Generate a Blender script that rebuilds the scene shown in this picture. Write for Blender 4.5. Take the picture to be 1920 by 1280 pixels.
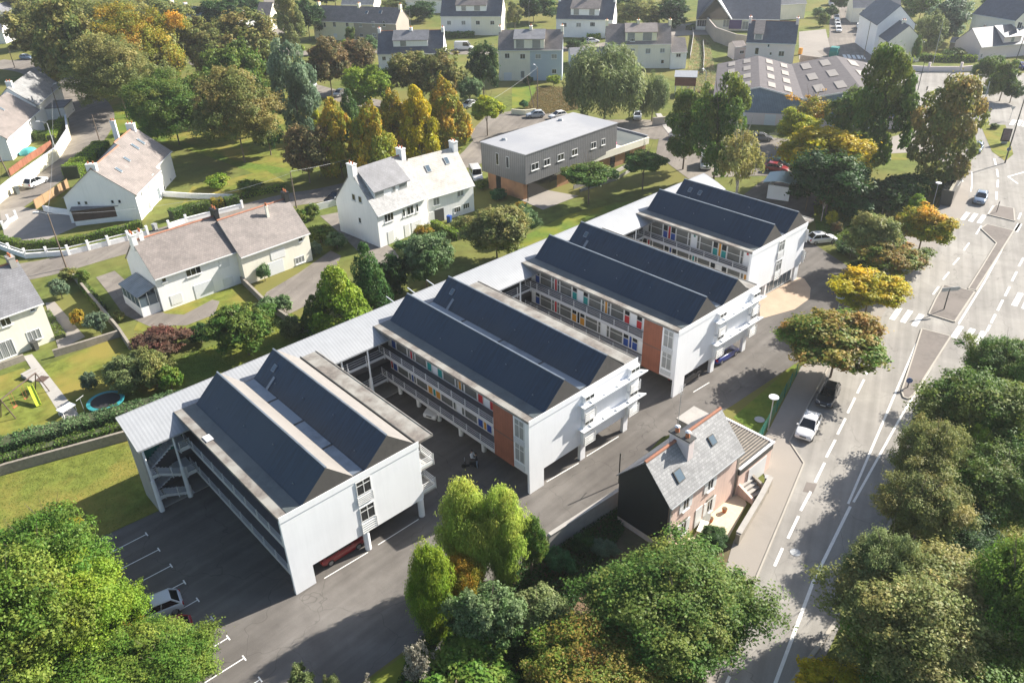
import bpy, bmesh, math, random
import numpy as np
from mathutils import Vector, Matrix
from mathutils.geometry import tessellate_polygon
for o in list(bpy.data.objects): bpy.data.objects.remove(o)
R = math.radians
SC = bpy.context.scene
COL = SC.collection
# ------------------------------------------------------------------ camera
FPX = 1490.0
CAM = Vector((-15.6939, -42.8006, 48.0))
pt, ro, ya = R(31.2273), R(-1.6206), R(47.9787)
d_ = Vector((math.cos(pt)*math.cos(ya), math.cos(pt)*math.sin(ya), -math.sin(pt)))
r_ = d_.cross(Vector((0, 0, 1))).normalized(); u_ = r_.cross(d_)
RT = r_*math.cos(ro)+u_*math.sin(ro); UP = -r_*math.sin(ro)+u_*math.cos(ro)
cam = bpy.data.cameras.new('camera'); camo = bpy.data.objects.new('camera', cam); COL.objects.link(camo)
camo.matrix_world = Matrix(((RT.x, UP.x, -d_.x, CAM.x), (RT.y, UP.y, -d_.y, CAM.y), (RT.z, UP.z, -d_.z, CAM.z), (0, 0, 0, 1)))
cam.sensor_width = 36; cam.lens = FPX/1920*36; cam.clip_start = 1; cam.clip_end = 6000
SC.camera = camo
# ------------------------------------------------------------------ light
SUN_EL = 32.0; SUNV = Vector((0.976*math.cos(R(SUN_EL)), -0.217*math.cos(R(SUN_EL)), math.sin(R(SUN_EL))))
W = bpy.data.worlds.new('World'); SC.world = W; W.use_nodes = True
nt = W.node_tree; sky = nt.nodes.new('ShaderNodeTexSky'); sky.sky_type = 'NISHITA'; sky.sun_disc = False
sky.sun_elevation = R(SUN_EL); sky.sun_rotation = R(102.3); sky.altitude = 50; sky.dust_density = 1.5
nt.links.new(sky.outputs[0], nt.nodes['Background'].inputs[0]); nt.nodes['Background'].inputs[1].default_value = 0.08
sl = bpy.data.lights.new('sun', 'SUN'); sl.energy = 5.0; sl.angle = R(0.5); sl.color = (1.0, 0.94, 0.85)
so = bpy.data.objects.new('sun', sl); COL.objects.link(so); so.location = (100, -20, 80); so.rotation_euler = SUNV.to_track_quat('Z', 'Y').to_euler()
SC.view_settings.view_transform = 'Standard'; SC.view_settings.look = 'None'; SC.view_settings.exposure = 1.26; SC.view_settings.gamma = 1
# ------------------------------------------------------------------ pixel of the photograph -> point on a level plane
def G(px, py, z=0.0):
    q = RT*(px-960)+UP*(640-py)+d_*FPX
    t = (z-CAM.z)/q.z
    return CAM+q*t
def ray(px, py): return RT*(px-960)+UP*(640-py)+d_*FPX
def GG(pts, z=0.0): return [G(x, y, z) for x, y in pts]
# ------------------------------------------------------------------ materials
def nodes(name):
    m = bpy.data.materials.new(name); m.use_nodes = True
    return m, m.node_tree, m.node_tree.nodes['Principled BSDF']
def mat(name, col, rough=0.8, var=0.15, scale=1.5, col2=None, bump=0.0, metal=0.0, spec=0.5, scale2=None, stretch=(1, 1, 1), patch=0.5, rnd=0.0):
    m, t, b = nodes(name)
    tc = t.nodes.new('ShaderNodeTexCoord'); mp = t.nodes.new('ShaderNodeMapping'); mp.inputs['Scale'].default_value = stretch
    t.links.new(tc.outputs['Object'], mp.inputs['Vector'])
    n = t.nodes.new('ShaderNodeTexNoise'); n.inputs['Scale'].default_value = scale; n.inputs['Detail'].default_value = 6; n.inputs['Roughness'].default_value = 0.65
    t.links.new(mp.outputs[0], n.inputs['Vector'])
    mx = t.nodes.new('ShaderNodeMix'); mx.data_type = 'RGBA'
    c = np.array(col); lo = c*(1-var); hi = np.minimum(c*(1+var), 0.95)
    cr = t.nodes.new('ShaderNodeValToRGB'); cr.color_ramp.elements[0].position = 0.3; cr.color_ramp.elements[1].position = 0.7
    cr.color_ramp.elements[0].color = (*lo, 1); cr.color_ramp.elements[1].color = (*hi, 1)
    t.links.new(n.outputs['Fac'], cr.inputs[0]); out = cr.outputs[0]
    n2 = t.nodes.new('ShaderNodeTexNoise'); n2.inputs['Scale'].default_value = scale2 or scale*0.12; n2.inputs['Detail'].default_value = 4
    t.links.new(tc.outputs['Object'], n2.inputs['Vector'])
    c2 = t.nodes.new('ShaderNodeValToRGB'); c2.color_ramp.elements[0].position = patch-0.08; c2.color_ramp.elements[1].position = patch+0.12
    t.links.new(n2.outputs['Fac'], c2.inputs[0]); t.links.new(c2.outputs[0], mx.inputs['Factor'])
    t.links.new(out, mx.inputs['A'])
    if col2 is not None: mx.inputs['B'].default_value = (*col2, 1)
    else: mx.inputs['B'].default_value = (*np.minimum(c*(1+var*0.5), 0.95), 1)
    res = mx.outputs['Result']
    if rnd:
        oi = t.nodes.new('ShaderNodeObjectInfo'); hs = t.nodes.new('ShaderNodeHueSaturation')
        mr = t.nodes.new('ShaderNodeMapRange'); mr.inputs['To Min'].default_value = 1-rnd; mr.inputs['To Max'].default_value = 1+rnd
        t.links.new(oi.outputs['Random'], mr.inputs['Value']); t.links.new(mr.outputs[0], hs.inputs['Value']); t.links.new(res, hs.inputs['Color']); res = hs.outputs[0]
    t.links.new(res, b.inputs['Base Color'])
    b.inputs['Roughness'].default_value = rough; b.inputs['Metallic'].default_value = metal
    b.inputs['Specular IOR Level'].default_value = spec
    if bump:
        bp = t.nodes.new('ShaderNodeBump'); bp.inputs['Strength'].default_value = bump; bp.inputs['Distance'].default_value = 0.05
        t.links.new(n.outputs['Fac'], bp.inputs['Height']); t.links.new(bp.outputs[0], b.inputs['Normal'])
    return m
def stripes(name, colA, colB, freq, axis=(1, 0, 0), rough=0.5, width=0.5, bump=0.3, metal=0.0, noise=0.15):
    m, t, b = nodes(name)
    tc = t.nodes.new('ShaderNodeTexCoord'); vm = t.nodes.new('ShaderNodeVectorMath'); vm.operation = 'DOT_PRODUCT'; vm.inputs[1].default_value = axis
    t.links.new(tc.outputs['Object'], vm.inputs[0])
    mu = t.nodes.new('ShaderNodeMath'); mu.operation = 'MULTIPLY'; mu.inputs[1].default_value = freq; t.links.new(vm.outputs['Value'], mu.inputs[0])
    fr = t.nodes.new('ShaderNodeMath'); fr.operation = 'FRACT'; t.links.new(mu.outputs[0], fr.inputs[0])
    gt = t.nodes.new('ShaderNodeMath'); gt.operation = 'GREATER_THAN'; gt.inputs[1].default_value = width; t.links.new(fr.outputs[0], gt.inputs[0])
    n = t.nodes.new('ShaderNodeTexNoise'); n.inputs['Scale'].default_value = 0.9; n.inputs['Detail'].default_value = 5; t.links.new(tc.outputs['Object'], n.inputs['Vector'])
    mx = t.nodes.new('ShaderNodeMix'); mx.data_type = 'RGBA'; mx.inputs['A'].default_value = (*colA, 1); mx.inputs['B'].default_value = (*colB, 1)
    t.links.new(gt.outputs[0], mx.inputs['Factor'])
    hs = t.nodes.new('ShaderNodeHueSaturation'); mr = t.nodes.new('ShaderNodeMapRange'); mr.inputs['From Min'].default_value = 0.3; mr.inputs['From Max'].default_value = 0.7
    mr.inputs['To Min'].default_value = 1-noise; mr.inputs['To Max'].default_value = 1+noise
    t.links.new(n.outputs['Fac'], mr.inputs['Value']); t.links.new(mr.outputs[0], hs.inputs['Value']); t.links.new(mx.outputs['Result'], hs.inputs['Color'])
    t.links.new(hs.outputs[0], b.inputs['Base Color']); b.inputs['Roughness'].default_value = rough; b.inputs['Metallic'].default_value = metal
    if bump:
        bp = t.nodes.new('ShaderNodeBump'); bp.inputs['Strength'].default_value = bump; bp.inputs['Distance'].default_value = 0.03
        t.links.new(gt.outputs[0], bp.inputs['Height']); t.links.new(bp.outputs[0], b.inputs['Normal'])
    return m
def slatemat(name, colA, colB, w=0.32, h=0.2, rough=0.55):
    """slates: a brick pattern laid in plan with a little moss"""
    m, t, b = nodes(name)
    tc = t.nodes.new('ShaderNodeTexCoord'); br = t.nodes.new('ShaderNodeTexBrick')
    br.inputs['Scale'].default_value = 1; br.inputs['Brick Width'].default_value = w; br.inputs['Row Height'].default_value = h
    br.inputs['Mortar Size'].default_value = 0.012; br.inputs['Color1'].default_value = (*colA, 1); br.inputs['Color2'].default_value = (*colB, 1)
    br.inputs['Mortar'].default_value = (*[c*0.55 for c in colA], 1)
    t.links.new(tc.outputs['Object'], br.inputs['Vector'])
    n = t.nodes.new('ShaderNodeTexNoise'); n.inputs['Scale'].default_value = 0.55; n.inputs['Detail'].default_value = 7; n.inputs['Roughness'].default_value = 0.7
    t.links.new(tc.outputs['Object'], n.inputs['Vector'])
    hs = t.nodes.new('ShaderNodeHueSaturation'); mr = t.nodes.new('ShaderNodeMapRange'); mr.inputs['From Min'].default_value = 0.3; mr.inputs['From Max'].default_value = 0.7
    mr.inputs['To Min'].default_value = 0.72; mr.inputs['To Max'].default_value = 1.25
    t.links.new(n.outputs['Fac'], mr.inputs['Value']); t.links.new(mr.outputs[0], hs.inputs['Value']); t.links.new(br.outputs[0], hs.inputs['Color'])
    t.links.new(hs.outputs[0], b.inputs['Base Color']); b.inputs['Roughness'].default_value = rough
    return m
def leafmat(name, a, b2, trans=0.42):
    m = bpy.data.materials.new(name); m.use_nodes = True; t = m.node_tree; t.nodes.clear()
    at = t.nodes.new('ShaderNodeAttribute'); at.attribute_name = 'tone'; sp = t.nodes.new('ShaderNodeSeparateColor'); t.links.new(at.outputs['Color'], sp.inputs[0])
    mx = t.nodes.new('ShaderNodeMix'); mx.data_type = 'RGBA'; mx.inputs['A'].default_value = (*a, 1); mx.inputs['B'].default_value = (*b2, 1)
    t.links.new(sp.outputs[1], mx.inputs['Factor'])
    hs = t.nodes.new('ShaderNodeHueSaturation'); mr = t.nodes.new('ShaderNodeMapRange'); mr.inputs['To Min'].default_value = 0.8; mr.inputs['To Max'].default_value = 2.2
    t.links.new(sp.outputs[0], mr.inputs['Value']); t.links.new(mr.outputs[0], hs.inputs['Value'])
    oi = t.nodes.new('ShaderNodeObjectInfo'); mh = t.nodes.new('ShaderNodeMapRange'); mh.inputs['To Min'].default_value = 0.49; mh.inputs['To Max'].default_value = 0.51
    t.links.new(oi.outputs['Random'], mh.inputs['Value']); t.links.new(mh.outputs[0], hs.inputs['Hue'])
    t.links.new(mx.outputs['Result'], hs.inputs['Color'])
    p = t.nodes.new('ShaderNodeBsdfPrincipled'); p.inputs['Roughness'].default_value = 0.55; p.inputs['Specular IOR Level'].default_value = 0.25
    tr = t.nodes.new('ShaderNodeBsdfTranslucent'); ms = t.nodes.new('ShaderNodeMixShader'); ms.inputs[0].default_value = trans; o = t.nodes.new('ShaderNodeOutputMaterial')
    t.links.new(hs.outputs[0], p.inputs['Base Color']); t.links.new(hs.outputs[0], tr.inputs['Color'])
    t.links.new(p.outputs[0], ms.inputs[1]); t.links.new(tr.outputs[0], ms.inputs[2]); t.links.new(ms.outputs[0], o.inputs[0])
    return m
M = {}
def wallmat(name, col, dirt=0.10):
    m, t, b = nodes(name); tc = t.nodes.new('ShaderNodeTexCoord'); mp = t.nodes.new('ShaderNodeMapping'); mp.inputs['Scale'].default_value = (2.2, 2.2, 0.18); t.links.new(tc.outputs['Object'], mp.inputs[0])
    n = t.nodes.new('ShaderNodeTexNoise'); n.inputs['Scale'].default_value = 1.6; n.inputs['Detail'].default_value = 7; n.inputs['Roughness'].default_value = 0.7; t.links.new(mp.outputs[0], n.inputs['Vector'])
    n2 = t.nodes.new('ShaderNodeTexNoise'); n2.inputs['Scale'].default_value = 0.35; n2.inputs['Detail'].default_value = 5; t.links.new(tc.outputs['Object'], n2.inputs['Vector'])
    a = t.nodes.new('ShaderNodeMath'); a.operation = 'MULTIPLY'; t.links.new(n.outputs['Fac'], a.inputs[0]); t.links.new(n2.outputs['Fac'], a.inputs[1])
    cr = t.nodes.new('ShaderNodeValToRGB'); cr.color_ramp.elements[0].position = 0.12; cr.color_ramp.elements[0].color = (*[c*(1-dirt*2.2) for c in col], 1); cr.color_ramp.elements[1].position = 0.30; cr.color_ramp.elements[1].color = (*col, 1)
    t.links.new(a.outputs[0], cr.inputs[0]); t.links.new(cr.outputs[0], b.inputs['Base Color']); b.inputs['Roughness'].default_value = 0.9; b.inputs['Specular IOR Level'].default_value = 0.2
    bp = t.nodes.new('ShaderNodeBump'); bp.inputs['Strength'].default_value = 0.12; bp.inputs['Distance'].default_value = 0.02; n3 = t.nodes.new('ShaderNodeTexNoise'); n3.inputs['Scale'].default_value = 9; t.links.new(tc.outputs['Object'], n3.inputs['Vector']); t.links.new(n3.outputs['Fac'], bp.inputs['Height']); t.links.new(bp.outputs[0], b.inputs['Normal'])
    return m
def asphalt(name, col, patch, streak=0.12, ang=0.0, crack=0.35):
    """asphalt with broad worn areas, wheel-worn streaks along the traffic, repair squares and hairline cracks"""
    m, t, b = nodes(name); tc = t.nodes.new('ShaderNodeTexCoord'); P = tc.outputs['Object']
    def noise(sc, det=6, ro=.65, vec=P):
        n = t.nodes.new('ShaderNodeTexNoise'); n.inputs['Scale'].default_value = sc; n.inputs['Detail'].default_value = det; n.inputs['Roughness'].default_value = ro; t.links.new(vec, n.inputs['Vector']); return n.outputs['Fac']
    def mr(v, a, b_, c, d_):
        q = t.nodes.new('ShaderNodeMapRange'); q.inputs[1].default_value = a; q.inputs[2].default_value = b_; q.inputs[3].default_value = c; q.inputs[4].default_value = d_; t.links.new(v, q.inputs[0]); return q.outputs[0]
    def mul(a, b_):
        q = t.nodes.new('ShaderNodeMath'); q.operation = 'MULTIPLY'; t.links.new(a, q.inputs[0]); t.links.new(b_, q.inputs[1]); return q.outputs[0]
    rt = t.nodes.new('ShaderNodeMapping'); rt.inputs['Rotation'].default_value = (0, 0, -ang); t.links.new(P, rt.inputs[0])
    st = t.nodes.new('ShaderNodeMapping'); st.inputs['Scale'].default_value = (0.04, 1.1, 1); t.links.new(rt.outputs[0], st.inputs[0])
    v = mr(noise(0.07, 4), .35, .65, 1-.12, 1+.12); v = mul(v, mr(noise(0.6), .3, .7, .93, 1.07)); v = mul(v, mr(noise(14, 2), .2, .8, .93, 1.07)); v = mul(v, mr(noise(1.0, 3, .5, st.outputs[0]), .35, .65, 1-streak, 1+streak))
    vo = t.nodes.new('ShaderNodeTexVoronoi'); vo.feature = 'DISTANCE_TO_EDGE'; vo.inputs['Scale'].default_value = 0.16; 
    ad = t.nodes.new('ShaderNodeVectorMath'); ad.operation = 'ADD'; nz = t.nodes.new('ShaderNodeTexNoise'); nz.inputs['Scale'].default_value = 0.5; t.links.new(P, nz.inputs['Vector']); sc = t.nodes.new('ShaderNodeVectorMath'); sc.operation = 'SCALE'; sc.inputs['Scale'].default_value = 2.5
    t.links.new(nz.outputs['Color'], sc.inputs[0]); t.links.new(P, ad.inputs[0]); t.links.new(sc.outputs[0], ad.inputs[1]); t.links.new(ad.outputs[0], vo.inputs['Vector'])
    v = mul(v, mr(vo.outputs['Distance'], .0, .006, 1-crack, 1.0))
    vc = t.nodes.new('ShaderNodeTexVoronoi'); vc.distance = 'CHEBYCHEV'; vc.inputs['Scale'].default_value = 0.06; t.links.new(rt.outputs[0], vc.inputs['Vector']); se = t.nodes.new('ShaderNodeSeparateColor'); t.links.new(vc.outputs['Color'], se.inputs[0]); v = mul(v, mr(se.outputs[0], 0, 1, .95, 1.05))
    mx = t.nodes.new('ShaderNodeMix'); mx.data_type = 'RGBA'; mx.inputs['A'].default_value = (*col, 1); mx.inputs['B'].default_value = (*patch, 1); t.links.new(mr(noise(0.12, 5), .45, .6, 0, 1), mx.inputs['Factor'])
    hs = t.nodes.new('ShaderNodeHueSaturation'); t.links.new(v, hs.inputs['Value']); t.links.new(mx.outputs['Result'], hs.inputs['Color']); t.links.new(hs.outputs[0], b.inputs['Base Color'])
    b.inputs['Roughness'].default_value = .9; b.inputs['Specular IOR Level'].default_value = .08
    bp = t.nodes.new('ShaderNodeBump'); bp.inputs['Strength'].default_value = .15; bp.inputs['Distance'].default_value = .02; t.links.new(noise(20, 2), bp.inputs['Height']); t.links.new(bp.outputs[0], b.inputs['Normal'])
    return m
M['white'] = wallmat('white_render', (0.84, 0.85, 0.86), 0.03)
M['wall_white'] = wallmat('house_white', (0.90, 0.89, 0.87), 0.04)
M['cream'] = wallmat('cream_render', (0.84, 0.80, 0.68), 0.05)
M['yellow_wall'] = mat('pale_yellow_render', (0.82, 0.77, 0.56), 0.9, 0.07, 0.9)
M['grey_wall'] = mat('grey_blue_render', (0.42, 0.49, 0.57), 0.9, 0.07, 0.9)
M['stone_wall'] = mat('brown_grey_render', (0.36, 0.32, 0.27), 0.9, 0.15, 3)
M['pink'] = wallmat('pink_render', (0.80, 0.60, 0.51), 0.10)
M['palepink'] = mat('pale_pink_render', (0.72, 0.62, 0.59), 0.9, 0.05, 1.0)
M['slate_gable'] = mat('dark_slate_cladding', (0.016, 0.018, 0.019), 0.6, 0.2, 3)
M['slate'] = mat('school_slate', (0.018, 0.036, 0.062), 0.5, 0.45, 1.2, stretch=(0.4, 4.5, 0.4), col2=(0.026, 0.044, 0.068), spec=0.45, bump=0.15)
M['zinc'] = mat('zinc_back_slope', (0.21, 0.195, 0.18), 0.65, 0.12, 1.2)
M['zinc_blue'] = mat('zinc_gutter', (0.20, 0.23, 0.26), 0.35, 0.3, 1.0, metal=0.4)
M['gutter_wet'] = mat('algae_gutter', (0.085, 0.10, 0.10), 0.5, 0.3, 1.2, col2=(0.13, 0.14, 0.13))
M['conc_roof'] = mat('weathered_concrete_edge', (0.17, 0.15, 0.13), 0.9, 0.32, 3.0, col2=(0.29, 0.28, 0.25), scale2=0.6)
M['gable_grey'] = mat('grey_gable_slate', (0.075, 0.07, 0.065), 0.8, 0.18, 2)
M['floor_dark'] = mat('walkway_floor', (0.13, 0.125, 0.13), 0.8, 0.12, 2)
M['concrete'] = mat('concrete', (0.36, 0.34, 0.31), 0.9, 0.12, 1.5)
M['rail'] = mat('painted_rail', (0.52, 0.52, 0.53), 0.6, 0.04, 2)
M['metal_roof'] = stripes('white_ribbed_metal', (0.29, 0.30, 0.31), (0.33, 0.34, 0.35), 3.0, (1, 0, 0), 0.5, 0.5, 0.25, noise=0.05)
M['terracotta_clad'] = stripes('terracotta_cladding', (0.20, 0.062, 0.03), (0.24, 0.08, 0.042), 3.0, (0, 1, 0), 0.7, 0.1, 0.3)
M['green'] = mat('green_paint', (0.0, 0.16, 0.13), 0.6, 0.06, 2)
M['frame'] = mat('white_frame', (0.70, 0.70, 0.68), 0.6, 0.03, 2)
M['blue'] = mat('blue_panel', (0.01, 0.06, 0.30), 0.5, 0.05, 2)
M['red'] = mat('red_panel', (0.52, 0.02, 0.025), 0.5, 0.05, 2)
M['teal'] = mat('teal_panel', (0.0, 0.27, 0.26), 0.5, 0.05, 2)
M['orange'] = mat('orange_panel', (0.60, 0.27, 0.015), 0.5, 0.05, 2)
def glassm(name, col, rough=0.08):
    m, t, b = nodes(name); b.inputs['Base Color'].default_value = (*col, 1); b.inputs['Roughness'].default_value = rough; b.inputs['Specular IOR Level'].default_value = 0.7; return m
M['glass'] = glassm('dark_glass', (0.02, 0.024, 0.026))
M['glass_blue'] = glassm('skylight_glass', (0.10, 0.14, 0.17), 0.05)
M['curtain'] = stripes('curtained_glass', (0.10, 0.105, 0.10), (0.20, 0.205, 0.19), 7.0, (0, 1, 0), 0.25, 0.5, 0.0)
M['curtain_x'] = stripes('curtained_glass_house', (0.20, 0.21, 0.21), (0.30, 0.31, 0.30), 5.0, (1, 0, 0), 0.25, 0.5, 0.0)
M['shutter'] = stripes('white_shutter', (0.78, 0.78, 0.76), (0.70, 0.70, 0.69), 9.0, (0, 0, 1), 0.6, 0.8, 0.2, noise=0.04)
M['door_grey'] = mat('grey_garage_door', (0.68, 0.70, 0.72), 0.5, 0.04, 2)
M['asphalt_dark'] = asphalt('yard_asphalt', (0.130, 0.119, 0.108), (0.158, 0.146, 0.133), .10, R(3), .30)
M['asphalt_light'] = asphalt('road_asphalt', (0.272, 0.256, 0.232), (0.30, 0.284, 0.256), .11, R(22), .30)
M['asphalt_mid'] = asphalt('street_asphalt', (0.20, 0.178, 0.155), (0.235, 0.21, 0.18), .10, R(30), .30)
M['pavement'] = mat('pavement', (0.28, 0.255, 0.225), 0.9, 0.1, 0.8, col2=(0.31, 0.28, 0.245), spec=0.08)
M['sandpave'] = mat('sandy_concrete_apron', (0.42, 0.31, 0.22), 0.9, 0.1, 0.8, col2=(0.46, 0.35, 0.25))
M['island'] = mat('island_asphalt', (0.185, 0.165, 0.148), 0.95, 0.18, 2.0, col2=(0.215, 0.19, 0.17), spec=0.08)
M['kerb'] = mat('kerb_stone', (0.37, 0.34, 0.29), 0.9, 0.1, 2)
M['paint'] = mat('road_paint', (0.78, 0.77, 0.73), 0.7, 0.08, 4, col2=(0.70, 0.69, 0.65), scale2=1.5, patch=0.62)
M['grass'] = mat('grass', (0.145, 0.168, 0.034), 1.0, 0.40, 0.9, col2=(0.24, 0.20, 0.05), scale2=0.16, bump=0.5, patch=0.52, spec=0.08)
M['grass_green'] = mat('lush_grass', (0.112, 0.165, 0.030), 1.0, 0.28, 1.4, col2=(0.19, 0.20, 0.035), scale2=0.2, bump=0.5, spec=0.08)
M['garden'] = mat('rough_garden_ground', (0.115, 0.140, 0.036), 1.0, 0.40, 0.5, col2=(0.17, 0.16, 0.05), scale2=0.06, bump=0.6, spec=0.08)
M['soil'] = mat('brown_soil', (0.17, 0.115, 0.075), 1.0, 0.3, 1.5, col2=(0.10, 0.10, 0.05), scale2=0.3, bump=0.5, spec=0.08)
M['drygrass'] = mat('dry_brown_meadow', (0.26, 0.17, 0.09), 1.0, 0.3, 1.5, col2=(0.17, 0.17, 0.07), scale2=0.3, bump=0.5, spec=0.08)
M['stonewall'] = mat('rubble_stone_wall', (0.26, 0.23, 0.19), 0.95, 0.3, 3.5, bump=0.6)
M['wood'] = stripes('timber_boards', (0.36, 0.185, 0.095), (0.40, 0.215, 0.115), 6.0, (1, 0.6, 0), 0.8, 0.12, 0.3)
M['brownwood'] = stripes('brown_boarding', (0.085, 0.055, 0.045), (0.10, 0.065, 0.05), 5.0, (0, 0, 1), 0.8, 0.15, 0.3)
M['fence_wood'] = stripes('fence_boards', (0.42, 0.28, 0.15), (0.36, 0.23, 0.12), 1.0, (1, 0, 0), 0.8, 0.06, 0.2)
M['redfence'] = stripes('red_brown_boards', (0.30, 0.11, 0.06), (0.26, 0.10, 0.055), 1.0, (1, 0, 0), 0.8, 0.06, 0.2)
M['metal_clad'] = stripes('grey_metal_cladding', (0.20, 0.20, 0.205), (0.13, 0.13, 0.14), 2.2, (1, 1, 0), 0.45, 0.72, 0.6, metal=0.2, noise=0.06)
M['roof_pale'] = mat('pale_roof_membrane', (0.33, 0.33, 0.335), 0.7, 0.06, 0.7, col2=(0.28, 0.285, 0.30))
M['ware_roof'] = stripes('corrugated_fibre_cement', (0.105, 0.093, 0.096), (0.085, 0.075, 0.078), 4.0, (1, 0, 0), 0.9, 0.5, 0.3)
M['ware_wall'] = stripes('blue_grey_sheet_metal', (0.17, 0.24, 0.33), (0.14, 0.20, 0.28), 3.0, (1, 0, 0), 0.6, 0.5, 0.3)
M['rooflight'] = mat('fibreglass_rooflight', (0.27, 0.24, 0.21), 0.6, 0.1, 1)
M['tiles_ridge'] = mat('orange_ridge_tiles', (0.34, 0.15, 0.09), 0.85, 0.25, 3)
M['pot'] = mat('terracotta_pot', (0.45, 0.15, 0.06), 0.8, 0.12, 4)
M['cap'] = mat('white_cap', (0.75, 0.75, 0.75), 0.5, 0.03, 2)
M['rf_brown'] = slatemat('old_brown_slate', (0.235, 0.20, 0.18), (0.19, 0.165, 0.148))
M['rf_grey'] = slatemat('grey_slate', (0.30, 0.30, 0.295), (0.21, 0.21, 0.21), 0.26, 0.17)
M['rf_pale'] = slatemat('pale_lichen_slate', (0.46, 0.43, 0.38), (0.40, 0.375, 0.335))
M['rf_blue'] = slatemat('blue_slate', (0.105, 0.115, 0.135), (0.085, 0.095, 0.115))
M['rf_mid'] = slatemat('mid_grey_slate', (0.20, 0.20, 0.21), (0.17, 0.17, 0.18))
M['post_dark'] = mat('dark_metal_post', (0.06, 0.06, 0.055), 0.5, 0.1, 3)
M['galv'] = mat('galvanised_steel', (0.36, 0.37, 0.37), 0.5, 0.08, 3, metal=0.3)
M['woodpole'] = mat('grey_timber_pole', (0.17, 0.13, 0.10), 0.9, 0.15, 3)
M['bark'] = mat('bark', (0.16, 0.125, 0.09), 0.95, 0.25, 3, bump=0.5)
M['bark_pale'] = mat('pale_bark', (0.42, 0.38, 0.32), 0.9, 0.25, 3)
M['rubber'] = mat('tyre_rubber', (0.02, 0.02, 0.02), 0.8, 0.1, 4)
M['rim'] = mat('alloy_rim', (0.35, 0.35, 0.36), 0.35, 0.05, 4, metal=0.7)
M['carglass'] = glassm('car_glass', (0.012, 0.015, 0.017), 0.05)
M['lampglass'] = glassm('headlight_glass', (0.55, 0.55, 0.55), 0.1)
M['redglass'] = glassm('rear_light_glass', (0.35, 0.01, 0.01), 0.15)
M['plate'] = mat('number_plate_white', (0.6, 0.6, 0.55), 0.5, 0.03, 2)
def paintm(n, c, metal=0.0):
    m, t, b = nodes(n); b.inputs['Base Color'].default_value = (*c, 1); b.inputs['Roughness'].default_value = 0.28; b.inputs['Metallic'].default_value = metal; b.inputs['Coat Weight'].default_value = 0.6; b.inputs['Coat Roughness'].default_value = 0.06; return m
CP = {'white': paintm('paint_white', (0.68, 0.68, 0.67)), 'silver': paintm('paint_silver', (0.50, 0.53, 0.56), 0.1), 'black': paintm('paint_black', (0.012, 0.013, 0.016)),
      'dgrey': paintm('paint_dark_grey', (0.05, 0.055, 0.06), 0.3), 'grey': paintm('paint_grey', (0.17, 0.17, 0.17), 0.4), 'blue': paintm('paint_blue', (0.01, 0.03, 0.20)), 'red': paintm('paint_red', (0.24, 0.008, 0.012)),
      'steelblue': paintm('paint_steel_blue', (0.14, 0.20, 0.28), 0.4), 'green': paintm('paint_green', (0.02, 0.09, 0.07))}
L = {}
for k, a, b in [('mid', (0.058, 0.122, 0.02), (0.16, 0.17, 0.035)), ('dark', (0.022, 0.06, 0.016), (0.06, 0.11, 0.02)), ('olive', (0.13, 0.165, 0.05), (0.27, 0.23, 0.075)),
                ('bright', (0.07, 0.15, 0.02), (0.17, 0.2, 0.035)), ('yellow', (0.19, 0.24, 0.02), (0.42, 0.36, 0.012)), ('orange', (0.16, 0.19, 0.022), (0.48, 0.25, 0.03)),
                ('gold', (0.24, 0.25, 0.012), (0.46, 0.32, 0.012)), ('redgreen', (0.085, 0.15, 0.02), (0.34, 0.17, 0.045)), ('silvery', (0.06, 0.12, 0.035), (0.2, 0.26, 0.13)),
                ('emerald', (0.03, 0.1, 0.03), (0.05, 0.14, 0.045)), ('blueish', (0.1, 0.15, 0.09), (0.15, 0.19, 0.11)), ('brown', (0.1, 0.105, 0.04), (0.22, 0.12, 0.05)),
                ('purple', (0.085, 0.055, 0.035), (0.17, 0.065, 0.05)), ('willow', (0.125, 0.165, 0.06), (0.21, 0.22, 0.085)), ('lime', (0.13, 0.22, 0.022), (0.25, 0.28, 0.032)),
                ('birch', (0.19, 0.2, 0.06), (0.32, 0.26, 0.08)), ('conif', (0.035, 0.085, 0.022), (0.075, 0.13, 0.025)), ('grey_twig', (0.25, 0.23, 0.18), (0.34, 0.31, 0.24)),
                ('bamboo', (0.24, 0.34, 0.06), (0.38, 0.38, 0.08)), ('chestnut', (0.11, 0.145, 0.038), (0.26, 0.19, 0.06))]:
    L[k] = leafmat('leaf_'+k, a, b)
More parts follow.
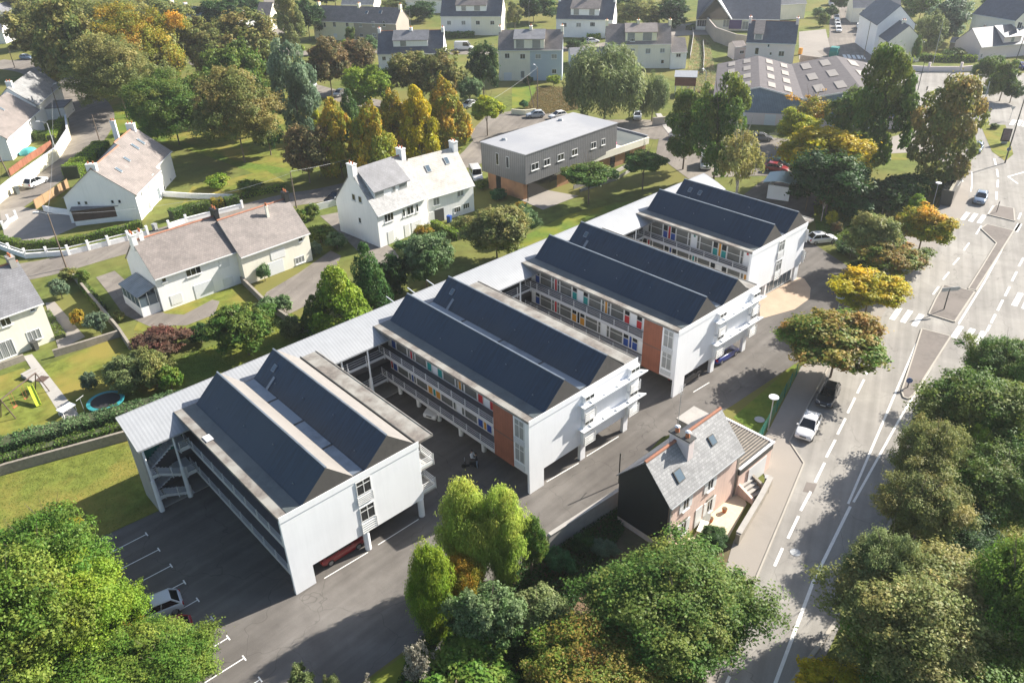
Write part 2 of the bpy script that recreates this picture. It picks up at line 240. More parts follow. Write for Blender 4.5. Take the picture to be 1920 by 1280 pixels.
# ------------------------------------------------------------------ mesh builder
class B:
    def __init__(s): s.v = []; s.f = []; s.m = []
    def add(s, vs, fs, m=0):
        n = len(s.v); s.v += [tuple(v) for v in vs]; s.f += [tuple(i+n for i in f) for f in fs]; s.m += [m]*len(fs); return s
    def box(s, x0, x1, y0, y1, z0, z1, m=0):
        return s.add([(x0, y0, z0), (x1, y0, z0), (x1, y1, z0), (x0, y1, z0), (x0, y0, z1), (x1, y0, z1), (x1, y1, z1), (x0, y1, z1)],
                     [(0, 3, 2, 1), (4, 5, 6, 7), (0, 1, 5, 4), (1, 2, 6, 5), (2, 3, 7, 6), (3, 0, 4, 7)], m)
    def obox(s, o, ux, uy, uz, m=0):
        o, ux, uy, uz = map(Vector, (o, ux, uy, uz))
        return s.add([o, o+ux, o+ux+uy, o+uy, o+uz, o+ux+uz, o+ux+uy+uz, o+uy+uz], [(0, 3, 2, 1), (4, 5, 6, 7), (0, 1, 5, 4), (1, 2, 6, 5), (2, 3, 7, 6), (3, 0, 4, 7)], m)
    def prism(s, pts, vec, m=0):
        n = len(pts); vec = Vector(vec); a = [Vector(p) for p in pts]; b = [p+vec for p in a]
        tri = [tuple(t) for t in tessellate_polygon([a])]
        fs = [t for t in tri]+[tuple(i+n for i in t[::-1]) for t in tri]+[(i, (i+1) % n, (i+1) % n+n, i+n) for i in range(n)]
        return s.add(a+b, fs, m)
    def poly(s, pts, m=0):
        a = [Vector(p) for p in pts]; tri = [tuple(t) for t in tessellate_polygon([a])]
        out = []
        for t in tri:
            n = (a[t[1]]-a[t[0]]).cross(a[t[2]]-a[t[0]]); out.append(t if n.z >= 0 else t[::-1])
        return s.add(a, out, m)
    def tube(s, p0, p1, r0, r1=None, n=8, m=0, cap=True):
        r1 = r0 if r1 is None else r1; p0 = Vector(p0); p1 = Vector(p1); d = (p1-p0).normalized()
        a = d.orthogonal().normalized(); b = d.cross(a); vs = []
        for p, r in ((p0, r0), (p1, r1)):
            for i in range(n):
                t = 2*math.pi*i/n; vs.append(p+a*math.cos(t)*r+b*math.sin(t)*r)
        fs = [(i, (i+1) % n, (i+1) % n+n, i+n) for i in range(n)]
        if cap: fs += [tuple(range(n))[::-1], tuple(range(n, 2*n))]
        return s.add(vs, fs, m)
    def obj(s, name, mats, parent=None, smooth=False, recalc=True):
        me = bpy.data.meshes.new(name); me.from_pydata(s.v, [], s.f)
        for m in (mats if isinstance(mats, (list, tuple)) else [mats]): me.materials.append(m)
        me.polygons.foreach_set('material_index', s.m)
        if recalc:
            bm = bmesh.new(); bm.from_mesh(me); bmesh.ops.recalc_face_normals(bm, faces=bm.faces); bm.to_mesh(me); bm.free()
        if smooth: me.polygons.foreach_set('use_smooth', [True]*len(me.polygons))
        me.update(); o = bpy.data.objects.new(name, me); COL.objects.link(o)
        if parent: o.parent = parent
        return o
def tag(o, label, cat, group=None):
    o['label'] = label; o['category'] = cat
    if group: o['group'] = group
    return o
def thing(name, label, cat, loc=(0, 0, 0), rz=0, group=None):
    o = bpy.data.objects.new(name, None); COL.objects.link(o); o.location = loc; o.rotation_euler = (0, 0, rz); o.empty_display_size = 0.3
    return tag(o, label, cat, group)
def struct(o, kind='structure'): o['kind'] = kind; return o
def sheet(name, pts, z, m, px=True, kind='structure'):
    P = [G(x, y, 0) if px else Vector((x, y, 0)) for x, y in pts]
    for p in P: p.z = z
    return struct(B().poly(P).obj(name, m, recalc=False), kind)
def ribbon(b, pts, w, z, m=0):
    n = len(pts); L_ = []; R_ = []
    for i in range(n):
        p = pts[i]; d = (pts[min(i+1, n-1)]-pts[max(i-1, 0)]); d.z = 0; d.normalize(); q = Vector((-d.y, d.x, 0))
        L_.append(Vector((p.x, p.y, z))+q*w/2); R_.append(Vector((p.x, p.y, z))-q*w/2)
    for i in range(n-1): b.add([R_[i], R_[i+1], L_[i+1], L_[i]], [(0, 1, 2, 3)], m)
def smoothline(pts, k=6):
    out = []; n = len(pts)
    for i in range(n-1):
        p0, p1, p2, p3 = pts[max(i-1, 0)], pts[i], pts[i+1], pts[min(i+2, n-1)]
        for j in range(k):
            t = j/k; out.append(0.5*((2*p1)+(p2-p0)*t+(2*p0-5*p1+4*p2-p3)*t*t+(3*p1-p0-3*p2+p3)*t**3))
    out.append(pts[-1]); return out
def kerb(name, pts, w=0.15, h=0.1, closed=False):
    P = list(pts)+([pts[0]] if closed else []); b = B()
    for i in range(len(P)-1):
        d = P[i+1]-P[i]; d.z = 0; l = d.length
        if l < 0.01: continue
        d /= l; q = Vector((-d.y, d.x, 0)); o = Vector((P[i].x, P[i].y, 0))-q*w/2
        b.obox(o, d*l, q*w, (0, 0, h))
    return b.obj(name, M['kerb'])
# ------------------------------------------------------------------ foliage
def leaves_mesh(name, P, N, size, tone, aspect=0.6, rng=None, droop=0.0):
    n = len(P); rng = rng or np.random.default_rng(1)
    N = N/np.maximum(np.linalg.norm(N, axis=1, keepdims=True), 1e-6)
    r = rng.normal(size=(n, 3)); r[:, 2] -= droop*3
    U = r-(r*N).sum(1, keepdims=True)*N; U /= np.linalg.norm(U, axis=1, keepdims=True)+1e-9; V = np.cross(N, U)
    s = (size*rng.uniform(0.6, 1.4, n))[:, None] if np.isscalar(size) else size[:, None]
    co = np.empty((n, 4, 3)); co[:, 0] = P-U*s; co[:, 1] = P+V*s*aspect+N*s*0.25; co[:, 2] = P+U*s; co[:, 3] = P-V*s*aspect+N*s*0.25
    me = bpy.data.meshes.new(name); me.vertices.add(4*n); me.vertices.foreach_set('co', co.ravel().astype(np.float32))
    me.loops.add(4*n); me.loops.foreach_set('vertex_index', np.arange(4*n, dtype=np.int32))
    me.polygons.add(n); me.polygons.foreach_set('loop_start', np.arange(0, 4*n, 4, dtype=np.int32)); me.polygons.foreach_set('loop_total', np.full(n, 4, dtype=np.int32))
    me.update(calc_edges=True)
    at = me.color_attributes.new('tone', 'FLOAT_COLOR', 'POINT'); c = np.zeros((n, 4, 4), np.float32); c[:, :, 0] = tone[:, 0][:, None]; c[:, :, 1] = tone[:, 1][:, None]; c[:, :, 3] = 1
    at.data.foreach_set('color', c.ravel()); return me
def unit(rng, n):
    v = rng.normal(size=(n, 3)); return v/np.linalg.norm(v, axis=1, keepdims=True)
def crown_mesh(name, kind, n, size, seed, K=40):
    """unit crown: radius 1, z -1..1; made of many leaf clumps spread over and inside the crown's envelope"""
    rng = np.random.default_rng(seed)
    D = unit(rng, K*3); D = D[D[:, 2] > -0.75][:K]; K = len(D)
    lump = 0.84+0.20*np.sin(D[:, 0]*3.1+seed)*np.cos(D[:, 1]*2.7+seed*2)+0.08*rng.normal(size=K)
    if kind == 'dome':
        C = D*(0.80*lump*rng.uniform(0.72, 1.04, K))[:, None]; C[:, 2] *= 0.95; rc = 0.08+0.20*rng.random(K)**1.4; sq = np.array([1, 1, 0.75])
    elif kind == 'broad':
        C = D*(0.70*lump*rng.uniform(0.75, 1.05, K))[:, None]; C[:, 2] *= 0.95; rc = rng.uniform(0.20, 0.38, K); sq = np.array([1, 1, 0.75])
    elif kind == 'fine':
        C = D*(0.82*lump*rng.uniform(0.62, 1.06, K))[:, None]; rc = 0.05+0.20*rng.random(K)**1.8; sq = np.array([1, 1, 0.8])
    elif kind == 'ragged':
        C = D*(0.82*lump*rng.uniform(0.5, 1.12, K))[:, None]; rc = 0.06+0.24*rng.random(K)**1.6; sq = np.array([1, 1, 0.8])
    elif kind == 'flat':
        C = D*(0.78*lump)[:, None]; C[:, 2] = np.abs(C[:, 2])*1.0-0.35+0.1*rng.normal(size=K); rc = rng.uniform(0.18, 0.33, K); sq = np.array([1.1, 1.1, 0.5])
    elif kind == 'flame':
        z = rng.uniform(-0.9, 0.92, K); R_ = 0.72*np.clip(1-np.clip((z+0.15)/1.15, 0, 1)**1.25, 0.02, 1)*np.clip((z+1.25)/0.55, 0.45, 1)
        a = rng.uniform(0, 6.28, K); C = np.stack([R_*np.cos(a), R_*np.sin(a), z], 1)*rng.uniform(0.85, 1.05, (K, 1)); rc = rng.uniform(0.15, 0.30, K)*(0.5+0.6*R_/0.72); sq = np.array([1, 1, 0.9])
    elif kind == 'cone':
        z = rng.uniform(-0.95, 0.93, K)**1; R_ = 0.80*(1-(z+1)/2)**0.8; a = rng.uniform(0, 6.28, K)
        C = np.stack([R_*np.cos(a), R_*np.sin(a), z], 1); rc = 0.10+0.20*(1-(z+1)/2)+rng.uniform(-0.03, 0.05, K); sq = np.array([1, 1, 1.0])
    elif kind == 'column':
        z = rng.uniform(-0.9, 0.9, K); R_ = 0.68*np.clip(1.15-np.abs(z)**2.2, 0.2, 1)*rng.uniform(0.6, 1.1, K); a = rng.uniform(0, 6.28, K)
        C = np.stack([R_*np.cos(a), R_*np.sin(a), z], 1); rc = rng.uniform(0.16, 0.34, K); sq = np.array([1, 1, 0.7])
    elif kind == 'plume':
        z = rng.uniform(-0.95, 0.95, K); R_ = 0.62*np.clip(1.05-np.abs(z-0.1)**2.0, 0.15, 1)*rng.uniform(0.4, 1.15, K); a = rng.uniform(0, 6.28, K)
        C = np.stack([R_*np.cos(a), R_*np.sin(a), z], 1); rc = rng.uniform(0.12, 0.34, K); sq = np.array([1, 1, 0.9])
    elif kind == 'willow':
        C = D*(0.72*lump)[:, None]; C[:, 2] = np.abs(C[:, 2])*0.9; rc = rng.uniform(0.18, 0.32, K); sq = np.array([0.8, 0.8, 1.7])
        C[:, 2] -= 0.25*rng.random(K)+0.1
    wts = rc**2; wts /= wts.sum(); idx = rng.choice(K, n, p=wts)
    d = unit(rng, n); flip = (d*D[idx % len(D)]).sum(1) < -0.3 if kind not in ('flame', 'cone', 'column', 'plume') else (d[:, :2]*C[idx, :2]).sum(1) < -0.1
    d[flip] *= -1
    rr = rng.uniform(0.55, 1.08, n)**0.7
    if kind in ('broad', 'fine', 'ragged', 'plume', 'dome'):
        # sprays: most leaves sit along twigs that leave each clump, so the outline is uneven and dark gaps open between them
        nb = 9; td = unit(rng, K*nb).reshape(K, nb, 3)+D[np.arange(K) % len(D)][:, None, :]*0.55; td[:, :, 2] += 0.12; td /= np.linalg.norm(td, axis=2, keepdims=True)
        on = rng.random(n) < 0.72; bi = rng.integers(0, nb, n); tt = rng.uniform(0.15, 1.35, n)
        dd = td[idx, bi]; tw = dd*(tt)[:, None]+rng.normal(size=(n, 3))*0.16
        if kind == 'plume': tw[:, 2] -= 0.35*tt**2
        d = np.where(on[:, None], tw/np.maximum(np.linalg.norm(tw, axis=1, keepdims=True), .05)*np.linalg.norm(tw, axis=1, keepdims=True), d*rr[:, None]); rr = np.ones(n)
    P = C[idx]+d*(rc[idx]*rr)[:, None]*sq
    N = d*0.8+rng.normal(size=(n, 3))*0.55; N[:, 2] += 0.35
    ctone = rng.uniform(0.30, 0.70, K); caut = np.clip(rng.beta(0.8, 1.7, K)+0.20*(C[:, 2]), 0, 1)
    tone = np.stack([np.clip(ctone[idx]+rng.normal(size=n)*0.15, 0, 1), np.clip(caut[idx]*0.88-0.04+rng.normal(size=n)*0.15, 0, 1)], 1)
    # a few stray twigs outside the envelope
    k = n//40; P[:k] = P[:k]*rng.uniform(1.02, 1.12, (k, 1))
    # scatter inside so the far side never shows straight through
    k2 = n//9; P[-k2:] = unit(rng, k2)*rng.uniform(0.2, 0.6, (k2, 1))*((0.55, 0.55, 0.8) if kind in ('flame', 'cone', 'column') else (1, 1, 0.8))
    return leaves_mesh(name, P, N, size, tone, {'willow': .22, 'plume': .28}.get(kind, .62), rng, 0.8 if kind in ('willow', 'plume') else 0.1)
CR = {}
def crown_protos():
    for nm, kind, n, s, K, cnt in [('fine', 'fine', 150000, 0.0165, 420, 2), ('near', 'ragged', 95000, 0.0205, 260, 3), ('broad', 'ragged', 20000, 0.042, 110, 5), ('dome', 'dome', 34000, 0.034, 120, 3), ('flat', 'flat', 13000, 0.045, 55, 2),
                                   ('flame', 'flame', 11000, 0.048, 70, 3), ('cone', 'cone', 16000, 0.036, 90, 2), ('column', 'column', 13000, 0.044, 70, 3), ('willow', 'willow', 20000, 0.055, 80, 2),
                                   ('bamboo', 'plume', 60000, 0.034, 150, 3), ('bush', 'broad', 5000, 0.075, 30, 3), ('sparse', 'ragged', 4200, 0.045, 60, 2), ('nearbush', 'ragged', 26000, 0.034, 80, 2)]:
        CR[nm] = [crown_mesh('crown_'+nm, kind, n, s, 11+7*i+len(CR)*3, K) for i in range(cnt)]
crown_protos()
def trunk_mesh(name, seed, limbs=7, twig=True):
    """unit trunk: from z=0 to crown centre z=1 and limbs reaching into a crown of radius 1 around (0,0,1)"""
    rng = random.Random(seed); b = B(); p = Vector((0, 0, 0)); r = 0.075
    for i in range(4):
        q = p+Vector((rng.uniform(-.02, .02), rng.uniform(-.02, .02), 0.24)); b.tube(p, q, r, r*0.85, 8, cap=(i == 0)); p = q; r *= 0.85
        if i >= 1:
            for k in range(limbs//3+1):
                a = rng.uniform(0, 6.28); e = q+Vector((math.cos(a)*0.42, math.sin(a)*0.42, 0.30+rng.random()*0.25)); b.tube(q, e, r*0.55, r*0.28, 6, cap=False)
                for j in range(2):
                    a2 = a+rng.uniform(-.8, .8); b.tube(e, e+Vector((math.cos(a2)*0.28, math.sin(a2)*0.28, 0.12+rng.random()*0.25)), r*0.28, r*0.07, 5, cap=False)
    b.tube(p, p+Vector((0.03, 0.02, 0.6)), r, r*0.2, 6, cap=False)
    me = bpy.data.meshes.new(name); me.from_pydata(b.v, [], b.f); me.materials.append(M['bark']); return me
TR = [trunk_mesh('trunk_shape', i) for i in range(4)]
KIND = {}
NT = [0]
def place_tree(x, y, r, rzv, zc, kind, leaf, name, label, cat='tree', group=None, bark='bark', lean=0):
    NT[0] += 1; i = NT[0]; rng = random.Random(i*7+3)
    t = thing(name, label, cat, (x, y, 0), rng.uniform(0, 6.28), group)
    tm = TR[i % 4]; tr = bpy.data.objects.new('trunk' if cat in ('tree', 'conifer') else 'stem', tm); COL.objects.link(tr); tr.parent = t
    hz = max(zc, 0.4); tr.scale = (max(r*0.9, 0.5), max(r*0.9, 0.5), hz)
    tr.material_slots[0].link = 'OBJECT'; tr.material_slots[0].material = M[bark]
    tsc = min(r*0.9, 0.12*hz+1.2) if cat == 'tree' else r*0.6; tr.scale = (tsc, tsc, hz)
    me = CR[kind][i % len(CR[kind])]
    if not me.materials: me.materials.append(L[leaf])
    c = bpy.data.objects.new('crown' if cat in ('tree', 'conifer') else 'foliage', me); COL.objects.link(c); c.parent = t; c.location = (0, 0, zc)
    c.scale = (r*rng.uniform(.95, 1.05), r*rng.uniform(.95, 1.05), rzv)
    c.material_slots[0].link = 'OBJECT'; c.material_slots[0].material = L[leaf]
    return t
def tree(px, py, w, h, kind, leaf, label, name='deciduous_tree', cat='tree', clear=2.0, group=None, bark='bark', rmax=None):
    """px,py crown centre, w,h its half sizes in the photograph; the height off the ground comes from the crown's own size"""
    zc = 4.0
    for _ in range(12):
        P = G(px, py, zc); v = P-CAM; dep = v.dot(d_); r = w/FPX*dep
        th = math.atan2(-v.z, math.hypot(v.x, v.y)); hh = h/FPX*dep
        a = hh*hh-(r*math.sin(th))**2; rzv = math.sqrt(max(a, (0.45*r*math.cos(th))**2))/math.cos(th)
        zc = rzv+clear
    r *= 1.13
    return place_tree(P.x, P.y, r, rzv*1.10, zc, kind, leaf, name, label, cat, group, bark)
def bush(px, py, w, h, leaf, label, kind='bush', cat='shrub', name='garden_shrub', group=None, clear=0.0):
    return tree(px, py, w, h, kind, leaf, label, name, cat, clear, group)
def hedge(pts, wdt, hgt, leaf, label, size=0.12, dens=55, z0=0.0, name='clipped_hedge', seed=1, group=None):
    """leaves over a box that follows a line; pts are world points"""
    rng = np.random.default_rng(seed); Ps = []; Ns = []
    b = B()
    for i in range(len(pts)-1):
        p, q = pts[i], pts[i+1]; d = q-p; d.z = 0; l = d.length; d /= l; n = Vector((-d.y, d.x, 0))
        k = int(l*(wdt+2*hgt)*dens); u = rng.random(k)*l
        side = rng.random(k)*(wdt+2*hgt)
        off = np.where(side < hgt, -wdt/2, np.where(side > hgt+wdt, wdt/2, side-hgt-wdt/2)); z = np.where(side < hgt, side, np.where(side > hgt+wdt, wdt+2*hgt-side, hgt))
        wob = 0.10*np.sin(u*1.7+seed)+0.06*np.sin(u*4.3)
        X = np.outer(u, (d.x, d.y, 0))+np.outer(off, (n.x, n.y, 0)); X[:, 2] += z0+z+wob*(z/hgt); X += np.array([p.x, p.y, 0]); X += rng.normal(size=X.shape)*size*0.45
        nn = np.where(side < hgt, -1, np.where(side > hgt+wdt, 1, 0)); N = np.outer(nn, (n.x, n.y, 0)); N[:, 2] += (nn == 0)*1.0; N += rng.normal(size=N.shape)*0.5
        Ps.append(X); Ns.append(N)
        b.obox(Vector((p.x, p.y, z0))-n*(wdt/2-size*0.8), d*l, n*(wdt-size*1.6), (0, 0, hgt-size*0.9))
    P = np.concatenate(Ps); N = np.concatenate(Ns); k = len(P)
    tone = np.stack([np.clip(0.5+0.2*rng.normal(size=k)+0.12*np.sin(P[:, 0]*1.3)*np.sin(P[:, 1]*1.7), 0, 1), np.clip(0.25+0.2*rng.normal(size=k)+0.25*np.sin(P[:, 0]*.6+2)*np.sin(P[:, 1]*.7), 0, 1)], 1)
    c = pts[0]; P = P-np.array([c.x, c.y, 0]); me = leaves_mesh(name, P, N, size, tone, 0.6, rng); me.materials.append(L[leaf])
    t = thing(name, label, 'hedge', (c.x, c.y, 0), 0, group)
    o = bpy.data.objects.new('foliage', me); COL.objects.link(o); o.parent = t
    b.v = [(v[0]-c.x, v[1]-c.y, v[2]) for v in b.v]; b.obj('branches', L[leaf] if False else M['hedge_core'], t); return t
M['hedge_core'] = mat('hedge_twigs', (0.05, 0.06, 0.025), 1.0, 0.3, 4)
# ------------------------------------------------------------------ ground, streets, lawns
b = B(); S_ = 1200
b.add([(-S_, -S_, 0), (S_, -S_, 0), (S_, S_, 0), (-S_, S_, 0)], [(0, 1, 2, 3)])
struct(b.obj('ground', M['garden'], recalc=False))
# school yard (asphalt) in world metres around the four blocks
yard = [(-40, -9), (-34, 13.2), (-10.4, 17.4), (-3.9, 17.0), (-3.9, 17.2), (82, 17.2), (90, 22), (112, 26), (112, 14), (88, 9), (84, 1), (82, -3), (79, -7.2)]
yard += [(G(x, y).x, G(x, y).y) for x, y in [(1560, 620), (1500, 676), (1370, 762), (1300, 800), (1240, 820), (1166, 905), (1163, 944), (1028, 1033), (940, 1085), (860, 1160), (755, 1222), (650, 1300)]]
yard += [(-40, -26)]
sheet('yard_asphalt', yard, 0.012, M['asphalt_dark'], px=False)
lawn1 = [(-45, 14), (-34, 14.6), (-3.95, 16.3), (-3.95, 20.0), (-8, 21.8), (-45, 22)]
sheet('lawn', [(-60, 5), (-34, 13.2), (-10.4, 17.4), (-3.95, 17.1), (-3.95, 20.0), (-2, 20.4), (20, 20.4), (0, 28.9), (-13, 32.4), (-75, 45), (-75, 5)], 0.022, M['grass'], px=False)
# lawn strip behind the covered walkway
sheet('lawn', [(18, 20.4), (83, 20.4), (92, 26), (86, 33), (70, 38), (60, 37), (52, 33), (40, 30), (24, 28.5), (8, 27)], 0.014, M['grass_green'], px=False)
sheet('lawn', [(1375, 782), (1490, 682), (1500, 692), (1442, 795), (1415, 838), (1400, 800)], 0.02, M['grass_green'])
sheet('lawn', [(1525, 385), (1600, 400), (1655, 470), (1640, 500), (1560, 452), (1530, 430)], 0.02, M['grass_green'])
sheet('lawn', [(250, 705), (420, 640), (540, 585), (600, 610), (560, 640), (300, 745), (250, 760)], 0.024, M['grass_green'])
sheet('lawn', [(75, 690), (215, 632), (300, 640), (330, 690), (270, 760), (140, 790)], 0.028, M['grass'])
sheet('lawn', [(-30, 715), (45, 690), (135, 785), (60, 815), (-30, 830)], 0.028, M['grass'])
sheet('lawn', [(205, 190), (250, 185), (300, 250), (420, 230), (520, 250), (545, 320), (490, 330), (380, 290), (300, 265), (200, 262)], 0.016, M['grass_green'])
sheet('lawn', [(300, 250), (470, 160), (660, 190), (820, 200), (880, 250), (860, 290), (560, 320), (440, 300)], 0.018, M['grass'])
sheet('lawn', [(90, 135), (160, 150), (240, 195), (205, 200), (150, 165), (100, 150)], 0.018, M['grass'])
sheet('lawn', [(360, 350), (500, 320), (540, 345), (450, 370), (340, 385)], 0.02, M['grass'])
sheet('lawn', [(345, 560), (455, 530), (500, 580), (560, 640), (460, 640), (250, 620), (260, 600)], 0.02, M['grass'])
sheet('lawn', [(1675, 270), (1730, 265), (1765, 280), (1700, 300), (1660, 300)], 0.02, M['grass'])
sheet('lawn', [(1838, 235), (1885, 235), (1900, 290), (1885, 303), (1860, 285)], 0.078, M['grass'])
sheet('lawn', [(960, 160), (1000, 155), (1010, 185), (960, 205)], 0.02, M['grass_green'])
sheet('meadow', [(1010, 165), (1075, 165), (1085, 205), (1020, 215), (985, 205)], 0.02, M['drygrass'])
sheet('meadow', [(1300, 60), (1330, 80), (1345, 150), (1310, 205), (1285, 200), (1290, 130)], 0.02, M['drygrass'])
sheet('garden_bed', [(950, 1080), (1030, 1010), (1170, 930), (1250, 1010), (1380, 1020), (1330, 1300), (700, 1300), (780, 1215)], 0.02, M['soil'])
sheet('grass_verge', [(670, 1290), (757, 1228), (800, 1195), (830, 1190), (740, 1290)], 0.03, M['grass_green'])
# streets
def street(name, pts, w, z, m='asphalt_mid', k=5):
    P = smoothline(GG(pts), k); b = B(); ribbon(b, P, w, z); struct(b.obj(name, M[m], recalc=False)); return P
SA = street('street', [(-120, 525), (60, 507), (200, 470), (345, 430), (520, 380), (605, 365), (690, 345), (790, 318), (880, 300), (920, 262), (960, 232)], 6.5, 0.020)
SB = street('street', [(-90, 450), (-20, 398), (60, 345), (130, 288), (168, 240), (168, 205), (135, 172), (95, 145), (60, 128), (-20, 118)], 9.5, 0.026)
street('street', [(-30, 122), (80, 112), (200, 100), (330, 108), (460, 140), (560, 160), (700, 195), (860, 205)], 6.5, 0.030)
street('street', [(508, -30), (513, 30), (518, 85), (560, 100), (700, 96), (860, 98), (1000, 96), (1110, 88), (1200, 75), (1330, 55)], 7.0, 0.034)
street('street', [(1250, 262), (1290, 240), (1330, 255), (1430, 275), (1480, 290), (1600, 280)], 7.0, 0.036)
sheet('car_park', [(915, 215), (985, 205), (1120, 225), (1230, 225), (1270, 250), (1230, 262), (1000, 235), (945, 262), (900, 290), (880, 250)], 0.040, M['asphalt_mid'])
sheet('car_park', [(1240, 235), (1480, 262), (1560, 300), (1520, 330), (1420, 330), (1290, 335), (1230, 290)], 0.044, M['asphalt_mid'])
sheet('street', [(1556, -40), (1610, -40), (1625, 60), (1660, 128), (1570, 128), (1530, 95), (1555, 70)], 0.040, M['asphalt_mid'])
sheet('square', [(1500, 112), (1570, 126), (1660, 126), (1720, 136), (1960, 138), (1960, 205), (1850, 202), (1745, 235), (1690, 245), (1640, 150), (1500, 132)], 0.044, M['asphalt_light'])
sheet('driveway', [(180, 520), (215, 508), (240, 530), (262, 560), (310, 588), (345, 590), (398, 562), (412, 565), (402, 590), (350, 610), (280, 612), (232, 590), (200, 545)], 0.03, M['asphalt_mid'])
sheet('driveway', [(500, 548), (560, 512), (620, 470), (640, 480), (600, 560), (540, 590), (480, 580)], 0.03, M['asphalt_mid'])
sheet('driveway', [(600, 405), (650, 395), (740, 470), (760, 500), (720, 510), (680, 480), (640, 440)], 0.032, M['asphalt_mid'])
sheet('patio', [(0, 395), (40, 388), (140, 405), (145, 425), (60, 462), (10, 455)], 0.034, M['pavement'])
sheet('garden_path', [(44, 668), (60, 664), (152, 782), (122, 792)], 0.040, M['concrete'])
sheet('garden_path', [(85, 568), (103, 566), (160, 632), (110, 656)], 0.040, M['pavement'])
# main road
road = [(1300, 1420), (1345, 1280), (1385, 1160), (1462, 975), (1507, 868), (1560, 760), (1620, 640), (1700, 520), (1790, 425), (1808, 395), (1822, 340), (1818, 290), (1800, 250), (1760, 232), (1850, 200), (1960, 200),
        (2120, 420), (2000, 560), (1830, 720), (1735, 860), (1655, 1010), (1600, 1120), (1520, 1290), (1470, 1420)]
sheet('main_road', road, 0.050, M['asphalt_light'])
sheet('pavement', [(1230, 1420), (1300, 1275), (1375, 1015), (1440, 905), (1412, 850), (1445, 800), (1500, 692), (1520, 650), (1600, 560), (1655, 480), (1750, 400), (1772, 375), (1775, 310), (1740, 285), (1600, 292), (1600, 275), (1680, 255), (1760, 232),
                   (1800, 250), (1822, 300), (1822, 345), (1808, 398), (1790, 428), (1700, 523), (1620, 643), (1560, 765), (1507, 870), (1462, 975), (1385, 1160), (1345, 1280), (1300, 1420)], 0.056, M['pavement'])
lay = GG([(1500, 745), (1522, 745), (1479, 828), (1507, 868), (1560, 765), (1610, 665), (1545, 700)])
sheet('layby', [(1525, 742), (1481, 826), (1507, 870), (1562, 762), (1618, 645), (1560, 690)], 0.062, M['asphalt_light'])
k = kerb('kerb', GG([(1600, 600), (1524, 744), (1480, 828), (1507, 869), (1464, 974), (1386, 1160), (1345, 1282)]), 0.14, 0.13); struct(k)
k = kerb('kerb', smoothline(GG([(1470, 1300), (1600, 1118), (1655, 1008), (1735, 858), (1830, 718)])), 0.3, 0.14); struct(k)
sheet('verge', [(1480, 1420), (1530, 1290), (1606, 1122), (1662, 1010), (1742, 860), (1838, 720), (2005, 565), (2100, 600), (2100, 1400)], 0.03, M['garden'])
def island(pts, name='traffic_island'):
    P = GG(pts); b = B(); b.prism([Vector((p.x, p.y, 0)) for p in P], (0, 0, 0.16)); o = struct(b.obj(name, M['island'])); 
    struct(kerb('kerb', P, 0.16, 0.175, closed=True))
island([(1690, 735), (1694, 746), (1703, 749), (1712, 742), (1740, 698), (1782, 632), (1728, 618), (1708, 680)])
island([(1741, 590), (1789, 605), (1827, 548), (1800, 542), (1769, 536), (1754, 562)])
island([(1839, 430), (1850, 422), (1900, 434), (1866, 488), (1829, 546), (1815, 543), (1842, 500), (1868, 457)])
island([(1853, 404), (1866, 386), (1900, 392), (1902, 416)])
sheet('apron', [(1425, 592), (1420, 600), (1440, 594), (1490, 580), (1518, 560), (1520, 540), (1508, 523), (1495, 520), (1422, 560)], 0.03, M['sandpave'])
# painted markings
def marks(name, segs, w, z=0.068, m='paint'):
    b = B()
    for s in segs: ribbon(b, GG(s), w, z)
    return struct(b.obj(name, M[m], recalc=False))
def dashes(name, pts, on, off, w, z=0.068, phase=0.0):
    P = smoothline(GG(pts), 12); b = B(); acc = phase; cur = []; onn = True
    for i in range(len(P)-1):
        d = (P[i+1]-P[i]); l = d.length; st = 0.0
        while st < l:
            lim = (on if onn else off)-acc; step = min(lim, l-st)
            if onn: a = P[i]+d*(st/l); e = P[i]+d*((st+step)/l); ribbon(b, [a, e], w, z)
            st += step; acc += step
            if acc >= (on if onn else off)-1e-6: onn = not onn; acc = 0
    return struct(b.obj(name, M['paint'], recalc=False))
marks('road_marking', [[(1452, 1062), (1467, 1028)], [(1477, 1010), (1497, 968)], [(1501, 958), (1520, 922)], [(1528, 905), (1546, 868)], [(1549, 858), (1566, 825)], [(1570, 815), (1585, 785)], [(1589, 775), (1603, 746)], [(1607, 738), (1620, 712)], [(1623, 703), (1633, 686)],
                       [(1768, 525), (1779, 511)], [(1787, 497), (1798, 484)], [(1807, 470), (1817, 456)], [(1749, 553), (1760, 538)], [(1830, 440), (1840, 424)], [(1853, 402), (1863, 386)], [(1362, 1282), (1368, 1268)]], 0.22)
marks('road_marking', [[(1590, 945), (1652, 800), (1718, 645)], [(1600, 942), (1690, 780), (1774, 642)], [(1797, 608), (1845, 530), (1897, 434)], [(1822, 323), (1822, 350), (1820, 360)]], 0.20)
marks('road_marking', [[(1594, 950), (1525, 1090), (1452, 1285), (1430, 1340)]], 0.24, 0.073)
marks('road_marking', [[(1858, 606), (1866, 590)], [(1870, 583), (1880, 563)], [(1884, 556), (1893, 538)], [(1897, 528), (1906, 510)], [(1910, 500), (1919, 484)], [(1909, 412), (1914, 400)], [(1850, 622), (1856, 610)]], 0.26)
marks('road_marking', [[(1903, 434), (1912, 420)], [(1908, 345), (1890, 332), (1925, 322)], [(1868, 375), (1868, 360)], [(1870, 352), (1871, 338)], [(1871, 332), (1869, 318)], [(1867, 310), (1864, 298)]], 0.30)
marks('zebra_crossing', [[(1672, 600), (1687, 578)], [(1692, 605), (1707, 583)], [(1713, 612), (1728, 590)], [(1787, 634), (1802, 612)], [(1809, 639), (1824, 617)], [(1830, 644), (1845, 622)]], 0.62)
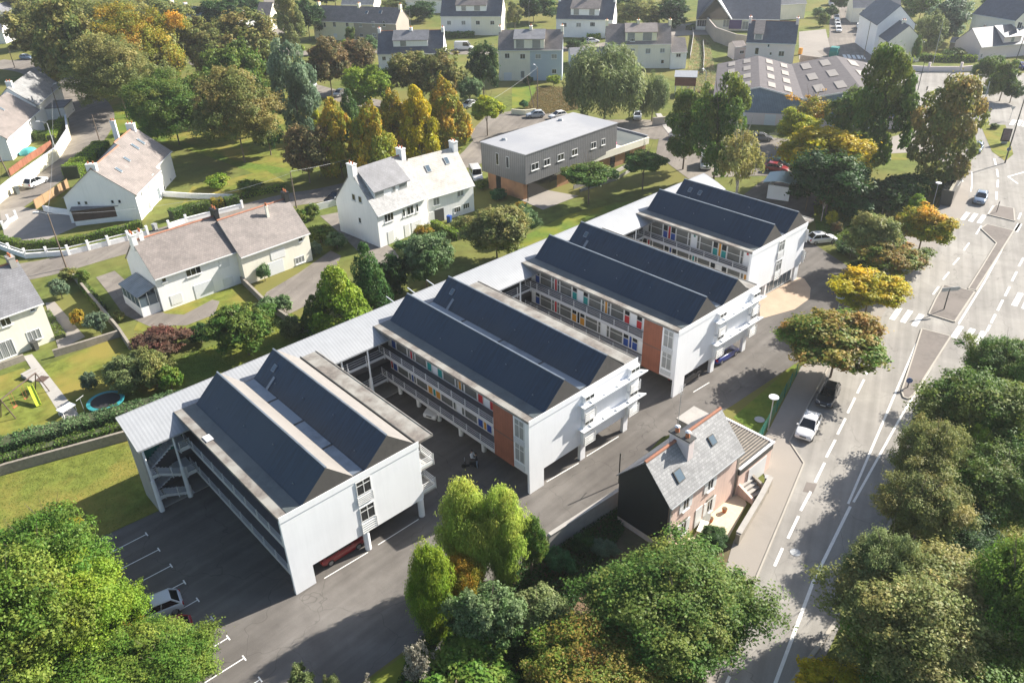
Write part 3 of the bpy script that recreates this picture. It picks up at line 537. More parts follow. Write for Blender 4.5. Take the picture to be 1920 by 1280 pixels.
marks('zebra_crossing', [[(1804, 413), (1815, 399)], [(1819, 416), (1830, 401)], [(1835, 419), (1846, 404)], [(1901, 574), (1914, 550)], [(1920, 580), (1930, 556)], [(1904, 435), (1912, 420)]], 0.62)
marks('zebra_crossing', [[(1776, 322), (1806, 321)], [(1774, 328), (1807, 327)], [(1774, 334), (1807, 333)], [(1773, 340), (1806, 340)]], 0.55)
marks('zebra_crossing', [[(1582, 103), (1586, 110)], [(1590, 103), (1594, 110)], [(1599, 104), (1603, 111)], [(1608, 104), (1612, 111)], [(1616, 105), (1621, 112)]], 0.8)
marks('zebra_crossing', [[(1896, 235), (1902, 226)], [(1908, 236), (1914, 226)], [(1919, 238), (1925, 228)]], 0.8)
# parking bay lines in the school yard
seg = [[(275, 1001), (150, 1065)], [(298, 1030), (200, 1080)], [(321, 1060), (230, 1108)], [(346, 1091), (280, 1125)], [(371, 1124), (300, 1165)], [(398, 1159), (350, 1188)], [(428, 1195), (380, 1225)], [(458, 1233), (415, 1260)], [(488, 1273), (440, 1305)]]
for a, c in seg:
    p, q = G(*a), G(*c); d = (q-p).normalized(); n = Vector((-d.y, d.x, 0)); b = B(); ribbon(b, [p, p+d*5.0], 0.09, 0.02); ribbon(b, [p-n*0.28, p+n*0.28], 0.10, 0.024)
    struct(b.obj('parking_line', M['paint'], recalc=False))
marks('parking_line', [[(608, 1084), (690, 1035)], [(709, 1021), (785, 973)], [(1025, 903), (1085, 868)], [(1100, 855), (1160, 818)], [(1300, 735), (1330, 717)]], 0.09, 0.02)
# patches of repaired asphalt / manholes
struct(sheet('repair_patch', [(1512, 904), (1532, 908), (1524, 925), (1505, 922)], 0.064, M['island']))
for px, py, rr in [(1491, 1036, 0.42), (1424, 787, 0.5), (870, 1178, 0.3)]:
    p = G(px, py); o = B().tube((0, 0, 0), (0, 0, 0.012), rr, rr, 20).obj('manhole_cover', M['galv']); o.location = (p.x, p.y, 0.06 if px > 1400 else 0.014); struct(o)

sheet('forecourt', [(1498, 60), (1548, 55), (1556, 90), (1532, 96), (1570, 127), (1498, 112)], .042, M['pavement'])
sheet('forecourt', [(1240, 48), (1305, 44), (1330, 54), (1335, 66), (1240, 66)], .038, M['pavement'])
# ------------------------------------------------------------------ the school: four blocks and the covered walkway that joins them
def rail_bm(pts, h=0.85, posts=2.0, band=0.15, nr=3):
    b = B()
    for i in range(len(pts)-1):
        p, q = Vector(pts[i]), Vector(pts[i+1]); d = q-p; l = d.length; d /= l; n = d.cross(Vector((0, 0, 1)))*0.03
        b.obox(p-n, q-p, n*2, (0, 0, band))
        for k in range(nr):
            z = band+(h-band)*(k+1)/nr; b.obox(p-n*0.7+Vector((0, 0, z-0.018)), q-p, n*1.2, (0, 0, 0.036))
        m = max(1, round(l/posts))
        for k in range(m+1): c = p+d*(l*k/m); b.tube(c-Vector((0, 0, 0.2)), c+Vector((0, 0, h+0.08)), 0.055, 0.055, 8)
    return b
def win_x(root, x, y0, y1, z0, z1, mull=(), trans=(), glass='curtain', fw=0.06, name='window'):
    """a window in a wall that faces -x, y0<y1; mull/trans are fractions"""
    b = B(); X0 = x-0.06; X1 = x+0.02
    b.box(X0, X1, y0, y1, z0, z0+fw).box(X0, X1, y0, y1, z1-fw, z1).box(X0, X1, y0, y0+fw, z0+fw, z1-fw).box(X0, X1, y1-fw, y1, z0+fw, z1-fw)
    for m_ in mull: y = y0+(y1-y0)*m_; b.box(X0+0.004, X1, y-fw/2, y+fw/2, z0+fw, z1-fw)
    for t_ in trans: z = z0+(z1-z0)*t_; b.box(X0+0.008, X1, y0+fw, y1-fw, z-fw/2, z+fw/2)
    f = b.obj(name, M['frame'], root)
    B().box(x-0.03, x+0.01, y0+fw*.5, y1-fw*.5, z0+fw*.5, z1-fw*.5).obj('pane', M[glass], f); return f
def win_y(root, y, x0, x1, z0, z1, mull=(), trans=(), glass='glass', fw=0.06, name='window', out=0.06):
    b = B(); Y0 = y-out; Y1 = y+0.02
    b.box(x0, x1, Y0, Y1, z0, z0+fw).box(x0, x1, Y0, Y1, z1-fw, z1).box(x0, x0+fw, Y0, Y1, z0+fw, z1-fw).box(x1-fw, x1, Y0, Y1, z0+fw, z1-fw)
    for m_ in mull: x = x0+(x1-x0)*m_; b.box(x-fw/2, x+fw/2, Y0+0.004, Y1, z0+fw, z1-fw)
    for t_ in trans: z = z0+(z1-z0)*t_; b.box(x0+fw, x1-fw, Y0+0.008, Y1, z-fw/2, z+fw/2)
    f = b.obj(name, M['frame'], root)
    B().box(x0+fw*.5, x1-fw*.5, Y0+0.03, Y0+0.05, z0+fw*.5, z1-fw*.5).obj('pane', M[glass], f); return f
def facade(root, x, ytop, pat, z0, z1, ymin=0.0):
    y = ytop
    for it in pat:
        if y-{'D': .82, 'L': 1.85, 'n': .42, 'c': .32, 's': .8, 'w': .75, 'p': .5}[it[0]] < ymin: break
        t = it[0]; c = it[1:] if len(it) > 1 else ''
        col = {'b': 'blue', 'r': 'red', 't': 'teal', 'o': 'orange', 'g': 'green', 'k': 'glass', 'w': 'frame'}.get(c)
        if t == 'D':
            w = 0.82; f = win_x(root, x, y-w, y, z0, z1, trans=(0.5,), glass='glass', fw=0.08, name='door')
            B().box(x-0.045, x, y-w+0.07, y-0.07, z0+0.08, z0+(z1-z0)*0.5-0.04).obj('panel', M[col], f)
        elif t == 'L': w = 1.85; win_x(root, x, y-w, y, z0+0.05, z1, mull=(), trans=(0.5,))
        elif t == 'n': w = 0.42; win_x(root, x, y-w, y, z0+0.05, z1, trans=(0.5,))
        elif t == 'c': w = 0.32; B().box(x-0.04, x+0.01, y-w+0.03, y-0.03, z0+0.1, z1-0.1).obj('coloured_panel', M[col], root)
        elif t == 's': w = 0.8; B().box(x-0.04, x+0.01, y-0.55, y-0.3, z1-0.5, z1-0.22).obj('sign_panel', M[col], root)
        elif t == 'w': w = 0.75
        elif t == 'p': w = 0.5
        y -= w+0.05
FAC = {2: (['p', 'Db', 'L', 'n', 'cr', 'n', 'L', 'Dt', 'w', 'Dt', 'L', 'n', 'co', 'n', 'L', 'Dr', 'w', 'Dr', 'L'], ['cr', 'Db', 'L', 'n', 'cb', 'n', 'L', 'Do', 'ct', 'Do', 'L', 'n', 'w', 'n', 'L', 'Db', 'co', 'Db', 'L']),
       3: (['p', 'Db', 'L', 'n', 'cr', 'n', 'L', 'Dt', 'w', 'Dt', 'L', 'n', 'co', 'n', 'L', 'Dr', 'w', 'Dr', 'L'], ['p', 'Db', 'L', 'n', 'cr', 'n', 'L', 'Do', 'ck', 'Do', 'L', 'n', 'w', 'n', 'L', 'Db', 'cb', 'Db', 'L']),
       4: (['sg', 'n', 'L', 'Db', 'cr', 'Db', 'L', 'n', 'sg', 'n', 'L', 'Dt', 'co', 'Dt', 'L', 'n', 'sr', 'n', 'L', 'Do'], ['Dg', 'cr', 'n', 'L', 'Dk', 'cb', 'Dk', 'L', 'n', 'ct', 'n', 'L', 'Dk', 'w', 'Dk', 'L', 'n', 'co', 'L', 'Dk']),
       1: (['p', 'Db', 'L', 'n', 'cr', 'n', 'L', 'Dt', 'w', 'Dt', 'L', 'n', 'co', 'n', 'L', 'Dr', 'w', 'Dr', 'L'], ['p', 'Db', 'L', 'n', 'cr', 'n', 'L', 'Do', 'w', 'Do', 'L', 'n', 'w', 'n', 'L', 'Db', 'cb', 'Db', 'L'])}
YT = 18.35
def louvre(root, x0, x1, y, z0, z1):
    b = B(); n = 5
    for k in range(n): z = z0+(z1-z0)*k/n; b.box(x0, x1, y-0.10, y-0.03, z, z+0.07)
    b.box(x0, x0+0.05, y-0.11, y-0.02, z0, z1).box(x1-0.05, x1, y-0.11, y-0.02, z0, z1); b.obj('louvre_screen', M['frame'], root)
def roof(root, xa, xr, xb, ya, zr=10.12):
    z0 = 7.9; b = B()
    P = [(xa, ya, z0), (xr, ya, zr), (xb, ya, z0+0.12), (xb, ya, z0)]; Q = [(p[0], YT-0.1, p[2]) for p in P]
    b.add([P[0], P[1], Q[1], Q[0]], [(0, 1, 2, 3)], 0); b.add([P[1], P[2], Q[2], Q[1]], [(0, 1, 2, 3)], 1); b.add([P[2], P[3], Q[3], Q[2]], [(0, 1, 2, 3)], 1)
    b.add(P, [(0, 1, 2, 3)], 2); b.add(Q, [(0, 3, 2, 1)], 2)
    r = b.obj('slate_roof', [M['slate'], M['zinc'], M['gable_grey']], root, recalc=False)
    B().box(xr-0.07, xr+0.07, ya+0.01, YT-0.11, zr-0.03, zr+0.06).obj('ridge_cap', M['zinc_blue'], r)
    for i in range(4):
        t = 0.25+0.5*((i*37) % 10)/10; y = ya+2+i*4.3; c = Vector((xa, y, z0))+Vector((xr-xa, 0, zr-z0))*t; B().tube(c, c+Vector((-0.08, 0, 0.12)), 0.05, 0.05, 6).obj('vent_pipe', M['zinc_blue'], r)
    return r
def hatch(root, r, xa, xr, zr, t, y, s=0.7):
    d = Vector((xr-xa, 0, zr-7.9)); n = Vector((-d.z, 0, d.x)).normalized(); e = d.normalized(); c = Vector((xa, y, 7.9))+d*t
    b = B(); b.obox(c+n*0.01, e*s, Vector((0, s*0.75, 0)), n*0.10, 0); b.obox(c+n*0.11+e*0.08+Vector((0, 0.07, 0)), e*(s-0.16), Vector((0, s*0.75-0.14, 0)), n*0.015, 1)
    b.obj('skylight', [M['zinc_blue'], M['glass_blue']], r)
def block(i, x0, y0, label, rearx=14.05):
    t = thing('school_block', label, 'school building', (x0, 0, 0), 0, 'parallel school blocks with twin slate roofs')
    long_ = i in (2, 3); xe = 14.1 if long_ else 12.5; W_ = M['white']
    yb = 0.3 if long_ else y0+0.26            # where the recessed walkway facade starts
    # classroom volume
    b = B(); b.box(1.4, 12.4, y0+0.26, YT, 2.12, 7.64)
    if long_: b.box(0.0, 1.39, y0+0.26, yb, 2.12, 7.64).box(12.41, 14.0, y0+0.26, yb+0.2, 2.12, 7.64)
    b.obj('classroom_wall', W_, t)
    # end wall with its leg
    z0 = 1.95 if i != 4 else 2.2
    b = B(); P = [(0, y0, 0), (1.75, y0, 0), (1.75, y0, z0), (xe, y0, z0), (xe, y0, 7.72), (0, y0, 7.72)]
    if i == 4: P = [(0, y0, z0), (xe, y0, z0), (xe, y0, 7.72), (0, y0, 7.72)]
    b.prism(P, (0, 0.25, 0)); b.obj('end_wall', W_, t)
    B().box(-0.03, xe+0.03, y0-0.05, y0-0.002, 7.45, 8.02).obj('parapet', W_, t)
    # roof slab
    b = B(); b.box(-0.05, rearx, y0+0.02, YT+0.12, 7.70, 7.9); b.box(-0.06, 0.0, y0+0.02, YT+0.12, 7.9, 7.96); b.box(rearx-0.08, rearx, y0+0.02, YT+0.12, 7.9, 7.96); b.obj('roof_slab', M['conc_roof'], t)
    B().box(0.72, 1.84, y0+0.15, YT, 7.902, 7.93).obj('front_gutter', M['gutter_wet'], t)
    yy = y0+0.1; n_ = 4; sp = (YT-0.12-yy)/n_
    for k in range(n_): B().box(6.37, 7.33, yy+k*sp+0.12, yy+(k+1)*sp-0.12, 7.95, 8.02).obj('valley_gutter', M['zinc_blue'], t)
    B().box(6.33, 7.37, yy, YT-0.12, 7.902, 7.947).obj('valley_bed', M['post_dark'], t)
    B().box(12.22, 12.32, y0+0.1, YT, 7.902, 8.12).obj('upstand', M['post_dark'], t)
    zr = 10.12
    r1 = roof(t, 1.85, 4.3, 6.4, y0+0.02); r2 = roof(t, 7.3, 9.75, 12.15, y0+0.02)
    hatch(t, r2, 7.3, 9.75, zr, 0.5, 16.2)
    if i == 4: hatch(t, r2, 7.3, 9.75, zr, 0.5, 14.6)
    if i in (1, 2, 3):
        d = Vector((2.45, 0, zr-7.9)); n = Vector((-d.z, 0, d.x)).normalized(); c = Vector((7.3, 15.6, 7.9)); B().obox(c+n*0.01, d*0.42, (0, 0.32, 0), n*0.06).obj('access_board', M['zinc_blue'], r2)
    if i == 1: B().box(0.15, 0.75, 12.3, 13.2, 7.96, 8.02).obj('loose_board', M['cap'], t)
    # walkways and railings on the front
    for zf, nm in ((4.93, 'upper'), (2.08, 'lower')):
        b = B(); b.box(0.02, 1.39, yb, YT, zf, zf+0.2, 0); b.box(-0.02, 0.02, yb, YT, zf-0.05, zf+0.2, 1); b.obj('walkway_floor', [M['floor_dark'], M['rail']], t)
        rail_bm([(0.0, yb+0.05, zf+0.2), (0.0, YT-0.4, zf+0.2)], 0.82).obj('railing', M['rail'], t)
    # ceiling over parking
    B().box(0.05, 12.4, y0+0.26, YT, 1.98, 2.075).obj('soffit', M['concrete'], t)
    b = B(); b.box(1.36, 1.4, yb+0.05, YT, 7.2, 7.66, 0); b.box(1.37, 1.4, yb, YT, 5.13, 5.2); b.box(1.37, 1.4, yb, YT, 2.28, 2.36); b.obj('fascia', M['frame'], t)
    U, Lw = FAC[i]
    facade(t, 1.38, YT-0.15, U, 5.2, 7.2, yb+.05); facade(t, 1.38, YT-0.15, Lw, 2.36, 4.4, yb+.05)
    # rear facade
    for zf in (2.5, 5.35):
        for k in range(5):
            y = YT-1.5-k*3.4; b = B().box(12.38, 12.44, y-2.6, y, zf, zf+1.7); f = b.obj('window', M['frame'], t); b = B()
            b.box(12.43, 12.45, y-2.52, y-1.34, zf+0.08, zf+1.62).box(12.43, 12.45, y-1.26, y-0.08, zf+0.08, zf+1.62).obj('pane', M['glass'], f)
    # columns
    ys = [y0+0.5] if i == 9 else []
    for yy in (3.2, 6.6, 10.0, 13.4, 16.6):
        for xx in (1.1, 6.6, 11.9): B().tube((xx, yy, 0), (xx, yy, 1.98), 0.24, 0.24, 14).obj('column', W_, t, smooth=False)
    if i == 1:
        for xx in (6.75, 12.25): B().tube((xx, y0+0.2, 0), (xx, y0+0.2, 1.96), 0.27, 0.27, 18).obj('column', W_, t)
    elif long_:
        for xx in (6.85, 12.9): B().box(xx-0.32, xx+0.32, y0+0.01, y0+0.35, 0, 1.95).obj('column', W_, t)
    if i in (1, 4):
        xs = 6.4 if i == 1 else 6.0
        win_y(t, y0, xs, xs+1.35, 5.95, 7.35, mull=(0.5,), trans=(0.68,), out=0.07, glass='glass' if i == 1 else 'curtain_x')
        win_y(t, y0, xs, xs+1.35, 3.25, 4.75, mull=(0.5,), trans=(0.68,), out=0.07, glass='glass' if i == 1 else 'curtain_x')
        louvre(t, xs-0.05, xs+1.4, y0, 5.05, 5.9); louvre(t, xs-0.05, xs+1.4, y0, 2.05, 3.2)
    if i == 4:
        b = B(); b.box(0.02, 0.35, y0+0.4, YT, 0, 2.0).box(4.4, 4.75, y0+0.1, y0+0.4, 0, 2.15).box(11.4, 12.3, y0+0.1, y0+0.4, 0, 2.15); b.box(0.3, 12.3, y0+1.6, y0+1.8, 0, 0.5); b.obj('pier', W_, t)
        for xx0, xx1, nn in ((0.6, 4.3, 4), (5.0, 11.2, 6)):
            win_y(t, y0+0.5, xx0, xx1, 0.15, 2.12, mull=[k/nn for k in range(1, nn)], glass='glass_blue', name='ground_floor_glazing')
        B().box(0.4, 12.2, y0+0.8, YT, 0, 1.97).obj('ground_floor_wall', W_, t)
        b = B(); b.box(12.5, 13.7, y0+0.1, y0+1.9, 2.3, 2.45); b.obj('balcony_floor', M['concrete'], t)
        rail_bm([(12.55, y0+0.12, 2.45), (13.68, y0+0.12, 2.45), (13.68, y0+1.9, 2.45)], 0.9, 1.2, 0.5).obj('balcony_railing', M['frame'], t)
    if i == 1:
        for zf in (4.75, 2.15):
            B().box(12.5, 13.95, y0+0.1, y0+1.9, zf, zf+0.18).obj('balcony_floor', M['concrete'], t)
            rail_bm([(12.55, y0+0.12, zf+0.18), (13.93, y0+0.12, zf+0.18), (13.93, y0+1.9, zf+0.18), (12.55, y0+1.9, zf+0.18)], 0.9, 1.5, 0.3).obj('balcony_railing', M['frame'], t)
    if long_:
        # terracotta cladding and the glazed stair strip beside it
        B().box(-0.05, 0.01, y0+1.95, yb-0.02, 2.02, 7.66).obj('terracotta_cladding', M['terracotta_clad'], t)
        B().box(-0.06, 0.0, y0+1.95, yb-0.02, 4.88, 4.95).obj('cladding_joint', M['post_dark'], t)
        for zf, hh in ((5.6, 2.0), (3.05, 2.0)):
            win_x(t, -0.01, y0+0.55, y0+1.75, zf, zf+hh, mull=(0.5,), trans=(0.68,), glass='curtain_x')
        for zf in (5.0, 2.35):
            b = B(); [b.box(-0.12, -0.02, y0+0.5, y0+1.8, zf+k*0.15, zf+k*0.15+0.06) for k in range(4)]; b.obj('louvre_screen', M['frame'], t)
        # bays and sun shelves on the end wall
        for bx, w in ((6.5, 1.4), (12.75, 1.4)):
            for zf in (4.95, 2.25):
                B().box(bx, bx+w, y0-0.30, y0-0.002, zf-0.25 if zf < 4 else zf, zf+2.45).obj('bay', W_, t)
                win_y(t, y0-0.31, bx+0.1, bx+w-0.1, zf+1.85, zf+2.35, mull=(0.5,)); win_y(t, y0-0.31, bx+0.1, bx+w-0.1, zf+0.95, zf+1.5, mull=(0.5,), glass='curtain_x'); louvre(t, bx-.04, bx+w+.04, y0-0.42, zf-0.25, zf+0.80)
        for zs in (6.47, 3.80):
            b = B(); b.prism([(6.1, y0-0.10, zs), (6.1, y0-0.70, zs), (14.95, y0-0.70, zs), (14.5, y0-0.10, zs)], (0, 0, 0.07)); b.box(6.1, 14.3, y0-0.10, y0-0.003, zs, zs+0.07); b.box(6.1, 14.9, y0-0.74, y0-0.702, zs-0.02, zs+0.11)
            sh = b.obj('sun_shelf', W_, t)
            for k in range(5): x = 7.2+k*1.75; B().box(x, x+0.05, y0-0.66, y0-0.32, zs+0.072, zs+0.2).obj('bracket', M['frame'], sh)
    return t
block(1, 0, 0.2, 'nearest school block, white end wall with two stacked windows and a red car under it')
block(2, 20.7, -4.2, 'second school block from the camera, terracotta cladding over the two people in the yard')
block(3, 41.4, -4.0, 'third school block from the camera, blue car parked under its white end wall')
block(4, 62.1, 1.0, 'farthest school block, glazed ground floor on the sandy curved apron')
# covered walkway
cw = thing('covered_walkway', 'long white metal roofed walkway with green back wall joining the four school blocks', 'walkway', (-4.1, 16.5, 0))
def cwm(b): b.v = [(v[0]+4.1, v[1]-16.5, v[2]) for v in b.v]; return b
prof = [(16.45, 7.02), (17.1, 7.34), (17.8, 7.64), (18.5, 7.90), (19.2, 8.14), (19.8, 8.33), (20.3, 8.46)]
b = B(); segx = [-4.15]+[x for x in range(0, 76, 6)]+[79.5]
for a in range(len(segx)-1):
    x0, x1 = segx[a], segx[a+1]
    for i in range(len(prof)-1):
        (ya_, za), (yb_, zb) = prof[i], prof[i+1]
        b.add([(x0, ya_, za), (x1, ya_, za), (x1, yb_, zb), (x0, yb_, zb)], [(0, 1, 2, 3)]); b.add([(x0, ya_, za-0.1), (x1, ya_, za-0.1), (x1, yb_, zb-0.1), (x0, yb_, zb-0.1)], [(0, 3, 2, 1)])
b.box(-4.15, 79.5, 16.40, 16.45, 6.9, 7.05).box(-4.15, 79.5, 20.3, 20.36, 8.32, 8.5)
for x0, x1 in ((-4.2, -4.15), (79.5, 79.55)): b.prism([(x0, y, z+0.02) for y, z in prof]+[(x0, y, z-0.14) for y, z in prof[::-1]], (0.05, 0, 0))
cwm(b).obj('roof', M['metal_roof'], cw, recalc=False)
b = B(); b.prism([(-3.95, 16.85, 0), (-3.95, 19.9, 0), (-3.95, 19.9, 8.2), (-3.95, 16.85, 7.05)], (0.25, 0, 0)); cwm(b).obj('end_wall', M['concrete'], cw)
cwm(B().box(-3.7, 79.3, 19.7, 19.9, 0, 8.2)).obj('back_wall', M['floor_dark'], cw)
b = B()
for z0, z1 in ((3.55, 4.9), (6.3, 8.1)): b.box(-3.7, 79.2, 19.66, 19.698, z0, z1)
cwm(b).obj('green_band', M['green'], cw)
for x0, x1 in ((0.1, 79.2),):
    for z in (2.06, 4.9): cwm(B().box(x0, x1, 16.95, 19.65, z, z+0.2)).obj('floor', M['floor_dark'], cw)
    cwm(B().box(-3.7, 79.2, 17, 19.65, 0.005, 0.08)).obj('ground_slab', M['concrete'], cw)
for x0, x1 in ((14.0, 20.7), (34.9, 41.4), (55.5, 62.1)):
    for z in (2.06, 4.9): cwm(rail_bm([(x0+0.1, 16.93, z), (x1-0.1, 16.93, z)], 1.1, 2.2, 0.3)).obj('railing', M['rail'], cw)
    for k in (1.6, 4.6):
        b = B(); b.tube((x0+k, 16.75, 0), (x0+k, 16.8, 3.4), 0.2, 0.16, 12); b.tube((x0+k, 16.8, 3.4), (x0+k, 16.75, 6.98), 0.10, 0.09, 8); cwm(b).obj('column', M['white'], cw)
for x, y in ((-3.73, 16.85), (-1.15, 16.9)):
    b = B(); b.tube((x, y-0.05, 0), (x, y, 3.4), 0.22, 0.17, 12); b.tube((x, y, 3.4), (x, y, 7.0), 0.11, 0.09, 8); cwm(b).obj('column', M['white'], cw)
for z in (0.05, 2.1):
    up = 2.15 if z < 1 else 2.8; h = up/2
    b = B()
    for k in range(8): b.box(-1.0-k*0.27, -0.7-k*0.27, 17.0, 18.2, z+h*k/8, z+h*(k+1)/8-0.02)
    for k in range(8): b.box(-3.1+k*0.27, -2.8+k*0.27, 18.4, 19.6, z+h+h*k/8, z+h+h*(k+1)/8-0.02)
    b.box(-3.68, -3.1, 17.0, 19.6, z+h-0.12, z+h); b.box(-0.9, 0.1, 17.0, 19.6, z+up-0.15, z+up); cwm(b).obj('stair', M['white'], cw)
    b = rail_bm([(-0.9, 16.95, z+0.1), (-3.1, 16.95, z+h), (-3.6, 16.95, z+h)], 0.9, 1.5, 0.3); cwm(b).obj('railing', M['frame'], cw)
    b = rail_bm([(-0.8, 16.95, z+up), (0.1, 16.95, z+up)], 0.9, 1.0, 0.3); cwm(b).obj('railing', M['frame'], cw)
for px, py in ((722, 556), (762, 540), (797, 525)):
    p = G(px, py, 8.5); b = B(); b.tube((p.x+4.1, 3.7, 8.40), (p.x+4.1, 5.2, 8.62), 0.06, 0.05, 8); b.obj('drain_spout', M['cap'], cw)
# ------------------------------------------------------------------ houses
def hit(px, py, P, n):
    q = ray(px, py); t = (P-CAM).dot(n)/q.dot(n); return CAM+q*t
def winl(root, x, z, w, h, y=0.0, cols=2, glass='glass', shut=None, face='front', L=0, D=0, sill=True):
    """window on a house wall in the house's own coordinates; face front (y=0), right (x=L), left (x=0)"""
    b = B(); p = B(); fw = 0.07; o = 0.05
    def bx(bb, a0, a1, o0, o1, z0, z1):
        if face == 'front': bb.box(a0, a1, -o1, -o0, z0, z1)
        elif face == 'right': bb.box(L+o0, L+o1, a0, a1, z0, z1)
        else: bb.box(-o1, -o0, a0, a1, z0, z1)
    x0, x1, z0, z1 = x-w/2, x+w/2, z-h/2, z+h/2
    bx(b, x0, x1, -0.02, o, z0, z0+fw); bx(b, x0, x1, -0.02, o, z1-fw, z1); bx(b, x0, x0+fw, -0.02, o, z0+fw, z1-fw); bx(b, x1-fw, x1, -0.02, o, z0+fw, z1-fw)
    for k in range(1, cols): c = x0+w*k/cols; bx(b, c-fw/2, c+fw/2, -0.02, o-0.004, z0+fw, z1-fw)
    if sill: bx(b, x0-0.08, x1+0.08, -0.02, 0.16, z0-0.09, z0-0.004)
    f = b.obj('window', M['frame'], root)
    bx(p, x0+fw*.6, x1-fw*.6, -0.01, 0.02, z0+fw*.6, z1-fw*.6); p.obj('pane', M[glass], f)
    if shut:
        for s in (x0-w*0.5-0.03, x1+0.03): q = B(); bx(q, s, s+w*0.5, 0.0, 0.05, z0, z1); q.obj('shutter', M[shut], f)
    return f
def house(label, eA, eB, ez, D, rz, wall='wall_white', rf='rf_brown', wins=(), sidewins=(), chim=(), sky=(), ridge=None, name='house', dormer=None, group=None, over=0.3, wall2=None, split=None, pots=True, gA=None, gB=None, base0=0.0, cat='house', roofwall=None):
    A = gA or G(*eA, ez); Bp = gB or G(*eB, ez); A = Vector((A.x, A.y, 0)); Bp = Vector((Bp.x, Bp.y, 0)); u = Bp-A; Lg = u.length; u /= Lg; n = Vector((-u.y, u.x, 0))
    t = thing(name, label, cat, A, math.atan2(u.y, u.x), group)
    def loc(px, py, y=0.0):
        P = hit(px, py, A+n*y, n); return (P-A).dot(u), P.z
    b = B(); b.prism([(0, 0, 0), (0, D, 0), (0, D, ez), (0, D/2, rz-0.15), (0, 0, ez)], (Lg if not split else split*Lg-0.002, 0, 0)); b.obj('wall', M[wall], t)
    if split: b = B(); b.prism([(split*Lg+0.002, 0, 0), (split*Lg+0.002, D, 0), (split*Lg+0.002, D, ez), (split*Lg+0.002, D/2, rz-0.15), (split*Lg+0.002, 0, ez)], (Lg*(1-split)-0.002, 0, 0)); b.obj('wall', M[wall2 or wall], t)
    sl = (rz-ez)/(D/2); b = B(); e = over
    for s in (0, 1):
        y0, ym = (-e, D/2) if s == 0 else (D+e, D/2); z0 = ez-e*sl+0.08; z1 = rz+0.02
        b.prism([(-0.12, y0, z0-0.12), (-0.12, y0, z0), (-0.12, ym, z1), (-0.12, ym, z1-0.12)], (Lg+0.24, 0, 0))
    r = b.obj('roof', M[rf], t)
    B().box(-0.1, Lg+0.1, -e-0.13, -e-0.01, ez-e*sl-0.07, ez-e*sl+0.07).obj('rain_gutter', M['frame'], r)
    if ridge: B().prism([(-0.13, D/2-0.15, rz-0.02), (-0.13, D/2, rz+0.12), (-0.13, D/2+0.15, rz-0.02)], (Lg+0.26, 0, 0)).obj('ridge_tiles', M[ridge], r)
    for c in chim:
        x, y, w, d, h, mt = (list(c)+[wall])[:6]; x = x*Lg; y = y*D
        b = B().box(x-w/2, x+w/2, y-d/2, y+d/2, rz-1.2-abs(y-D/2)*sl*0.8, rz+h); b.box(x-w/2-.06, x+w/2+.06, y-d/2-.06, y+d/2+.06, rz+h, rz+h+0.12); ch = b.obj('chimney', M[mt], r)
        if pots:
            for k in (-0.25, 0.25): B().tube((x, y+d*k, rz+h+0.12), (x, y+d*k, rz+h+0.5), 0.13, 0.10, 8).obj('chimney_pot', M['pot'], ch)
    for s in sky:
        f, t_, w, l = s; c = Vector((f*Lg, (D/2)*t_, ez+(rz-ez)*t_+0.05)); ey = Vector((0, D/2, rz-ez)).normalized(); nn = Vector((0, -ey.z, ey.y)); b = B()
        b.obox(c-Vector((w/2, 0, 0)), (w, 0, 0), ey*l, nn*0.12, 0); b.obox(c-Vector((w/2-.07, 0, 0))+ey*.07+nn*.122, (w-.14, 0, 0), ey*(l-.14), nn*0.01, 1); b.obj('skylight', [M['galv'], M['glass_blue']], r)
    for w_ in wins:
        px, py, w, h = w_[:4]; cols = w_[4] if len(w_) > 4 else 2; g = w_[5] if len(w_) > 5 else 'glass'; sh = w_[6] if len(w_) > 6 else None
        x, z = loc(px, py); z = max(z, h/2+0.05)
        if g == 'garage': d_o = B().box(x-w/2, x+w/2, -0.05, -0.002, 0.03, h); dd = d_o.obj('garage_door', M['door_grey'], t)
        elif g == 'roller': B().box(x-w/2, x+w/2, -0.05, -0.002, z-h/2, z+h/2).obj('roller_shutter', M['shutter'], t)
        elif g == 'door': d1 = B().box(x-w/2, x+w/2, -0.05, -0.002, 0.05, h).obj('door', M['frame'], t)
        elif g == 'open': B().box(x-w/2, x+w/2, -0.03, -0.002, 0.02, h).obj('doorway', M['post_dark'], t)
        else: winl(t, x, z, w, h, cols=cols, glass=g, shut=sh)
    for face, y, z, w, h in sidewins: winl(t, y, z, w, h, cols=1, face=face, L=Lg, D=D, glass='glass')
    if dormer:   # (x0, x1, z of its eave, height of wall, depth back, roof key, windows)
        x0, x1, zt, yf, rk, ws = dormer; x0 *= Lg; x1 *= Lg; yb = D/2
        zb = ez+(yf)*sl
        b = B().prism([(x0, yf, zb-0.3), (x0, yf, zt), (x0, yb, rz-0.1), (x0, yb, ez)], (x1-x0, 0, 0)); dm = b.obj('dormer', M[wall if not roofwall else roofwall], t)
        s2 = (rz-zt)/(yb-yf); B().prism([(x0-0.2, yf-0.35, zt-0.35*s2+0.02), (x0-0.2, yf-0.35, zt-0.35*s2+0.14), (x0-0.2, yb+0.02, rz+0.16), (x0-0.2, yb+0.02, rz+0.04)], (x1-x0+0.4, 0, 0)).obj('dormer_roof', M[rk], dm)
        for f0, f1 in ws:
            X0, X1 = x0+(x1-x0)*f0, x0+(x1-x0)*f1; b = B().box(X0, X1, yf-0.06, yf-0.002, zb+0.1, zt-0.15); b.obj('dormer_window', M['frame'], dm); B().box(X0+.07, X1-.07, yf-0.075, yf-0.062, zb+.17, zt-.22).obj('pane', M['curtain_x'], dm)
    return t
W2 = lambda *a: a
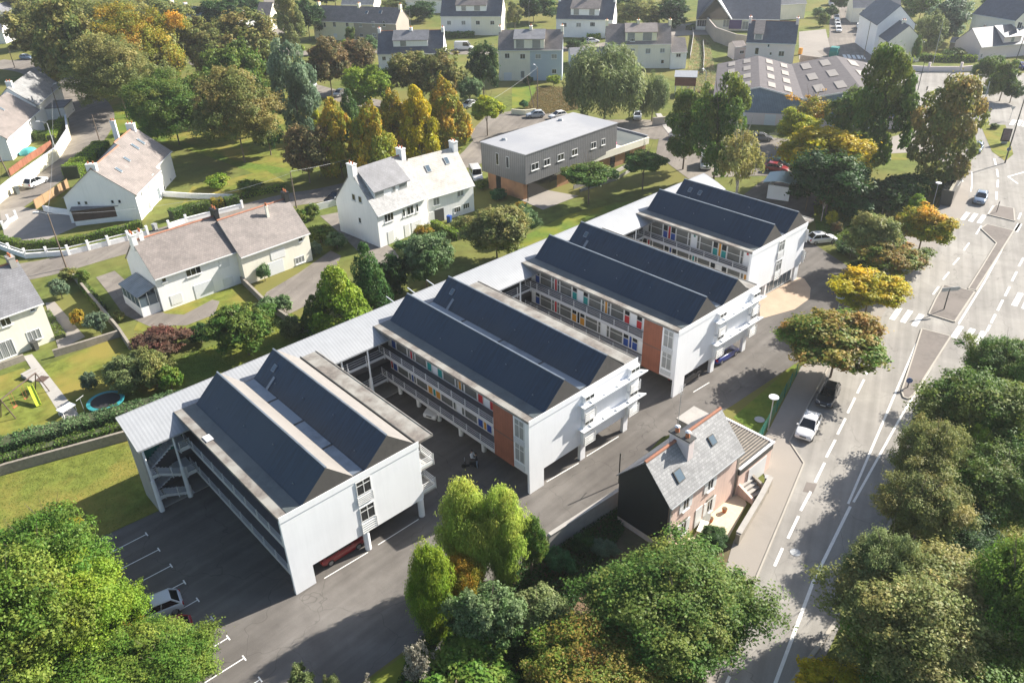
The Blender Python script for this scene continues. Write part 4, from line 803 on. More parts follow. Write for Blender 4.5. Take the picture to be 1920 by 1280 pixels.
# 1. long white house on the left: two attached houses
house('long white house with brown roof and glazed porch on its left end', (289, 520), (446, 467), 4.85, 8.6, 8.45, 'wall_white', 'rf_brown', wins=[(362, 507, 2.0, 1.3, 3), (307, 524, .6, .7, 1), (420, 492, 1.4, 1.4, 2, 'roller'), (428, 527, 1.4, 1.1, 2, 'roller'), (383, 541, 2.6, 2.0, 2, 'garage'), (331, 560, 1.5, 1.3, 2, 'roller')],
      chim=[(0.01, .5, .6, 1.2, .8), (0.10, .5, .5, .6, .8), (.98, .5, .6, 1.3, .9, 'slate_gable')], sky=(), ridge='tiles_ridge')
p_ = G(262, 545); t = thing('conservatory', 'small glazed lean-to porch against the left gable of the long white house', 'porch', (8.6, 53.0, 0), R(2))
B().box(0, 2.35, 0, 5.6, 0, 1.3).obj('base_wall', M['wall_white'], t); b = B()
for k in range(5): b.box(0.0, 0.06, k*1.3, k*1.3+0.08, 1.3, 2.7)
for k in range(3): b.box(k*1.1, k*1.1+0.08, 0.0, 0.06, 1.3, 2.75+k*0.25)
b.box(0, 0.07, 0, 5.6, 2.65, 2.75); b.obj('glazing_bars', M['frame'], t); B().box(0.02, 2.3, 0.03, 5.55, 1.3, 2.6).obj('pane', M['glass_blue'], t)
B().prism([(-0.15, -0.1, 2.75), (2.35, -0.1, 3.5), (2.35, -0.1, 3.58), (-0.15, -0.1, 2.83)], (0, 5.8, 0)).obj('glass_roof', M['curtain_x'], t)
house('cream house with brown roof and white garage door, attached right of the long white house', (450, 479), (577.5, 434), 4.4, 8.6, 8.2, 'cream', 'rf_brown', wins=[(521, 476, 2.2, 1.3, 2, 'roller'), (563, 448, .7, .7, 1), (562, 487, 1.5, 1.0, 3, 'curtain_x'), (519, 507, 2.3, 1.9, 2, 'garage')], chim=[(.985, .5, .7, 1.0, .9, 'slate_gable'), (0.62, .35, .35, .35, .3)], ridge='tiles_ridge')
# 3. lower left house
hL = house('cream house with smooth dark grey roof at the left edge beside the garden path', (-60, 612), (77, 564), 5.3, 8.0, 9.2, 'cream', 'rf_mid', wins=[(10, 602, 1.1, 1.2, 2), (60, 578, .6, .7, 1), (64, 628, 1.5, 1.3, 3, 'curtain_x'), (8, 656, 2.2, 2.1, 3, 'curtain_x')], chim=[(.93, .5, .7, 1.1, .7, 'concrete')], ridge='tiles_ridge')
# 5. the large white house with the wide dormer
house('large white house with wide grey shed dormer and paired chimneys, middle of the photo', (706, 401), (799, 366), 5.3, 9.6, 10.6, 'wall_white', 'rf_grey', wins=[(729, 407, 1.7, 1.3, 3), (757, 399, .5, 1.2, 1), (769, 394, 1.3, 1.3, 2), (782, 390, .5, 1.2, 1), (733, 446, 1.1, 2.0, 1, 'door'), (763, 432, .9, 2.0, 1, 'door'), (781, 425, 2.0, 1.9, 1, 'roller')],
      chim=[(0.02, .5, .8, 1.3, .9), (.98, .5, .8, 1.3, .9)], dormer=(0.10, 0.78, 8.1, 1.4, 'rf_mid', [(.02, .28), (.52, .62), (.72, .97)]), ridge='tiles_ridge', sidewins=[('left', 3.5, 6.6, .8, 1.0), ('left', 4.2, 3.2, .6, .9), ('left', 5.0, 6.6, .8, 1.0)])
house('pale roofed house with two skylights joined to the large white dormer house', (801, 369), (887, 344), 4.6, 9.0, 9.4, 'wall_white', 'rf_pale', wins=[(818, 377, 1.1, 1.3, 2, 'curtain_x'), (863, 361, 1.2, 1.2, 2, 'curtain_x'), (857, 393, 1.2, .9, 3), (874, 386, 1.2, .9, 3), (824, 412, 1.8, 2.1, 1, 'open'), (811, 419, .9, 2.0, 1, 'door')], chim=[(.97, .5, .8, 1.3, .9)], sky=[(.27, .55, .8, 1.2), (.70, .62, .8, 1.2)])
# 2. gabled house, ridge runs away to the right
A2 = G(252, 364, 4.4); B2 = G(297, 318, 4.4)
house('white gabled house with grey-brown roof, brown garage in front and skylights', None, None, 4.4, 11.0, 8.8, 'wall_white', 'rf_brown', gA=A2, gB=B2, wins=[(264, 361, .7, 1.2, 2), (277, 348, .8, 1.3, 2, 'curtain_x'), (288, 334, .9, 1.3, 2, 'curtain_x'), (281, 389, 1.0, 1.3, 2, 'curtain_x'), (300, 370, 1.2, 1.9, 2, 'glass_blue')],
      sidewins=[('left', 2.6, 3.3, .5, .6), ('left', 3.7, 3.3, .5, .6), ('left', 7.8, 3.3, .5, .6), ('left', 8.9, 3.3, .5, .6)], chim=[(.04, .5, .7, 1.5, .5)], sky=[(.35, .5, .7, 1.2), (.75, .55, .7, 1.2)], ridge='tiles_ridge')
u2 = (B2-A2); u2.z = 0; u2.normalize(); n2 = Vector((-u2.y, u2.x, 0)); A3 = B2+u2*0.02+n2*0.8; B3 = A3+u2*9
house('white taller wing with two skylights and glazed veranda behind the gabled house', None, None, 4.9, 10.5, 9.3, 'wall_white', 'rf_brown', gA=A3, gB=B3, wins=[(309, 355, .5, .5, 1), (320, 337, .4, .5, 1)], chim=[(.90, .5, .7, 1.4, .8), (.97, .8, .5, .8, 1.2)], sky=[(.3, .5, .7, 1.5), (.62, .5, .7, 1.5)], ridge='tiles_ridge')
t = thing('garage', 'brown boarded garage with dark flat roof and white base, below the gabled house', 'garage', G(157, 421)*1.0, 0)
gq = [G(157, 421), G(231, 418), G(237, 408)]
pA, pB = G(143, 424), G(228, 414); uu = (pB-pA); Lg_ = uu.length; uu.normalize(); t.location = (pA.x, pA.y, 0); t.rotation_euler = (0, 0, math.atan2(uu.y, uu.x))
B().box(0, Lg_, 0, 5.6, 0, 0.8).obj('base_wall', M['wall_white'], t); B().box(-0.05, Lg_+.05, -0.05, 5.6, 0.8, 2.5).obj('boarding', M['brownwood'], t)
B().prism([(-0.2, -0.2, 2.52), (-0.2, 5.7, 3.1), (-0.2, 5.7, 3.2), (-0.2, -0.2, 2.62)], (Lg_+0.4, 0, 0)).obj('roof', M['rf_mid'], t)
# 4. left edge houses
house('white house with long grey-brown roof at the left edge above the turquoise covered pile', (10, 259), (72, 205), 4.4, 10, 8.4, 'wall_white', 'rf_brown', wins=[(25, 258, .7, 1.0, 1, 'curtain_x'), (40, 245, .7, 1.0, 1, 'curtain_x'), (55, 232, .7, 1.0, 1, 'curtain_x'), (66, 222, .7, 1.0, 1, 'curtain_x')], chim=[(.25, .5, .7, 1.2, .8)], sky=[(.3, .6, .7, 1.2), (.55, .6, .7, 1.2)])
q0 = G(72, 205, 4.4); q1 = G(10, 259, 4.4); u4 = (q0-q1).normalized(); n4 = Vector((-u4.y, u4.x, 0))
house('white house with pale roof behind the hedge, left edge near the parked white car', None, None, 4.6, 9, 8.6, 'wall_white', 'rf_grey', gA=q0+n4*1.5+u4*3.5, gB=q0+n4*1.5+u4*23, wins=[(60, 185, .7, 1.0)], chim=[(.1, .5, .7, 1.2, .8)])
t = thing('garage', 'grey flat roofed garage beside the left street bend, below a parked car', 'garage', G(84, 222), 0); pA, pB = G(80, 226), G(124, 224); uu = (pB-pA); Lg_ = uu.length; uu.normalize(); t.location = (pA.x, pA.y, 0); t.rotation_euler = (0, 0, math.atan2(uu.y, uu.x)+0.12)
B().box(0, Lg_, 0, 7, 0, 2.5).obj('wall', M['wall_white'], t); B().box(-0.15, Lg_+.15, -0.15, 7.1, 2.5, 2.68).obj('roof', M['rf_mid'], t)
# upper row
def rowhouse(label, eA, eB, ez, D, rz, walls, rf, wins, chims=((.01, .5, .7, 1.2, .8), (.5, .5, .7, 1.2, .8), (.99, .5, .7, 1.2, .8)), **k): return house(label, eA, eB, ez, D, rz, walls[0], rf, wins=wins, chim=chims, wall2=walls[1], split=.5, **k)
rowhouse('semi-detached pair, pale yellow left half and brown-grey right half, top left of centre', (586, 38), (742, 44), 5.8, 9, 9.6, ('yellow_wall', 'stone_wall'), 'rf_brown', [(627, 46, 1.0, 1.5), (651, 46, 1.0, 1.5), (609, 47, .7, 1.4, 1), (676, 46, 1.0, 1.5, 2, 'curtain_x'), (700, 46, 1.0, 1.5, 2, 'curtain_x'), (720, 45, .8, 1.6, 1), (678, 66, 1.0, 1.0), (702, 66, 1.2, 1.0, 2, 'curtain_x'), (629, 67, 1.3, 1.2, 1, 'roller')], sky=[(.62, .5, 1.0, 1.2), (.78, .55, 1.0, 1.2)], ridge=None)
house('white house with blue-grey roof and wide front dormer among the olive trees', (708, 100), (830, 98), 4.6, 9, 9.4, 'wall_white', 'rf_blue', wins=[(720, 110, 1, 1), (800, 105, 1, 1)], chim=[(.01, .5, .7, 1, .6), (.5, .5, .7, 1, .6), (.99, .5, .7, 1, .6)], dormer=(.24, .77, 7.6, 1.2, 'rf_mid', [(.2, .38)]), ridge='tiles_ridge')
rowhouse('white semi-detached pair with brown dormer roof, top centre above the white van', (826, 29), (940, 29), 6.0, 9, 11.2, ('wall_white', 'cream'), 'rf_blue', [(842, 43, 1.3, 1.2, 2, 'curtain_x'), (869, 43, 1.3, 1.2, 2, 'curtain_x'), (896, 43, 1.3, 1.2), (923, 43, 1.3, 1.2)], dormer=(.25, .75, 8.9, .9, 'rf_brown', [(.18, .34), (.6, .8)]))
rowhouse('three storey pair, cream left half and grey-blue right half with roller shutters', (934, 93), (1054, 92), 7.6, 9, 11.4, ('cream', 'grey_wall'), 'rf_brown', [(951, 105, 1.2, 1.2, 2), (980, 106, 1.3, 1.2, 2), (1009, 106, 1.4, 1.1, 2, 'curtain_x'), (1039, 106, 1.4, 1.1, 2, 'curtain_x'), (952, 142, 2.0, 2.0, 1, 'garage'), (980, 140, 1.0, 1.8, 1, 'curtain_x'), (1039, 134, 1.1, 1.1)], dormer=(.25, .72, 10.0, .1, 'rf_mid', [(.06, .34), (.6, .88)]))
rowhouse('white semi-detached pair with brown dormer roof, top right of the grey-blue house', (1043, 34), (1149, 36), 5.6, 9, 10.4, ('wall_white', 'wall_white'), 'rf_blue', [(1058, 47, 1.5, 1.2, 3), (1085, 47, 1.5, 1.2, 2, 'curtain_x'), (1111, 46, 1.5, 1.2, 3)], dormer=(.25, .75, 8.4, .7, 'rf_brown', [(.1, .3), (.65, .85)]))
rowhouse('pale yellow and white pair with grey-brown roofs, behind the big willow', (1136, 82), (1258, 81), 6.3, 9, 10.4, ('yellow_wall', 'cream'), 'rf_brown', [(1186, 75, 1.2, .8, 3), (1186, 96, 1.2, 1.2, 2, 'curtain_x'), (1215, 96, 1.3, 1.3, 2, 'curtain_x'), (1242, 95, 1.2, 1.1, 2, 'curtain_x'), (1242, 116, .8, 1.0, 1)], dormer=(.3, .78, 9.0, .5, 'rf_brown', [(.06, .3), (.55, .85)]))
house('small low white annex with brown roof to the right of the pale yellow pair', (1259, 97), (1288, 96), 4.4, 7, 7.2, 'wall_white', 'rf_brown', wins=[(1272, 104, 1.2, .9)])
house('low pale blue-white outbuilding with flat grey roof beside the concrete steps', (1070, 102), (1136, 100), 3.4, 7, 4.4, 'grey_wall', 'rf_mid', wins=[(1083, 108, 1.2, .8, 2, 'curtain_x')])
house('pale pink house with steep dark blue slate roof and one dormer beside the warehouse', (1400, 78), (1492, 81), 6.2, 9, 10.6, 'palepink', 'rf_blue', wins=[(1419, 96, 1.0, 1.7, 1), (1445, 101, .6, .8, 1), (1441, 86, .5, .8, 1), (1465, 101, 1.4, 1.3, 2)], chim=[(.01, .5, .7, 1.4, .8), (.98, .5, .7, 1.4, .8)], dormer=(.14, .32, 8.2, .4, 'rf_brown', [(.1, .9)]), ridge='tiles_ridge')
house('tiny pale pink outhouse left of the pale pink house', (1378, 88), (1399, 87), 3.4, 5, 4.4, 'palepink', 'rf_brown', wins=[(1391, 98, 1.2, .8)])
# hall with big dark roof (shop) at the top
hs = house('large dark blue roofed hall with glazed gable and lit windows, top edge of the photo', (1306, 34), (1462, 36), 3.6, 17, 10.5, 'cream', 'rf_blue', wins=[(1364, 44, 2.6, 2.2, 3, 'curtain_x'), (1382, 47, 2.6, 2.4, 3, 'curtain_x'), (1400, 48, 2.6, 2.4, 3, 'curtain_x'), (1316, 44, 3, 2.0, 4)], name='hall', cat='hall')
A_ = G(1306, 34, 3.6); B_ = G(1462, 36, 3.6); u_h = (B_-A_); u_h.z = 0; u_h.normalize(); an = math.atan2(u_h.y, u_h.x)
b = B().prism([(0.5, -1.0, 3.4), (10.5, -1.0, 3.4), (5.5, -1.0, 9.4)], (0, 7, 0)); g_ = b.obj('glazed_gable', M['glass'], hs)
b = B(); b.obox((5.5, -1.3, 9.5), (5.2, 0, -6.2), (0, 8, 0), (0.25, 0, 0.2)); b.obj('white_gable_edge', M['cap'], hs); b = B(); b.obox((5.5, -1.3, 9.5), (-5.2, 0, -6.2), (0, 8, 0), (-0.25, 0, 0.2)); b.obj('gable_roof', M['rf_blue'], hs)
B().box(10.2, 14.0, -0.5, -0.4, 0.6, 3.2).obj('violet_sign_board', mat('violet_board', (0.06, 0.03, 0.14), 0.5, 0.05, 1), hs)
house('tall dark roofed house with white gable at the top edge, right of the hall', (1460, 8), (1512, 5), 5.0, 12, 11, 'cream', 'rf_blue')
# corner houses top right
c1 = house('tall house with windowless grey gable at the top right street corner', None, None, 8.0, 9.5, 12.6, 'wall_white', 'rf_blue', gA=G(1703, 104), gB=G(1703, 104)+Vector((13, 11.5, 0)), sidewins=[])
c1.rotation_euler[2] += 0
house('smaller cream gabled house standing in front of the tall grey gable', None, None, 5.2, 8.5, 9.0, 'cream', 'rf_blue', gA=G(1722, 116), gB=G(1722, 116)+Vector((9.5, 8.5, 0)), sidewins=[('left', 6.3, 1.0, 1.4, 1.6)], chim=[(.35, .5, .7, .9, .5)])
house('cream apartment house with dark hipped roof, upper right corner behind the hedges', (1825, 25), (1905, 38), 8.5, 11, 12.5, 'cream', 'rf_blue', wins=[(1846, 52, 1, 1.5, 1), (1876, 56, .8, 1.4, 1), (1912, 48, 1.2, 1.6, 2)], name='apartment_house')
house('cream block with grey roof at the right edge, beyond the apartment house', (1895, 30), (1990, 45), 7.5, 11, 11.5, 'cream', 'rf_mid', wins=[(1905, 50, 1.2, 1.6, 2)], name='apartment_house')
house('pink-walled bungalow with grey roof and white triangular gable, beside the corner hedge', None, None, 3.4, 9.0, 7.2, 'palepink', 'rf_blue', gA=G(1833, 113), gB=G(1925, 104), wins=[(1840, 105, .6, 1.0)], dormer=(.45, .8, 5.2, .3, 'rf_blue', [(.4, .6)]))
house('small grey roofed garden shed with clipped bushes, upper right garden', (1782, 78), (1805, 80), 2.4, 4, 3.3, 'stone_wall', 'rf_mid', name='garden_shed', cat='shed')
# top left roofs
house('dark roofed bungalow with white gable behind the trees, top left', (232, 18), (272, 20), 4.0, 9, 7.2, 'wall_white', 'rf_blue', chim=[(.02, .5, .8, 1.2, .6), (.9, .5, .8, 1.2, .6)])
house('long dark blue roofed row with four white chimneys, top left behind the tree line', (328, 32), (440, 50), 4.0, 9, 7.4, 'wall_white', 'rf_blue', chim=[(.02, .5, .8, 1.2, .6), (.5, .5, .8, 1.2, .6), (.98, .5, .8, 1.2, .6)])
house('cream house with blue-grey roof in the top left corner', None, None, 5.2, 11, 9.0, 'cream', 'rf_mid', gA=G(28, 62), gB=G(28, 62)+Vector((17, 17, 0)), sidewins=[('left', 3.0, 3.5, 1, 1.1), ('left', 7.5, 3.5, 1, 1.1)])
house('white house end with grey roof cut by the left edge, above the street corner', None, None, 4.4, 9, 8.0, 'wall_white', 'rf_mid', gA=G(-60, 85), gB=G(12, 82))
for k, (ax, bx_, y, wl, rfk, lb) in enumerate([(640, 700, 2, 'cream', 'rf_grey', 'pale roofed low house cut by the top edge left of the cedar'), (760, 835, -6, 'wall_white', 'rf_brown', 'white house mostly above the top edge, left of the top centre pair'), (1600, 1640, 8, 'cream', 'rf_mid', 'cream house beside the parked cars at the top of the side street'), (1655, 1690, 22, 'wall_white', 'rf_mid', 'white house behind the hedge at the top right side street'),
                                                (240, 300, -12, 'cream', 'rf_brown', 'brown roofed house above the top left trees'), (480, 505, 25, 'cream', 'rf_brown', 'small dull house left of the narrow top street')]):
    house(lb, (ax, y+6), (bx_, y+6), 4.6, 9, 8.4, wl, rfk, wins=[((ax+bx_)/2, y+14, 1.2, 1.2)])
# pink house by the yard
ph = thing('house', 'pink stone-trimmed house with pale slate roof, orange ridge tiles and black slate gable', 'house', (23.6, -16.75, 0))
Lp, Dp, ezp, rzp = 9.8, 5.0, 5.2, 7.95
B().prism([(0.06, 0, 0), (0.06, Dp, 0), (0.06, Dp, ezp), (0.06, Dp/2, rzp-.1), (0.06, 0, ezp)], (Lp-.06, 0, 0)).obj('wall', M['pink'], ph)
B().prism([(0, 0.02, 0.7), (0, Dp, 0.7), (0, Dp, ezp), (0, Dp/2, rzp-.1), (0, 0.02, ezp)], (0.055, 0, 0)).obj('slate_gable', M['slate_gable'], ph)
b = B(); sl = (rzp-ezp)/(Dp/2); e = .25
b.prism([(-.12, -e, ezp-e*sl), (-.12, -e, ezp-e*sl+.1), (-.12, Dp/2, rzp+.1), (-.12, Dp/2, rzp)], (Lp+.24, 0, 0)); r1 = b.obj('roof', M['rf_grey'], ph)
b = B(); b.prism([(-.12, Dp+e, ezp-e*sl), (-.12, Dp+e, ezp-e*sl+.1), (-.12, Dp/2, rzp+.1), (-.12, Dp/2, rzp)], (Lp+.24, 0, 0)); b.obj('roof', M['rf_mid'], ph)
b = B()
for k in range(24): x = -.1+k*(Lp+.2)/24; b.tube((x, Dp/2, rzp+.06), (x+(Lp+.2)/24-.02, Dp/2, rzp+.09), .13, .15, 8)
b.obj('ridge_tiles', M['tiles_ridge'], r1)
b = B().box(3.7, 4.4, 1.2, 3.1, 6.2, 8.55); ch = b.obj('chimney', M['palepink'], r1); B().box(3.6, 4.5, 1.1, 3.2, 8.552, 8.67).obj('chimney_slab', M['post_dark'], ch)
for y in (1.65, 2.65):
    pt_ = B().tube((4.05, y, 8.67), (4.05, y, 9.15), .2, .14, 12).obj('chimney_pot', M['pot'], ch); B().tube((4.05, y, 9.17), (4.05, y, 9.27), .24, .12, 12).obj('pot_cowl', M['cap'], ch)
for f, t_, w, l in ((2.2, .22, .9, 1.0), (7.2, .42, .75, .85)):
    c = Vector((f, (Dp/2)*t_, ezp+(rzp-ezp)*t_+.1)); ey = Vector((0, Dp/2, rzp-ezp)).normalized(); nn = Vector((0, -ey.z, ey.y)); b = B()
    b.obox(c-Vector((w/2, 0, 0)), (w, 0, 0), ey*l, nn*.12, 0); b.obox(c-Vector((w/2-.07, 0, 0))+ey*.07+nn*.122, (w-.14, 0, 0), ey*(l-.14), nn*.01, 1); b.obj('skylight', [M['post_dark'], M['glass_blue']], r1)
for x, z, h in ((2.3, 3.9, 1.3), (5.6, 3.9, 1.3), (2.3, 1.3, 1.3), (5.9, 1.3, 1.4)):
    f = winl(ph, x, z, .8, h, cols=2, shut='shutter'); q = B(); q.box(x-.5, x+.5, -.04, -.002, z+h/2+.03, z+h/2+.3); q.obj('stone_lintel', M['stonewall'], f)
B().box(3.9, 4.8, -.05, -.002, .1, 2.1).obj('door', M['frame'], ph)
for x in (0.07, Lp-.3):
    b = B(); [b.box(x, x+(.5 if k % 2 else .32), -.03, -.002, k*.33, k*.33+.31) for k in range(15)]; b.obj('corner_stones', M['stonewall'], ph)
B().box(-.05, Lp+.05, -e-.12, -e-.01, ezp-e*sl-.05, ezp-e*sl+.06).obj('rain_gutter', M['galv'], ph)
B().tube((.15, -.08, .2), (.15, -.08, ezp-.2), .05, .05, 8).obj('downpipe', M['galv'], ph)
t = thing('garage', 'flat roofed garage with black parapet and pergola slats behind the pink house', 'garage', (33.45, -16.9, 0))
B().box(0, 5.2, 0, 5.2, 0, 2.3).obj('wall', M['pink'], t); B().box(-.02, 5.25, -.05, 5.25, 2.3, 2.95).obj('parapet', M['post_dark'], t)
b = B(); b.box(-.1, 5.35, -.12, .12, 2.952, 3.06).box(-.1, 5.35, 5.1, 5.32, 2.952, 3.06).box(5.12, 5.35, .12, 5.1, 2.952, 3.06); b.obj('coping', M['cap'], t)
b = B(); [b.box(.2, 5.0, .35+k*.28, .47+k*.28, 2.96, 3.04) for k in range(17)]; b.obj('pergola_slats', M['stonewall'], t)
B().box(1.5, 4.3, -.09, -.055, 0.05, 2.1).obj('garage_door', M['cap'], t)
t = thing('transformer_hut', 'small cream concrete hut with flat lid beside the grass triangle', 'hut', (36.4, -10.6, 0)); B().box(0, 2.6, 0, 2.4, 0, 2.1).obj('wall', M['concrete'], t); B().box(-.1, 2.7, -.1, 2.5, 2.1, 2.25).obj('lid', M['concrete'], t)
sheet('terrace', [(1240, 1030), (1300, 1005), (1372, 912), (1392, 925), (1400, 945), (1365, 1010), (1330, 1040)], .035, mat('crazy_paving', (0.62, 0.52, 0.36), .9, .12, 3))
# modern building
mb = thing('community_building', 'modern building with grey metal upper storey over timber ground floor', 'building', (68.7, 46.3, 0), R(2))
B().box(0.5, 22, 1.2, 9.6, 0, 3.1).obj('timber_wall', M['wood'], mb); B().box(-.2, 22.9, 0, 10.3, 3.1, 7.95).obj('metal_cladding', M['metal_clad'], mb)
B().box(-.3, 23.0, -.1, 10.4, 7.95, 8.1).obj('flat_roof', M['roof_pale'], mb)
b = B(); b.box(5.0, 6.0, 1.13, 1.19, 0.1, 3.0).box(0.44, 0.49, 6.5, 7.6, 0, 3); b.obj('doorway', M['glass'], mb); B().box(1.6, 8.5, 1.10, 1.16, .1, 2.9).obj('ground_window', M['glass'], mb)
for px, py, w in ((1002, 311, 1.7), (1025, 302, 1.5), (1052, 291, 1.6), (1079, 280, 1.5), (1116, 265, 1.4), (1135, 261, 1.0)):
    P = hit(px, py, Vector((68.7, 46.5, 0)), Vector((0, -1, 0))); x = P.x-68.7; f = winl(mb, x, 5.6, w, 1.1, cols=2)
for y, h in ((4.0, 1.9), (6.4, 2.0)): f = B().box(-.26, -.205, y-.35, y+.35, 5.0, 5.0+h).obj('window', M['frame'], mb); B().box(-.275, -.262, y-.28, y+.28, 5.07, 4.93+h).obj('pane', M['glass'], f)
B().tube((.6, .3, 0), (.6, .3, 3.1), .09, .09, 8).obj('column', M['post_dark'], mb)
for x, y in ((3, 8), (17.5, 8.5)): B().tube((x, y, 8.1), (x, y, 8.45), .5, .35, 10).obj('roof_vent', M['galv'], mb)
wA = G(1043, 317, 3.5); wB = G(1222, 257, 3.5); wR = math.atan2(wB.y-wA.y, wB.x-wA.x); wA.z = 0
wg = thing('single_storey_wing', 'white rendered flat roofed wing running beside the modern building', 'building', wA, wR)
B().box(0, 24, 0, 3.2, 2.4, 3.6).obj('fascia', M['cream'], wg); B().box(16.3, 24, 3.2, 12, 2.4, 3.6).obj('fascia', M['cream'], wg); B().box(0.3, 23.6, 0.5, 3.2, 0, 2.4).obj('timber_wall', M['wood'], wg)
B().box(16.6, 23.7, .3, 11.7, 3.602, 3.64).obj('gravel_roof', M['gutter_wet'], wg); b = B(); b.box(23.7, 24, .3, 11.7, 3.6, 3.95).box(16.6, 24, 11.7, 12, 3.6, 3.95); b.obj('parapet', M['roof_pale'], wg)
for x in (9, 14, 18): B().box(x, x+1.2, .42, .48, .1, 2.3).obj('door', M['glass'], wg)
sheet('terrace', [(975, 375), (1015, 355), (1085, 368), (1018, 394)], .06, M['pavement'])
# ramp with low walls
t = thing('access_ramp', 'pale concrete ramp with low walls climbing beside the white wing', 'ramp', G(1090, 362)); pts = GG([(1088, 360), (1155, 338), (1200, 312)])
b = B()
for i in range(2):
    p, q = pts[i], pts[i+1]; d = (q-p); l = d.length; d.normalize(); n = Vector((-d.y, d.x, 0)); o = Vector((t.location.x, t.location.y, 0))
    b.obox(p-o, d*l, n*.15, (0, 0, .5)); b.obox(p-o+n*1.6, d*l, n*.15, (0, 0, .7))
b.obj('low_wall', M['concrete'], t)
# warehouses
def gablehall(label, A, Lx, Dy, rot, ez, rz, nsk=3):
    """ridge runs along local y, gable faces -y"""
    t = thing('warehouse', label, 'warehouse', A, rot)
    B().prism([(0, 0, 0), (Lx, 0, 0), (Lx, 0, ez), (Lx/2, 0, rz), (0, 0, ez)], (0, Dy, 0)).obj('wall', M['ware_wall'], t)
    B().box(0.1, Lx-.1, -.03, -.003, 0, 2.4).obj('base_wall', M['palepink'], t)
    b = B(); b.prism([(-.3, -.3, ez), (Lx/2, -.3, rz+.1), (Lx/2, -.3, rz+.22), (-.3, -.3, ez+.12)], (0, Dy+.6, 0)); b.prism([(Lx+.3, -.3, ez), (Lx/2, -.3, rz+.1), (Lx/2, -.3, rz+.22), (Lx+.3, -.3, ez+.12)], (0, Dy+.6, 0)); r = b.obj('roof', M['ware_roof'], t)
    for s in (0, 1):
        for k in range(nsk):
            for j in range(2):
                f0 = .25+.38*j; y0 = Dy*(k+.25)/nsk; h = Dy/nsk*.55; xa = Lx/2*f0; xb = Lx/2*(f0+.17); sl = (rz-ez)/(Lx/2)
                X0, X1 = (xa, xb) if s == 0 else (Lx-xa, Lx-xb)
                z0 = ez+.30+xa*sl; z1 = ez+.30+xb*sl; B().add([(X0, y0, z0+.03), (X1, y0, z1+.03), (X1, y0+h, z1+.03), (X0, y0+h, z0+.03)], [(0, 1, 2, 3)]).obj('rooflight', M['rooflight'], r)
    for s in (0, 1):
        x0 = -.32 if s == 0 else Lx+.32; B().prism([(x0, -.36, ez-.2), (Lx/2, -.36, rz), (Lx/2, -.36, rz+.25), (x0, -.36, ez+.14)], (0, .05, 0)).obj('verge_trim', M['cap'], r)
    for x in (Lx*.25, Lx*.6): B().box(x, x+2.2, -.06, -.033, 0, 2.2).obj('door', M['door_grey'], t)
    return t

gablehall('left bay of the blue-grey metal warehouse, brown roof with two columns of rooflights', Vector((126.6, 50.9, 0)), 17.3, 29, R(-57), 5.5, 7.5, 4)
gablehall('right bay of the blue-grey metal warehouse, partly hidden by the tall green tree', Vector((136.05, 36.3, 0)), 21.0, 30, R(-53), 5.5, 7.6, 3)
# curved shelter in the lot behind the farthest block
sA = G(1437, 372, 0); sB = G(1478, 378, 0); uu = sB-sA; uu.z = 0; l_ = uu.length; t = thing('bike_shelter', 'small white shelter with curved pale blue metal roof behind the farthest school block', 'shelter', sA, math.atan2(uu.y, uu.x))
B().box(0, l_, 0, .15, 0, 2.3).obj('wall', M['white'], t); B().box(0, .15, .16, 4, 0, 2.3).obj('wall', M['white'], t); b = B(); n_ = 8
for k in range(n_):
    x0 = -.8+(l_+1.6)*k/n_; x1 = -.8+(l_+1.6)*(k+1)/n_; f = lambda x: 2.7+.55*math.sin(math.pi*min(max((x+.8)/(l_+1.6), 0), 1)*.85+.1)
    b.prism([(x0, -.6, f(x0)), (x1, -.6, f(x1)), (x1, -.6, f(x1)+.1), (x0, -.6, f(x0)+.1)], (0, 5.2, 0))
b.obj('curved_roof', mat('pale_blue_metal', (.30, .42, .48), .4, .05, 1, metal=.2), t)
for x in (.1, l_-.2): B().tube((x, 4.2, 0), (x, 4.2, 2.9), .07, .07, 6).obj('post', M['galv'], t)
# ------------------------------------------------------------------ trees and plants
T = tree
# bottom left corner: feathery evergreens
gb = 'feathery green trees along the car park'
T(70, 1060, 115, 105, 'near', 'bright', 'feathery bright green tree at the left edge just below the lawn, orange top', clear=2, group=gb)
T(20, 1170, 130, 130, 'near', 'bright', 'big feathery bright green tree in the bottom left corner against the edge', clear=2, group=gb)
T(160, 1135, 95, 95, 'near', 'lime', 'feathery yellow-green tree beside the silver parked car', clear=1.5, group=gb)
T(165, 1255, 120, 90, 'near', 'bright', 'feathery bright green tree at the bottom edge, second from the left corner', clear=1.5, group=gb)
T(300, 1238, 98, 78, 'near', 'bright', 'feathery bright green tree at the bottom edge hiding the parking bay lines', clear=1.5, group=gb)
T(235, 1175, 42, 42, 'nearbush', 'orange', 'orange tinged bushy tree touching the silver and red parked cars', clear=1, group=gb)
T(110, 995, 50, 38, 'nearbush', 'orange', 'orange-brown tree top at the lawn edge, left of the first parking line', clear=4, group=gb)
